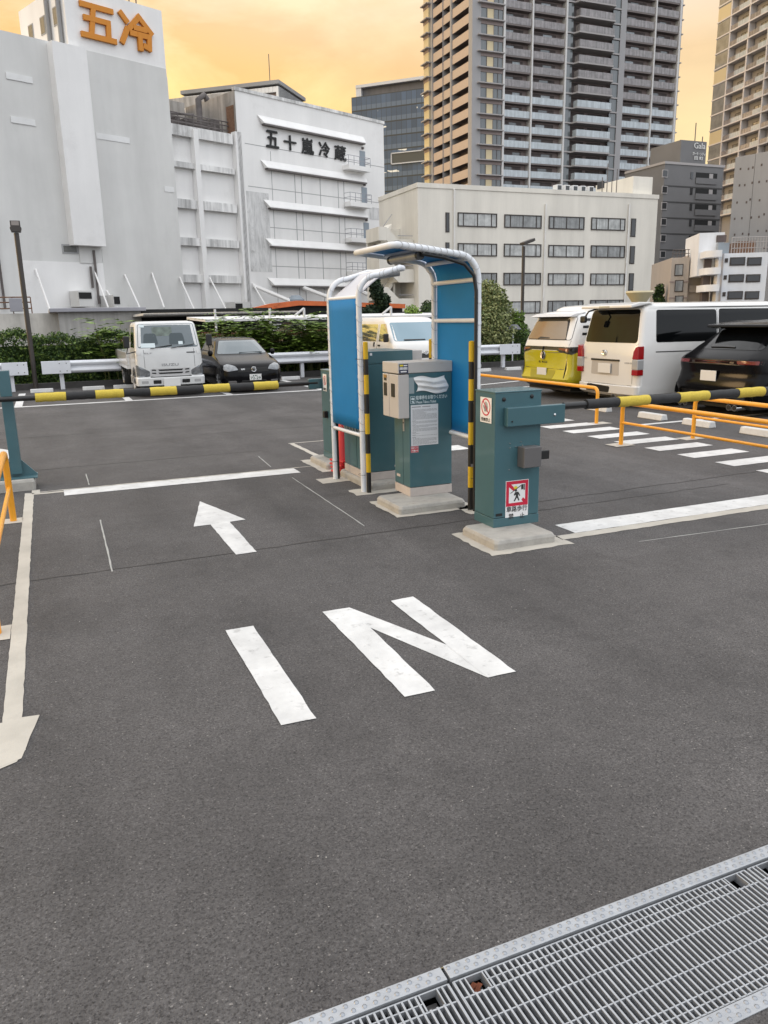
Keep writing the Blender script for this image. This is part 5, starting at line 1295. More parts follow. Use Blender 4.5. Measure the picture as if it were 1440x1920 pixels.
# slat fence below it
Fb = Frame(at_d(420, 640, 30), 90); q = thing('slat_fence', 'brown slat fence behind the small black car', 'fence', Fb.O, Fb.rz)
s0 = Fb.sh(225, 640)[0]; s1 = Fb.sh(640, 640)[0]; z1 = Fb.sh(420, 622)[1]
mb = MB(); x = s0
while x < s1: mb.box(x, x+.08, 0, .03, .05, z1); x += .11
mb.build('slats', 'brownslat', q); mb = MB()
for z in (.4, z1-.2): mb.box(s0, s1, .032, .07, z, z+.06)
mb.build('fence_rail', 'brownslat', q)
# white carport
Fp = Frame(at_d(560, 640, 33), 90); q = thing('white_carport', 'long flat white carport roof on slim white posts above the saplings', 'carport', Fp.O, Fp.rz)
s0, za = Fp.sh(385, 600); s1, _ = Fp.sh(905, 592); zt = Fp.sh(560, 592)[1]; zb = Fp.sh(560, 600)[1]
zr = Fp.sh(560, 590.5, 4.5)[1]; MB().prism([(0, zb), (4.5, zr-.12), (4.5, zr), (0, zb+.10)], s0, s1, 'x').build('roof_slab', 'whitesteel', q)
for px in (405, 508, 572, 735, 860):
    x = Fp.sh(px, 600)[0]; MB().box(x-.04, x+.04, .05, .13, 0, zt+.32).build('post', 'whitesteel', q)
    if px in (572, 735): mb = MB(); mb.tube([(x, .1, zt+.3), (x-.42, .1, zt)], .05, 6); mb.build('brace', 'whitesteel', q)
# white car roof glimpsed behind the saplings
q = thing('delivery_car', 'white car mostly hidden behind the saplings left of the left shelter', 'car', Fp.O, Fp.rz)
a = Fp.sh(545, 640)[0]
mb = MB(); mb.prism([(a, .35), (a+3.6, .35), (a+3.6, .95), (a+3.3, 1.05), (a+2.75, 1.55), (a+.5, 1.58), (a+.05, 1.05)], 1.4, 3.0, 'y'); mb.build('body', 'carwhite', q, bevel=.09, seg=3)
mb = MB(); mb.prism([(a+.25, 1.08), (a+2.9, 1.08), (a+2.6, 1.48), (a+.55, 1.48)], 1.385, 1.41, 'y'); mb.build('side_window', 'carglass', q)
mb = MB()
for x in (a+.75, a+2.85): mb.cyl((x, 1.39, .3), (x, 1.6, .3), .3, None, 18)
mb.build('wheels', 'rubber', q)
# loading canopy with orange beam
Do = 62; Fo = Frame(at_d(600, 575, Do), 80); q = thing('loading_canopy', 'big loading canopy with a chipped orange edge beam at the warehouse foot', 'canopy', Fo.O, Fo.rz)
P = [(472, 587), (472, 578), (510, 569), (560, 563.5), (640, 566), (760, 570), (760, 578), (640, 574), (562, 572.5), (512, 579), (486, 586)]
mb = MB(); mb.prism(fpoly(Fo, P), 0, .4, 'y'); mb.build('edge_beam', 'ob', q)
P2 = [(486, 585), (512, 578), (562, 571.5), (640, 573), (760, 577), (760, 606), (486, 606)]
mb = MB(); pp = fpoly(Fo, P2); mb.prism(pp, .45, 9, 'y'); mb.build('shade_block', 'blackhole', q)  # solid black block stands in for the deep shade under the canopy

# ================================================================ WAREHOUSE (white cold store)
M['ww'] = mat('white rendered wall', (.81, .80, .785), .85, var=.05, vs=.12, streak=.06, sstretch=(.5, .5, .05), grime=.22, gcol=(.42, .405, .38), gs=.22)
M['wgrey'] = mat('grey painted wall', (.66, .655, .635), .85, var=.08, vs=.10, streak=.10, sstretch=(.25, .25, .04), grime=.25, gcol=(.33, .32, .30), gs=.12)
M['wdirty'] = mat('streaked white ledge', (.72, .715, .70), .85, var=.1, vs=.4, streak=.5, sstretch=(1.4, 1.4, .10), grime=.35, gcol=(.14, .125, .11), gs=.45)
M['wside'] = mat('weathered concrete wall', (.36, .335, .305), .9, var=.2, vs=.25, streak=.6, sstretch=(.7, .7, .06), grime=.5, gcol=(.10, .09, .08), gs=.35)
M['wline'] = mat('panel joint', (.36, .36, .36), .9)
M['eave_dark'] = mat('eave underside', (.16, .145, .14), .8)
M['orange_sign'] = mat('orange sign letters', (.60, .22, .012), .6)
M['penth'] = mat('brown louvred penthouse', (.20, .155, .14), .8, var=.1, vs=.3)
M['penthl'] = mat('grey louvre side', (.27, .27, .27), .7, var=.1, vs=.3)
M['door'] = mat('blue grey door', (.26, .30, .34), .6)
M['roofsteel'] = mat('roof steelwork', (.13, .115, .11), .8, var=.3, vs=1)
M['wglass'] = mat('old window glass', (.10, .10, .09), .25, var=.3, vs=2)
WF = Frame(at_d(445, 590, 92), 66.9)
wh = thing('warehouse', 'huge white windowless cold-storage warehouse with a tall tower on its left', 'warehouse', WF.O, WF.rz)
S = lambda px, py, off=0: WF.sh(px, py, off)
def wpart(mb, nm, m, **k): return mb.build(nm, m, wh, **k)
sL = S(-55, 300)[0]; sA = S(97, 80, 0)[0]; sT0 = S(120, 0)[0]; sT1 = S(303, 20)[0]; hT = S(303, 20)[1]
hLow = S(60, 70)[1]; sM1 = S(445, 252)[0]; hM = S(400, 246, .8)[1]; hR = S(445, 170)[1]; sR1 = S(719, 241)[0]
mb = MB(); mb.box(sL, sT1-.01, 0, 16, 0, hLow); wpart(mb, 'low_block', 'wgrey')
sP1 = S(161, 86, -1.1)[0]; sP0 = S(97, 80, -1.1)[0]; hP0 = S(160, 460, -1.1)[1]; hP1 = S(130, 83, -1.1)[1]
mb = MB(); mb.box(sP0, sP1, -1.1, .02, hP0, hP1); wpart(mb, 'hanging_bay', 'ww')
tw = MB(); dT = WF.depth(35, 27, sT0)[0]; tw.box(sT0, sT1, .05, max(8, dT), hLow-8, hT); wpart(tw, 'tower', 'ww')
hG = S(240, 128, -.02)[1]
mb = MB(); mb.box(sP1+.02, sT1+.02, -.03, .04, 0, hG); wpart(mb, 'painted_facing', 'wgrey')
# little windows and pipes on the tower's left face
for px, py in ((59, 63), (81, 48), (105, 30)):
    y, z = WF.depth(px, py, sT0); o = MB().box(sT0-.06, sT0-.01, y-.55, y+.55, z-.8, z+.8).build('window', 'wline', wh); MB().box(sT0-.08, sT0-.065, y-.45, y+.45, z-.7, z+.7).build('pane', 'wglass', o)
mb = MB()
for px in (93, 115): y = WF.depth(px, 30, sT0)[0]; wpart(MB().tube([(sT0-.25, y, hLow), (sT0-.25, y, hT+.3)], .22, 8), 'drain_pipe', 'penthl', smooth=60)
# pale repair stripes
def bar(nm, pts, off, w, m):
    mb = MB(); (a, za), (b, zb) = S(*pts[0], off), S(*pts[1], off); z = (za+zb)/2; mb.box(a, b, off-.05, off+.02, z-w/2, z+w/2); wpart(mb, nm, m)
M['wstripe'] = mat('pale repair stripe', (.74, .74, .73), .85, var=.08, vs=.5)
for a, b in (((11, 141), (61, 151)), ((20, 223), (66, 231)), ((180, 253), (243, 265)), ((308, 353), (326, 357))): bar('repair_stripe', (a, b), -.03, .55, 'wstripe')
mb = MB(); a, z1 = S(40, 488); b, _ = S(196, 497); mb.box(a, b, -.02, .01, 0, z1); wpart(mb, 'white_base_paint', 'ww')
o = MB(); a, z0 = S(117, 475); b, z1 = S(145, 459); o.box(a, b, -.06, .0, z0, z1); ow = o.build('window', 'wline', wh); MB().box(a+.15, b-.15, -.09, -.062, z0+.15, z1-.15).build('pane', 'wglass', ow)
mb = MB(); a, z0 = S(150, 493); b, z1 = S(178, 461); mb.box(a, b, -.12, .0, z0, z1); wpart(mb, 'shutter', 'wgrey')
mb = MB()
for px, py0, py1 in ((172, 500, 540), (184, 470, 570), (8, 400, 580)):
    a, z0 = S(px, py1); z1 = S(px, py0)[1]; wpart(MB().tube([(a, -.25, z0), (a, -.25, z1)], .12, 6), 'wall_pipe', 'roofsteel')
# diagonal struts at the foot
mb = MB()
for x0, y0, x1, y1 in ((67, 505, 95, 585), (177, 508, 203, 577), (234, 515, 262, 577), (285, 512, 308, 577), (337, 520, 366, 585), (393, 520, 426, 585), (473, 530, 505, 585), (200, 545, 220, 577)):
    a, z0 = S(x0, y0, -.1); b, z1 = S(x1, y1, -3); wpart(MB().tube([(a, -.1, z0), (b, -3, z1)], .09, 6), 'strut', 'ww')
mb = MB()
for x0, y0, x1, y1 in ((476, 536, 545, 565), (565, 538, 615, 557), (672, 545, 700, 556)):
    a, z0 = S(x0, y0, -.1); b, z1 = S(x1, y1, -4); wpart(MB().tube([(a, -.1, z0), (b, -4, z1)], .26, 6), 'canopy_stay', 'ww')
# low annex roofs, air handlers at the foot
mb = MB()
for x0, x1, y0, y1, off in ((146, 176, 545, 563, -2), (212, 240, 553, 573, -3), (440, 470, 566, 585, -2)):
    a, z1 = S(x0, y0, off); b, z0 = S(x1, y1, off); o = wpart(MB().box(a, b, off, -.1, z0-.6, z1), 'air_handler', 'wgrey')
    a, z1 = S(x0+2, y0+3, off-.1); b, z0 = S(x1-(3 if x0 < 200 else 14), y1-3, off-.1); MB().box(a, b, off-.05, off-.01, z0, z1).build('intake', 'blackhole', o)
a, z0 = S(543, 575, -4); b, z1 = S(567, 562, -4)
mb = MB(); mb.cyl(((a+b)/2, -4, z0-2), ((a+b)/2, -4, z1), (b-a)/2, None, 14); mb.cyl(((a+b)/2, -4, z1), ((a+b)/2, -4, z1+.5), (b-a)/2, (b-a)/4, 14); wpart(mb, 'cooling_tank', 'door', smooth=40)
# tower lettering: characters of thick strokes
ORG = dict(go=[[(.04, .93), (.98, .93)], [(.40, .93), (.26, .06)], [(.12, .56), (.84, .56), (.82, .06)], [(0, .06), (1, .06)]],
           rei=[[(.04, .95), (.20, .76)], [(.02, .10), (.20, .50)], [(.28, .56), (.62, .97), (1, .56)], [(.48, .61), (.80, .61)], [(.34, .42), (.92, .42), (.90, .06), (.76, .10)], [(.60, .42), (.60, 0)]])
for ch, (px0, py0, px1, py1) in (('go', (153, 11, 210, 75)), ('rei', (226, 30, 281, 90))):
    a, za = S(px0, (py0+py1)/2); b, _ = S(px1, (py0+py1)/2); zt = S((px0+px1)/2, py0)[1]; zb = S((px0+px1)/2, py1)[1]
    sg = MB(); seglines(sg, ORG[ch], (a, .05, zb), (1, 0, 0), (0, 0, 1), b-a, zt-zb, (b-a)*.15, 0, .02, .25); wpart(sg, 'sign_character', 'orange_sign')
# tower top aerials
mb = MB()
for px, hh in ((272, 3), (285, 4), (50, 3)):
    a = S(px, 10)[0]; mb.tube([(a, 3, hT), (a, 3, hT+hh)], .07, 5)
wpart(mb, 'aerial', 'roofsteel')
# middle section: recessed panels between pilasters and ledges
OM = .8
mb = MB(); mb.box(sT1, sM1, OM, 14, 0, hM); wpart(mb, 'middle_block', 'ww')
for px0, px1, py in ((362, 371, 240), (441, 452, 252)):
    a = S(px0, py, 0)[0]; b = S(px1, py, 0)[0]; mb = MB(); mb.box(a, b, 0, OM-.02, 0, hM-.3 if px0 < 400 else hM+.2); wpart(mb, 'pilaster', 'ww')
zz = [S(445, y, 0)[1] for y in (271, 327, 399, 465, 531)]; th = [S(445, 252, 0)[1]-zz[0]]+[S(445, y-d, 0)[1]-z for y, d, z in zip((327, 399, 465, 531), (10, 16, 14, 14), zz[1:])]
for z, t in zip(zz, th): mb = MB(); mb.box(sT1, sM1-.5, .25, OM-.02, z, z+t); wpart(mb, 'ledge', 'wdirty')
# middle roof clutter: railing, pipes, stair
mb = MB()
for z in (.5, 1.0, 1.4): mb.tube([(sT1, 1.5, hM+z), (sM1, 1.5, hM+z)], .07, 5)
n = 9
for k in range(n+1): x = sT1+(sM1-sT1)*k/n; mb.tube([(x, 1.5, hM), (x, 1.5, hM+1.4)], .06, 5)
rr = random.Random(4)
for k in range(12):
    x = rr.uniform(sT1+.5, sM1-1); y = rr.uniform(2, 6); h = rr.uniform(.6, 2.2); mb.box(x, x+rr.uniform(.3, 1.6), y, y+1, hM, hM+h)
for k in range(5): x = rr.uniform(sT1+.5, sM1-3); z = hM+rr.uniform(.4, 1.8); mb.tube([(x, 2, z), (x+rr.uniform(1, 4), 2, z+rr.uniform(-.3, .6))], .13, 6)
wpart(mb, 'roof_piping', 'roofsteel')
a = S(372, 190, 3)[0]; zt = S(378, 177, 3)[1]; mb = MB(); mb.tube([(a, 3, hM), (a, 3, zt-.6), (a+.8, 3, zt), (a+1.2, 3, zt-.5)], .35, 8); wpart(mb, 'vent_pipe', 'roofsteel', smooth=60)
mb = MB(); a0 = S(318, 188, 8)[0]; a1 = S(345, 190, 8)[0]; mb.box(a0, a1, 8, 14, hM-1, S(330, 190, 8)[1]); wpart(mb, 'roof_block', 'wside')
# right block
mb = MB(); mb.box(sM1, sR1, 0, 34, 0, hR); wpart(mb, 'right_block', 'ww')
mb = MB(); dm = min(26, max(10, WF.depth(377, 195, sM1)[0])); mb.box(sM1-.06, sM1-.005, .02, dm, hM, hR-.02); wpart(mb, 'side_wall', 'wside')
mb = MB(); y0, z0 = WF.depth(433, 217, sM1); mb.box(sM1-.12, sM1-.065, y0-.7, y0+.7, hM, z0+1); wpart(mb, 'roof_door', 'rust')
mb = MB(); mb.box(sM1-.1, sR1+.1, -.12, .4, hR, hR+.35); wpart(mb, 'coping', 'wdirty')
Zw = lambda x, y: (300+x/3.273, 130+y/3.273)
eaves = [((640, 325), (1265, 458), (630, 290)), ((660, 603), (1275, 697), (650, 563)), ((678, 845), (1280, 913), (664, 805)), ((690, 1080), (1290, 1124), (677, 1047)), ((703, 1320), (1300, 1342), (690, 1283))]
zs_e = []
for (a, b, c) in eaves:
    s0, z0 = S(*Zw(*a), -.62); s1, z1 = S(*Zw(*b), -.62); z0 = (z0+z1)/2; sc, zc = S(*Zw(*c), 0); hgt_ = min(max(zc-z0, .9), 1.9); zs_e.append((s0, s1, z0))
    mb = MB(); vs = []
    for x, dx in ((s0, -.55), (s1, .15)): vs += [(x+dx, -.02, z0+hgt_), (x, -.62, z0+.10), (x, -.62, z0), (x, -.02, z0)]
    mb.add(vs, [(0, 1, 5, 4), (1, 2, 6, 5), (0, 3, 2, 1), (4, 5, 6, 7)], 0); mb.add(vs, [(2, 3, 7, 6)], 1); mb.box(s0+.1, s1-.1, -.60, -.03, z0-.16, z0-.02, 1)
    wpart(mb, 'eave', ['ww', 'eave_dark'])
# panel joints
mb = MB()
for x in (825, 865, 980, 1090, 1125):
    s0, zt = S(*Zw(x, 640)); zb = S(*Zw(x+60, 1500))[1]; mb.box(s0-.05, s0+.05, -.015, 0, max(0, zb), zt)
for i in range(4): s0, s1, z = zs_e[i]; zz_ = (z+zs_e[i+1][2])/2; mb.box(s0-2.5, s1+4, -.012, 0, zz_-.04, zz_+.04)
mb.box(sM1+4.6, sM1+4.68, -.012, 0, 0, zs_e[1][2]+2)
wpart(mb, 'panel_joints', 'wline')
M['mould'] = mat('mould-speckled wall', (.66, .655, .645), .85, streak=.30, sstretch=(2.2, 2.2, .5), grime=.7, gcol=(.20, .19, .175), gs=.9)
a, zt = S(*Zw(528, 745)); b, _ = S(*Zw(664, 760)); mb = MB(); mb.box(a, b, -.02, .01, S(*Zw(560, 1240))[1], zt); wpart(mb, 'stained_strip', 'mould')
a, zt = S(*Zw(1285, 845)); b, _ = S(*Zw(1365, 850)); mb = MB(); mb.box(a, b, -.02, .01, S(*Zw(1330, 925))[1], zt); wpart(mb, 'stained_strip', 'mould')
# balconies with doors
for (x0, x1, yt, yb, dx, dy0, dy1) in ((1160, 1293, 592, 628, 1243, 535, 607), (1170, 1300, 817, 848, 1249, 752, 825), (1176, 1306, 1035, 1058, 1256, 967, 1043), (1184, 1310, 1240, 1262, 1265, 1180, 1250)):
    a, z = S(*Zw(x0, (yt+yb)/2), -1.2); b = S(*Zw(x1, (yt+yb)/2), -1.2)[0]; zc = S(*Zw((x0+x1)/2, yt), -1.2)[1]
    o = MB().box(a, b, -1.2, .01, zc-.55, zc).build('balcony', 'ww', wh)
    mb = MB()
    for z in (.55, 1.1): mb.tube([(a, -.02, zc+z), (a, -1.15, zc+z), (b, -1.15, zc+z), (b, -.02, zc+z)], .035, 5)
    for k in range(5): x = a+(b-a)*k/4; mb.tube([(x, -1.15, zc), (x, -1.15, zc+1.1)], .035, 5)
    mb.build('railing', 'shed_trim', o)
    c = S(*Zw(dx, 600), 0)[0]; d = MB().box(c-.5, c+.5, -.05, .02, zc+.02, zc+2.15).build('door', 'door', wh)
    mb = MB(); mb.box(c-.12, c+.12, -.25, 0, zc+2.35, zc+2.6); mb.build('door_lamp', 'roofsteel', d)
# black lettering on the right block
for ch, (x0, y0, x1, y1) in (('五', (648, 374, 722, 487)), ('十', (758, 402, 831, 503)), ('嵐', (866, 420, 937, 527)), ('冷', (972, 442, 1037, 545)), ('蔵', (1068, 465, 1137, 567))):
    cx, cyy = (x0+x1)/2, (y0+y1)/2
    a, _ = S(*Zw(x0, cyy)); b, _ = S(*Zw(x1, cyy)); zt = S(*Zw(cx, y0+6))[1]; zb = S(*Zw(cx, y1-6))[1]
    mb = MB(); put_text(mb, ch, (a, 0, zb), (1, 0, 0), (0, 0, 1), b-a, zt-zb, 0, .028, .02, .15); wpart(mb, 'sign_character', 'ink_black')
# rooftop penthouse, turned on its own axis
PF = Frame(at_d(522, 152, 112), 39.5); ph = thing('rooftop_penthouse', 'brown penthouse with overhanging top frame on the warehouse roof', 'penthouse', PF.O, PF.rz)
zt = PF.sh(522, 150)[1]; sE = PF.sh(571, 186)[0]; dW = PF.depth(343, 172, 0)[0]
mb = MB(); mb.box(.35, sE, .3, max(8, dW)-.3, hR-4, zt-1.6); mb.build('wall', 'penth', ph)
mb = MB(); mb.box(.0, sE, 0, .3, hR-4, zt-.8)
for k in range(40): x = .2+(sE-.4)*k/40; mb.box(x, x+.10, -.08, .0, hR-4, zt-.82)
mb.build('louvre_side', 'penthl', ph)
mb = MB(); mb.box(-.25, sE+.1, -.15, max(8, dW)+.3, zt-.5, zt); mb.build('top_frame', 'penthl', ph)
mb = MB()
for k in range(26): y = .4+(max(8, dW)-.8)*k/25; mb.box(-.05, .3, y, y+.55, zt-1.5, zt-.8)
for y in (.05, max(8, dW)-.3): mb.box(-.1, .3, y, y+.35, hR-4, zt-.8)
mb.build('frame_ribs', 'wgrey', ph)
mb = MB(); ya_ = PF.depth(506, 150, .2)[0]; mb.tube([(.2, ya_, zt), (.2, ya_, PF.depth(506, 101, .2)[1])], .06, 5); mb.build('aerial', 'roofsteel', ph)
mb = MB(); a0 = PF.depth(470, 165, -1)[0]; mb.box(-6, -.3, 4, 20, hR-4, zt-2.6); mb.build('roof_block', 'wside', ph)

# ================================================================ BEIGE OFFICE BUILDING
M['beige'] = mat('cream rendered wall', (.78, .745, .67), .85, var=.06, vs=.2, streak=.12, sstretch=(.5, .5, .05), grime=.12, gcol=(.40, .38, .34), gs=.2)
M['wframe'] = mat('brown window frame', (.045, .035, .03), .5)
M['curtain'] = mat('glass over pale curtains', (.44, .45, .44), .12, var=.35, vs=1.2, streak=.35, sstretch=(3.5, 3.5, .05), coat=.5)
M['curtain2'] = mat('glass over grey blinds', (.26, .27, .27), .12, var=.35, vs=1.2, streak=.4, sstretch=(3.0, 3.0, .05), coat=.5)
M['darkglass'] = mat('dark window glass', (.03, .032, .035), .08, coat=.5)
BF = Frame(at_d(785, 560, 80), 90); BF.e = Vector((1, 0, 0)); BF.n = Vector((0, 1, 0)); BF.rz = 0
bb = thing('office_building', 'cream four storey office building with rows of wide curtained windows', 'building', BF.O, 0)
B = lambda px, py, off=0: BF.sh(px, py, off)
hB = B(900, 357)[1]; sB = B(1231, 420)[0]; dB = min(40, max(10, BF.depth(722, 385, 0)[0]))
MB().box(0, sB, 0, dB, 0, hB).build('wall', 'beige', bb); MB().box(-.08, sB+.08, -.08, dB, hB, hB+.45).build('parapet', 'beige', bb)
Zb = lambda x, y: (700+x/2.667, 330+y/2.667)
cols = [(421, 617, 185, 255), (654, 840, 195, 261), (876, 1054, 203, 267), (1088, 1258, 210, 270)]
rowc = [[(185, 255), (337, 401), (484, 547), (626, 690)], [(195, 261), (340, 404), (484, 546), (626, 688)], [(203, 267), (346, 407), (486, 546), (622, 684)], [(210, 272), (348, 409), (487, 546), (619, 680)]]
wk = 0
for ci, (x0, x1, _, _) in enumerate(cols):
    for r in range(4):
        yt, yb = rowc[ci][r]; xo = -2*r if ci else 0
        s0, _z = B(*Zb(x0+xo, (yt+yb)/2)); s1, _z = B(*Zb(x1+xo, (yt+yb)/2)); zt = B(*Zb((x0+x1)/2, yt))[1]; zb = B(*Zb((x0+x1)/2, yb))[1]
        f = MB(); e = .10
        for a, b, c, d in ((s0, s1, zb, zb+e), (s0, s1, zt-e, zt), (s0, s0+e, zb+e, zt-e), (s1-e, s1, zb+e, zt-e)): f.box(a, b, -.10, .0, c, d)
        for fr in (.14 if ci % 2 == 0 else .16, .5, .86): x = s0+(s1-s0)*fr; f.box(x-.045, x+.045, -.08, -.0, zb+e, zt-e)
        o = f.build('window', 'wframe', bb)
        MB().box(s0+e, s1-e, -.035, -.005, zb+e, zt-e).build('pane', 'curtain' if (wk*7+ci) % 5 < 3 else 'curtain2', o); wk += 1
for xs_, yy in ((370, [(182, 282), (332, 400), (470, 560)]), (1299, [(212, 305), (350, 440), (486, 573)])):
    for yt, yb in yy:
        dx = 0 if xs_ < 500 else -(yt-212)*.04
        s0, zt = B(*Zb(xs_-10+dx, yt)); s1, zb = B(*Zb(xs_+10+dx, yb)); o = MB().box(s0, s1, -.05, 0, zb, zt).build('slit_window', 'wframe', bb); MB().box(s0+.1, s1-.1, -.07, -.052, zb+.1, zt-.1).build('pane', 'darkglass', o)
for px in (402, 860, 1278):
    s0, z1 = B(*Zb(px, 140)); mb = MB(); mb.tube([(s0, -.12, 0), (s0, -.12, z1 if px > 500 else hB)], .09, 6); mb.build('drain_pipe', 'ww', bb, smooth=60)
# roof room, condensers
s0, z1 = B(1188, 330, 1); s1 = sB-.05; dr = BF.depth(1118, 330, s0)[0]; MB().box(s0, s1, 1, dr, hB+.46, z1).build('roof_room', 'beige', bb)
y, z = BF.depth(1127, 347, s0); MB().box(s0-.1, s0-.005, y-.6, y+.6, z-.4, z+.4).build('vent', 'darkglass', bb)
for k in range(5):
    a = B(1044+15*k, 360, 2)[0]; z = B(1080, 352, 2)[1]+.25; o = MB().box(a, a+.7, 2, 2.8, hB, z).build('condenser', 'whitesteel', bb, bevel=.03); MB().box(a+.1, a+.6, 1.97, 1.99, hB+.5, z-.1).build('grille', 'darkglass', o)
mb = MB(); rr = random.Random(8)
for k in range(4): a = B(1130+9*k, 330, 2.5)[0]; mb.tube([(a, 2.5, hB), (a, 2.5, hB+2+rr.random()*2)], .05, 5)
mb.build('aerial', 'roofsteel', bb)
# outside stair on the left face
def bx(nm, a, b, c, d, e, f, m='beige'): return MB().box(a, b, c, d, e, f).build(nm, m, bb)
ya = 1.0; xl_ = B(715, 550, ya)[0]; xh_ = B(727, 550, ya)[0]; xm_ = B(748, 550, ya)[0]
lv = [B(760, y, ya)[1] for y in (640, 583, 529, 473, 417)]; FH = (lv[3]-lv[1])/2; PH = 1.25
lv = [lv[1]+FH*(k-1) for k in range(5)]
for i, z in enumerate(lv[:-1]):
    if z < 0: continue
    zm = z+FH*.40
    bx('stair_landing', xm_, -.02, ya+.16, 4.4, z, z+.22); bx('stair_parapet', xm_, -.02, ya, ya+.15, z-.05, z+PH)
    mb = MB(); mb.prism([(xm_-.01, z-.05), (xh_, zm-.05), (xh_, zm+PH), (xm_-.01, z+PH)], ya, ya+.15, 'y'); mb.build('stair_parapet', 'beige', bb)
    bx('half_landing', xl_, xh_-.01, ya+.16, 4.4, zm, zm+.22); bx('stair_parapet', xl_, xh_-.01, ya, ya+.15, zm-.05, zm+PH); bx('stair_parapet', xl_-.16, xl_-.01, ya, 4.4, zm-.05, zm+PH)
    mb = MB(); mb.prism([(xm_-.02, z+FH), (xh_, zm+.2), (xh_, zm-.15), (xm_-.02, z+FH-.35)], 2.5, 4.4, 'y'); mb.build('stair_flight', 'beige', bb)
    mb = MB(); mb.tube([(xm_, ya+.07, z+PH+.35), (-.1, ya+.07, z+PH+.35)], .03, 5); mb.build('stair_rail', 'shed_trim', bb)
    mb = MB(); mb.tube([(xm_, 2.45, z+FH+.9), (xh_, 2.45, zm+1.1)], .03, 5); mb.build('stair_rail', 'shed_trim', bb)
bx('stair_wall', xm_+.1, xm_+.3, 2.6, 4.39, 0, lv[3]+1.2); bx('stair_core', xl_, xh_+.3, 4.41, 4.7, 0, lv[3]+1.6); bx('stair_wall', xh_, -.02, 4.41, 4.7, 0, lv[3]+2.6)
bx('stair_leg', xm_-.4, xm_-.15, ya+.2, ya+.5, 0, lv[1]+.6)

# ================================================================ APARTMENT TOWERS
M['brick'] = mat('mauve brown tile', (.31, .25, .238), .7, var=.08, vs=.4)
M['slab'] = mat('grey slab edge', (.38, .36, .355), .7)
M['slab_dark'] = mat('dark brown slab edge', (.17, .145, .138), .7)
M['tpost'] = mat('pale tower mullion', (.62, .61, .60), .6)
M['tgrey'] = mat('grey tower pier', (.34, .335, .34), .7)
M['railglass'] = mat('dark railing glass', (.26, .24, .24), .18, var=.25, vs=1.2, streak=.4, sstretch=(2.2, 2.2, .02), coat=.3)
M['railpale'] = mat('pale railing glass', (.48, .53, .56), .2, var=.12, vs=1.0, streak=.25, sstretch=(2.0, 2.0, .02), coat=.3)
M['railtan'] = mat('cream balcony wall', (.52, .42, .34), .7, var=.05)
M['recess'] = mat('dark balcony recess', (.10, .078, .074), .6, var=.4, vs=.7)
M['glassblue'] = mat('tower window glass', (.10, .115, .12), .08, spec=.9, coat=.6, streak=.3, sstretch=(1.8, 1.8, .02))
M['glasspale'] = mat('pale reflecting glass', (.26, .25, .22), .12, coat=.5, var=.3, vs=.4)
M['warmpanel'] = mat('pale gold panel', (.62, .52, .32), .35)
TF = Frame(at_d(886, 300, 150), 90); TF.e = Vector((1, 0, 0)); TF.n = Vector((0, 1, 0)); TF.rz = 0
T = lambda px, py, off=0: TF.sh(px, py, off)
tt = thing('apartment_tower', 'tall brown balcony apartment tower in the middle, its left face lit by sunset', 'apartment tower', TF.O, 0)
def zt4(x, y): return (790+x/2.88, y/2.88)
# floors: pitch from the corner bay
za = T(930, 26)[1]; zb_ = T(930, 317)[1]; FL = (za-zb_)/10.0
z_ref = T(*zt4(370, 283))[1]                          # a slab level at the corner bay
nlo = int(z_ref/FL); base = z_ref-nlo*FL; NF = 27
def sx(px): return T(px, 200)[0]
c_in = sx(905)
sb = [sx(943), sx(995), sx(1057), sx(1163), sx(1220), sx(1265)]
XR = sb[-1]; DEP = TF.depth(811, 200, 0)[0]; y_mid = TF.depth(847, 200, 0)[0]
top_z = base+NF*FL
MB().box(1.6, XR, 1.250, DEP, 0, top_z).build('core', 'brick', tt)
MB().box(-.0, 1.55, .0, DEP-.0, 0, top_z*.30).build('base_wall', 'brick', tt)
mb = MB()
for a, w in ((sb[0], .45), (sb[1], .32), (sb[2], .38), (sb[4], .32), (sb[5], .45)): mb.box(a-w/2, a+w/2, -.25, 1.250, 0, top_z)
mb.build('mullion', 'tpost', tt)
MB().box(sb[3]-.9, sb[3]+.5, -.1, 1.230, 0, top_z).build('pier', 'tgrey', tt)
MB().box(-.35, 1.5, -.2, 1.2, 0, top_z).build('pier', 'tgrey', tt)
mb = MB()
for y, w in ((y_mid, .6), (DEP, .9), (DEP-5, .01)): mb.box(-.25, 1.58, y-w/2, y+w/2, 0, top_z)
mb.build('mullion', 'tgrey', tt)
lo_vis, hi_vis = 27.0, 66.0
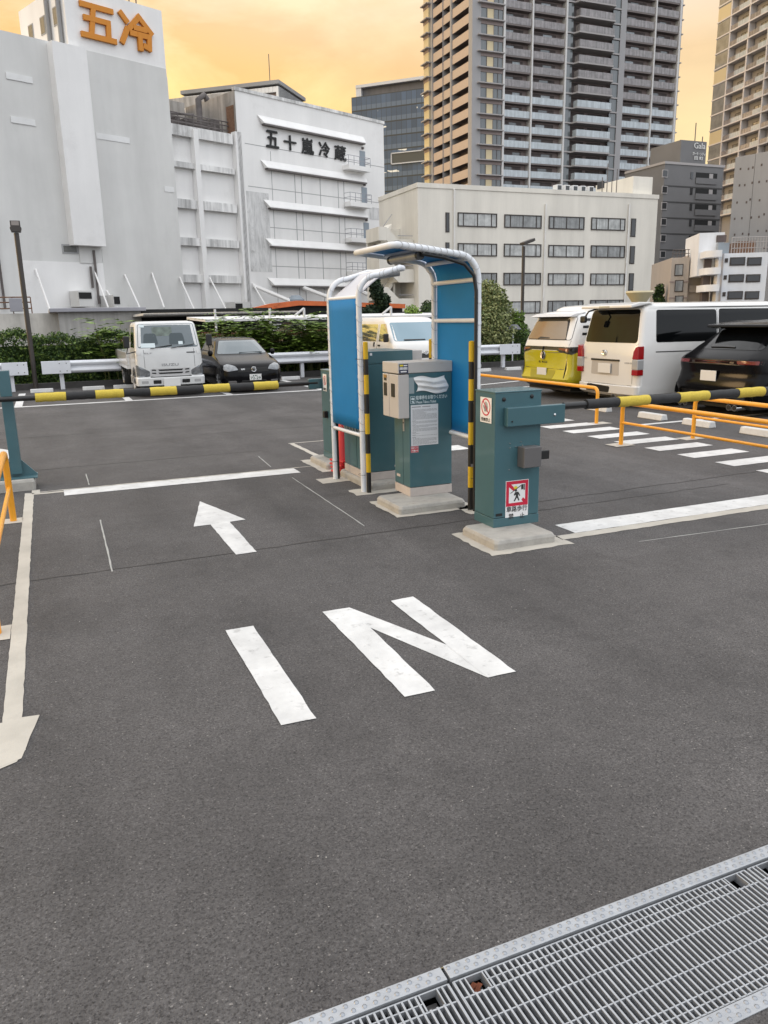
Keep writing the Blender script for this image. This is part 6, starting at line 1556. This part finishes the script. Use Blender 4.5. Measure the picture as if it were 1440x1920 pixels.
for k in range(NF):
    z = base+k*FL; vis = lo_vis-FL < z < hi_vis
    if z < 15: continue
    if not vis:
        for nm, m, a, b, c, d, e, f in (('floor_slab', 'slab_dark', sb[0], XR, .0, 1.250, z-.3, z), ('railing', 'railglass', sb[0], XR, -.02, .06, z+.02, z+1.25)): MB().box(a, b, c, d, e, f).build(nm, m, tt)
        MB().box(.0, 1.58, 1.3, DEP, z-.05, z+1.3).build('balcony_wall', 'railtan', tt)
        continue
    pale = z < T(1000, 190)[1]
    # right face bays 0,1 and 3,4
    for i, j in ((0, 1), (1, 2), (3, 4), (4, 5)):
        a, b = sb[i]+.2, sb[j]-.2
        if i == 3: a = sb[3]+.5
        o = MB().box(a, b, .0, 1.250, z-.28, z).build('balcony', 'slab_dark', tt)
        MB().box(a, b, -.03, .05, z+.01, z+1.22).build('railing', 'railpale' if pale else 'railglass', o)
        w = MB(); q1_ = a+.12*(b-a); q2_ = b-.18*(b-a); w.box(q1_, q2_, 1.210, 1.248, z+.02, z+2.15); wo_ = w.build('window', 'recess', tt)
        rr = random.Random(k*10+i)
        xx = q1_+(q2_-q1_)*rr.random()*.55; MB().box(xx, xx+.40*(q2_-q1_), 1.180, 1.205, z+.02, z+2.0).build('pane', 'glassblue' if rr.random() < .6 else 'railpale', wo_)
    # projecting middle bay
    a, b = sb[2]+.25, sb[3]-.9
    m1, m2 = a+.10*(b-a)+.9, b-.22*(b-a)
    o = MB().box(a, b, -.15, 1.250, z-.28, z).build('balcony', 'slab', tt); mb = MB(); mb.prism([(m1-.2, -1.35), (m2+.5, -1.35), (m2+.9, -.15), (m1-.6, -.15)], z-.30, z-.02, 'z'); mb.build('slab_edge', 'slab', o)
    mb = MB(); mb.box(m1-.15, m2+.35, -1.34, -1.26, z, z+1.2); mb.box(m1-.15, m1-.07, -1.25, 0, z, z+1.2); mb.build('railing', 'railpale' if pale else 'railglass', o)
    for a_, b_, c_, d_, e_, m_ in ((m1, m1+.44*(m2-m1), 1.150, 1.250, 2.2, 'recess'), (m1+.56*(m2-m1), m2, 1.150, 1.250, 2.2, 'recess'), (a, m1-.7, .1, .3, 2.35, 'glassblue'), (m2+1.0, b, .1, .3, 2.35, 'glassblue')): MB().box(a_, b_, c_, d_, z, z+e_).build('window', m_, tt)
    # corner bay
    a, b = 1.5, sb[0]-.25
    MB().box(a, b, -.15, 1.250, z-.75, z-.15).build('spandrel', 'brick', tt)
    o = MB().box(a-.75, b+.05, -.85, 1.200, z-.14, z+.05).build('corner_ledge', 'slab', tt)
    MB().box(a+.05, b, -.0, .2, z+.05, z+FL-.75).build('window', 'glassblue', tt)
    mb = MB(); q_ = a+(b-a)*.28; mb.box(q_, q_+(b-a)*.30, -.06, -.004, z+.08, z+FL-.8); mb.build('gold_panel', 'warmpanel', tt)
    mb = MB()
    for f_ in (.28, .58, .79): mb.box(a+(b-a)*f_-.05, a+(b-a)*f_+.05, -.09, -.062, z+.06, z+FL-.76)
    mb.box(a+(b-a)*.28-.05, b, -.09, -.062, z+.02, z+.06); mb.build('window_bar', 'slab_dark', tt)
    # far right corner ledges
    o = MB().box(XR+.25, XR+1.250, .2, 3.5, z-.14, z+.05).build('corner_ledge', 'slab', tt); MB().box(XR+.22, XR+1.1, .6, 3.2, z+.06, z+FL-.2).build('window', 'glassblue', tt)
    # left face: two bays of cream balcony walls over dark recesses
    for a, b in ((1.25, y_mid-.32), (y_mid+.32, DEP-.5)):
        o = MB().box(.0, 1.58, a, b, z-.22, z).build('balcony', 'slab_dark', tt); MB().box(-.05, .06, a, b, z-.25, z+1.32).build('balcony_wall', 'railtan', o)
        MB().box(1.56, 1.62, a+.3, b-.3, z+.02, z+2.4).build('window', 'recess', tt)
    o = MB().box(-1.3, 1.6, DEP+.1, DEP+3, z-.14, z+.05).build('corner_ledge', 'slab', tt); MB().box(-.6, 1.6, DEP+.5, DEP+2.8, z+.06, z+FL-.75).build('window', 'warmpanel', tt); MB().box(-.65, 1.6, DEP+.45, DEP+2.85, z+FL-.74, z+FL-.16).build('spandrel', 'brick', tt)

# far right tower: pale grid of balconies; its visible face runs towards us
RF = Frame(at_d(1362, 150, 190), 190.0)
rt = thing('apartment_tower', 'pale gridded apartment tower cut by the right edge of the photo', 'apartment tower', RF.O, RF.rz)
M['rgrid'] = mat('pale grid frame', (.66, .62, .60), .7); M['rside'] = mat('grey glazed flank', (.30, .31, .33), .2, coat=.3)
R_ = lambda px, py, off=0: RF.sh(px, py, off)
FLr = (R_(1385, 40)[1]-R_(1385, 330)[1])/10.0; zt_ = 32*FLr; bay = R_(1396, 150)[0]; nb = 5; xl_ = R_(1338, 150)[0]
MB().box(0, nb*bay, 1.5, 14, 0, zt_).build('core', 'tgrey', rt)
for k in range(nb+1): MB().box(k*bay-.22, k*bay+.22, -.06, 1.5, 0, zt_).build('mullion', 'rgrid', rt)
MB().box(xl_, -.23, .05, 14, 0, zt_-.2).build('glazed_flank', 'rside', rt)
for k in range(int(zt_/FLr)):
    z = k*FLr+.6
    if z < 22 or z > zt_-1: continue
    MB().box(xl_-.1, nb*bay, -.12, 1.49, z-.16, z+.14).build('floor_slab', 'rgrid', rt)
    MB().box(xl_+.1, -.35, -.02, .048, z+.15, z+FLr-.5).build('window', 'glasspale' if k % 4 else 'warmpanel', rt)
    if z > 88: continue
    for j in range(3):
        a, b = j*bay+.23, (j+1)*bay-.23
        o = MB().box(a+.35*(b-a), b, 1.40, 1.49, z+.15, z+2.25).build('window', 'glasspale', rt)
        mb = MB()
        for f_ in (.35, .57, .79): mb.box(a+f_*(b-a), a+f_*(b-a)+.12, 1.36, 1.395, z+.15, z+2.25)
        mb.box(a+.35*(b-a), b, 1.36, 1.395, z+2.251, z+2.33); mb.build('window_bar', 'wframe', o)
        MB().box(a, b-(.45 if j % 2 else .6)*(b-a), .02, .09, z+.15, z+1.2).build('railing', 'railglass', rt); MB().box(b-(.45 if j % 2 else .6)*(b-a)+.01, b, .02, .09, z+.15, z+1.2).build('railing', 'railpale', rt)

# ---- blue glass office block behind the warehouse
def curtain_wall(nm, base_, dark, sx_, sz_, lit):
    m = bpy.data.materials.new(nm); m.use_nodes = True; nt = m.node_tree; N = nt.nodes; L = nt.links; b = N['Principled BSDF']
    t = N.new('ShaderNodeTexCoord'); sp = N.new('ShaderNodeSeparateXYZ'); L.new(t.outputs['Object'], sp.inputs[0])
    def mt(op, a, c=None):
        n = N.new('ShaderNodeMath'); n.operation = op
        for i, q in enumerate((a, c)):
            if q is None: continue
            if isinstance(q, (int, float)): n.inputs[i].default_value = q
            else: L.new(q, n.inputs[i])
        return n.outputs[0]
    def grid(v, s, w): return mt('LESS_THAN', mt('FRACT', mt('MULTIPLY', v, 1/s)), w)
    gx_ = grid(sp.outputs['X'], sx_, .07); gz_ = grid(sp.outputs['Z'], sz_, .10); sd = grid(sp.outputs['Z'], sz_, .42)
    fr_ = mt('MAXIMUM', gx_, gz_)
    def mixc(f, a, c):
        n = N.new('ShaderNodeMix'); n.data_type = 'RGBA'; L.new(f, n.inputs[0])
        for i, q in ((6, a), (7, c)):
            if isinstance(q, tuple): n.inputs[i].default_value = (*q, 1)
            else: L.new(q, n.inputs[i])
        return n.outputs[2]
    cx_ = mt('FLOOR', mt('MULTIPLY', sp.outputs['X'], 1/sx_)); cz_ = mt('FLOOR', mt('MULTIPLY', sp.outputs['Z'], 1/sz_))
    cb = N.new('ShaderNodeCombineXYZ'); L.new(cx_, cb.inputs[0]); L.new(cz_, cb.inputs[1]); wnz = N.new('ShaderNodeTexWhiteNoise'); L.new(cb.outputs[0], wnz.inputs[0])
    pane = mixc(wnz.outputs[0], base_, tuple(x*1.55 for x in base_)); pane = mixc(sd, pane, dark); col = mixc(fr_, pane, (.045, .055, .065))
    L.new(col, b.inputs['Base Color']); b.inputs['Roughness'].default_value = .22; b.inputs['Coat Weight'].default_value = .3
    n2 = N.new('ShaderNodeTexNoise'); n2.inputs['Scale'].default_value = .16; mpn = N.new('ShaderNodeMapping'); mpn.inputs['Scale'].default_value = (1, 1, 2.6); L.new(t.outputs['Object'], mpn.inputs[0]); L.new(mpn.outputs[0], n2.inputs[0])
    li = mt('MULTIPLY', mt('GREATER_THAN', n2.outputs[0], .63), mt('MULTIPLY', mt('GREATER_THAN', wnz.outputs[0], .62), mt('SUBTRACT', 1.0, mt('MAXIMUM', fr_, sd))))
    b.inputs['Emission Color'].default_value = (1, .86, .62, 1); L.new(mt('MULTIPLY', li, lit), b.inputs['Emission Strength']); return m
GF = Frame(at_d(659, 190, 235), 90+45.5); GF = Frame(at_d(659, 190, 235), 135)
GF = Frame(at_d(659, 190, 235), 180-45)
gb = thing('glass_office', 'blue grey glass office block behind the warehouse', 'office block', GF.O, GF.rz)
hg = GF.sh(659, 183)[1]; sg_ = 70
M['gcw'] = curtain_wall('blue curtain wall', (.060, .095, .15), (.13, .18, .25), 1.6, 3.9, .6)
MB().box(0, sg_, 0, 30, 0, hg).build('curtain_wall', 'gcw', gb)
s5, h5 = GF.sh(673, 165, 2); hc = GF.sh(673, 160, 1)[1]
M['crown'] = mat('grey louvred crown', (.17, .165, .17), .6, streak=.2, sstretch=(1, 1, .02))
MB().box(s5+1, sg_, 2, 26, hg, hc-.8).build('crown', 'crown', gb); MB().box(s5-.5, sg_, .6, 27, hc-.8, hc).build('roof_edge', 'whitesteel', gb); MB().box(s5-.5, s5+1.2, .8, 3, hg, hc-.8).build('crown_end', 'whitesteel', gb)
a, zt2 = GF.sh(733, 287, -.3); b, _ = GF.sh(812, 282, -.3); zb2 = GF.sh(733, 309, -.3)[1]
f = MB()
for q in ((a, b, zt2-.3, zt2), (a, b, zb2, zb2+.3), (a, a+.3, zb2, zt2)): f.box(q[0], q[1], -.5, -.01, q[2], q[3])
o = f.build('sky_lobby', 'whitesteel', gb)
M['lobby'] = mat('lobby glass', (.10, .105, .10), .2); MB().box(a+.3, b, -.3, -.02, zb2+.3, zt2-.3).build('pane', 'lobby', o)

# ---- grey apartment block with rooftop sign box
M['gapt'] = mat('dark grey tile wall', (.165, .163, .166), .7, var=.08, vs=.3)
M['gline'] = mat('grey tile joint', (.06, .058, .058), .7)
AF = Frame(at_d(1240, 420, 105), 90); AF.e = Vector((1, 0, 0)); AF.n = Vector((0, 1, 0)); AF.rz = 0
A_ = lambda px, py, off=0: AF.sh(px, py, off)
ap = thing('apartment_block', 'dark grey eight storey apartment block with a sign box on its roof', 'apartment block', AF.O, 0)
hA = A_(1290, 310)[1]; sA1 = A_(1349, 420)[0]; sA0 = A_(1225, 500)[0]; dA = min(40, AF.depth(1172, 330, 0)[0])
MB().box(0, sA1, 0, dA, 0, hA).build('wall', 'gapt', ap); mb = MB(); mb.box(-.1, sA1+.1, -.1, .3, hA, hA+.3); mb.box(-.1, .2, .3, dA, hA, hA+.3); mb.build('coping', 'slab', ap)
Za = lambda x, y: (1140+x/3.2, y/3.2)
fl_y = [1042, 1139, 1236, 1332, 1430, 1527, 1620, 1715]
for k, y in enumerate(fl_y):
    dx = -3.0*k*1.0
    s0, z = A_(*Za(340+dx*.9, y)); ww_ = .46; hh_ = .48
    o = MB().box(s0-ww_, s0+ww_, -.10, 0, z-hh_, z+hh_).build('window', 'slab', ap); MB().box(s0-ww_+.09, s0+ww_-.09, -.12, -.102, z-hh_+.12, z+hh_-.09).build('pane', 'darkglass', o)
    if k < 5:
        s1, _ = A_(*Za(503+dx, y)); MB().box(s1-.20, s1+.20, -.06, 0, z-.45, z+.42).build('window', 'darkglass', ap)
        a, _ = A_(*Za(528+dx, y)); b, _ = A_(*Za(655+dx, y)); b = min(b, sA1-.2)
        o = MB().box(a, b, -.05, 0, z-.38, z+.42).build('balcony', 'blackhole', ap); MB().box(a, b, -.12, -.052, z-1.0, z-.25).build('balcony_wall', 'gapt', o); MB().box(a+(b-a)*.62, a+(b-a)*.80, -.06, -.051, z-.24, z+.34).build('balcony_panel', 'slab', o)
    MB().box(0, sA1, -.05, .0, z-1.55, z-1.40).build('tile_band', 'gline', ap)
s0 = A_(1276, 285, 2)[0]; s1 = A_(1324, 285, 2)[0]; zt = A_(1300, 264, 2)[1]
sgn = MB().box(s0, s1, 2, 8, hA-.1, zt).build('sign_box', 'gapt', ap)
M['signw'] = mat('pale sign letters', (.72, .72, .70), .5)
wS = s1-s0; zc_ = A_(1310, 272, 2)[1]
t1 = MB(); put_text(t1, 'Gala', (s0+wS*.50, 1.98, A_(1310, 279, 2)[1]), (1, 0, 0), (0, 0, 1), wS*.44, (A_(1310, 268, 2)[1]-A_(1310, 279, 2)[1]), 0, .0, .02, .05)
t1.build('sign_lettering', 'signw', sgn); t1 = MB(); put_text(t1, 'ガーラ・シティ', (s0+wS*.46, 1.98, A_(1310, 292, 2)[1]), (1, 0, 0), (0, 0, 1), wS*.5, (A_(1310, 286, 2)[1]-A_(1310, 292, 2)[1]), 0, .03, .02, .05)
t1.build('sign_lettering', 'signw', sgn); t1 = MB(); put_text(t1, '田 町', (s0+wS*.54, 1.98, A_(1310, 300, 2)[1]), (1, 0, 0), (0, 0, 1), wS*.34, (A_(1310, 294, 2)[1]-A_(1310, 300, 2)[1]), 0, .03, .02, .05)
t1.build('sign_lettering', 'signw', sgn)
mb = MB()
for px, pt in ((1301, 230), (1274, 262), (1315, 256)): a = A_(px, 290, 3)[0]; mb.tube([(a, 3, hA), (a, 3, A_(px, pt, 3)[1])], .07, 5)
mb.build('aerial', 'roofsteel', ap)

# ---- plain grey concrete building at the right edge
M['plain'] = mat('fair-faced concrete', (.35, .35, .358), .85, var=.08, vs=.15, streak=.12, sstretch=(.3, .3, .03))
CF = Frame(at_d(1368, 430, 98), 167)
cb_ = thing('concrete_building', 'plain grey concrete building dotted with small holes at the right edge', 'building', CF.O, CF.rz)
hC = CF.sh(1368, 297)[1]; MB().box(0, 30, 0, 14, 0, hC).build('wall', 'plain', cb_)
mb = MB(); rr = random.Random(12); sC = CF.sh(1440, 400)[0]
for iy in range(9):
    for ix in range(5): x = .8+ix*(sC-.8)/4.3+rr.uniform(-.3, .3); z = hC-1.5-iy*1.9+rr.uniform(-.15, .15); mb.box(x-.10, x+.10, -.02, .0, z-.13, z+.13)
mb.build('tie_holes', 'recess', cb_)
mb = MB()
for ix in (1, 2, 3): x = ix*2.6; mb.box(x-.02, x+.02, -.01, .0, 0, hC)
mb.build('joints', 'gline', cb_)
# ---- small tan block and small white block
M['tan'] = mat('tan rendered wall', (.44, .39, .345), .8, var=.06, vs=.4, streak=.1)
M['white_b'] = mat('white painted wall', (.78, .80, .83), .7, var=.04, vs=.5, streak=.08, sstretch=(1, 1, .1))
NF_ = Frame(at_d(1256, 540, 62), 122); N_ = lambda px, py, off=0: NF_.sh(px, py, off)
tb = thing('tan_building', 'small tan three storey building left of the white balcony building', 'building', NF_.O, NF_.rz)
hN = N_(1270, 483)[1]; sN = N_(1291, 520)[0]; MB().box(0, sN, 0, 9, 0, hN).build('wall', 'tan', tb); MB().box(sN+.01, sN+2.4, .6, 9, 0, hN+.2).build('stair_wall', 'tan', tb)
for y in (504, 534, 563):
    a, z = N_(1265, y); b, _ = N_(1281, y); o = MB().box(a, b, -.05, 0, z-.55, z+.35).build('window', 'wframe', tb); MB().box(a+.06, b-.06, -.07, -.052, z-.48, z+.28).build('pane', 'curtain2', o)
    MB().box(-.05, sN+.02, -.04, .0, z-1.05, z-.95).build('band', 'brick', tb)
    MB().box(sN+.15, sN+1.4, .4, .58, z-.6, z-.05).build('stair_opening', 'tan', tb)
mb = MB(); mb.tube([(sN+1.6, .2, 0), (sN+1.6, .2, hN+1.2)], .06, 6); mb.tube([(sN+2.4, .2, .5), (sN+1.2, .2, hN)], .08, 6); mb.build('stair_pipe', 'slab', tb)
mb = MB()
for z in (.3, .6): mb.tube([(.1, .2, hN+z), (sN, .2, hN+z)], .03, 5)
for k in range(6): mb.tube([(.1+(sN-.2)*k/5, .2, hN), (.1+(sN-.2)*k/5, .2, hN+.6)], .03, 5)
mb.build('roof_rail', 'roofsteel', tb)
VF = Frame(at_d(1345, 520, 58), 122); V_ = lambda px, py, off=0: VF.sh(px, py, off)
wb = thing('white_building', 'small white building with rounded balconies and dark windows, right of the tan one', 'building', VF.O, VF.rz)
hV = V_(1400, 474)[1]; sV = V_(1437, 520)[0]; MB().box(0, sV, 0, 10, 0, hV).build('wall', 'white_b', wb)
Zv = Za
for y0, y1 in ((1545, 1592), (1647, 1692), (1748, 1795)):
    for x0, x1 in ((732, 820), (836, 918)):
        dx = -(y0-1545)*.07; a, zt = V_(*Zv(x0+dx, y0)); b, zb = V_(*Zv(x1+dx, y1)); o = MB().box(a, b, -.06, 0, zb, zt).build('window', 'wframe', wb)
        MB().box(a+.08, b-.08, -.08, -.062, zb+.08, zt-.08).build('pane', 'darkglass', o)
    dx = -(y0-1545)*.07; a, zt = V_(*Zv(702+dx, y0+5)); b, zb = V_(*Zv(718+dx, y0+30)); MB().box(a, b, -.05, 0, zb, zt).build('window', 'wframe', wb)
    # rounded balcony at the left end
    a, z = V_(*Zv(575+dx, y0+2)); b, _ = V_(*Zv(650+dx, y0)); z1 = V_(*Zv(610+dx, y0-38))[1]; z0 = V_(*Zv(610+dx, y0+2))[1]
    pr_ = [(0, -.9+.0)]; n = 8; w_ = -a; poly = [(.0, -.02)]+[(a+.9-.9*math.sin(PI/2*k/n), -.02-.9+.9*(1-math.cos(PI/2*k/n))) for k in range(n+1)][::1]+[(a, 1.8), (0, 1.8)]
    poly = [(-.01, -.9)]+[(a+.9-.9*math.sin(PI/2*k/n), -.9*math.cos(PI/2*k/n)) for k in range(n+1)]+[(a, 1.8), (-.01, 1.8)]
    mb = MB(); mb.prism(poly, z0, z1, 'z'); mb.build('balcony', 'white_b', wb, smooth=40)
    mb = MB(); mb.box(a+.3, -.25, 1.0, 1.8, z0-.75, z0-.02); mb.build('balcony_recess', 'recess', wb)
MB().box(V_(1318, 450)[0], V_(1366, 450)[0], 1.2, 6, hV-1.5, V_(1340, 436, 1.2)[1]).build('roof_room', 'white_b', wb); a, z = V_(1353, 446, 1.1); MB().box(a-.35, a+.35, 1.12, 1.19, z-.3, z+.2).build('vent', 'recess', wb)
MB().box(V_(1350, 470)[0], V_(1371, 470)[0], .6, 1.19, hV-.2, V_(1360, 455, .6)[1]).build('roof_tank', 'door', wb)
mb = MB(); s0 = V_(1372, 470)[0]
for z in (.35, .75, 1.1): mb.tube([(s0, .1, hV+z), (sV, .1, hV+z)], .03, 5)
for k in range(14): x = s0+(sV-s0)*k/13; mb.tube([(x, .1, hV), (x, .1, hV+1.1)], .03, 5)
mb.build('roof_rail', 'slab', wb); MB().box(V_(1392, 460)[0], V_(1428, 460)[0], 1.5, 4, hV, V_(1400, 452, 1.5)[1]).build('roof_shack', 'rust', wb)
mb = MB(); a = V_(1352, 520)[0]; mb.tube([(a, -.12, 0), (a, -.12, hV)], .07, 6); mb.build('drain_pipe', 'slab', wb)
print('scene built', len(bpy.data.objects))
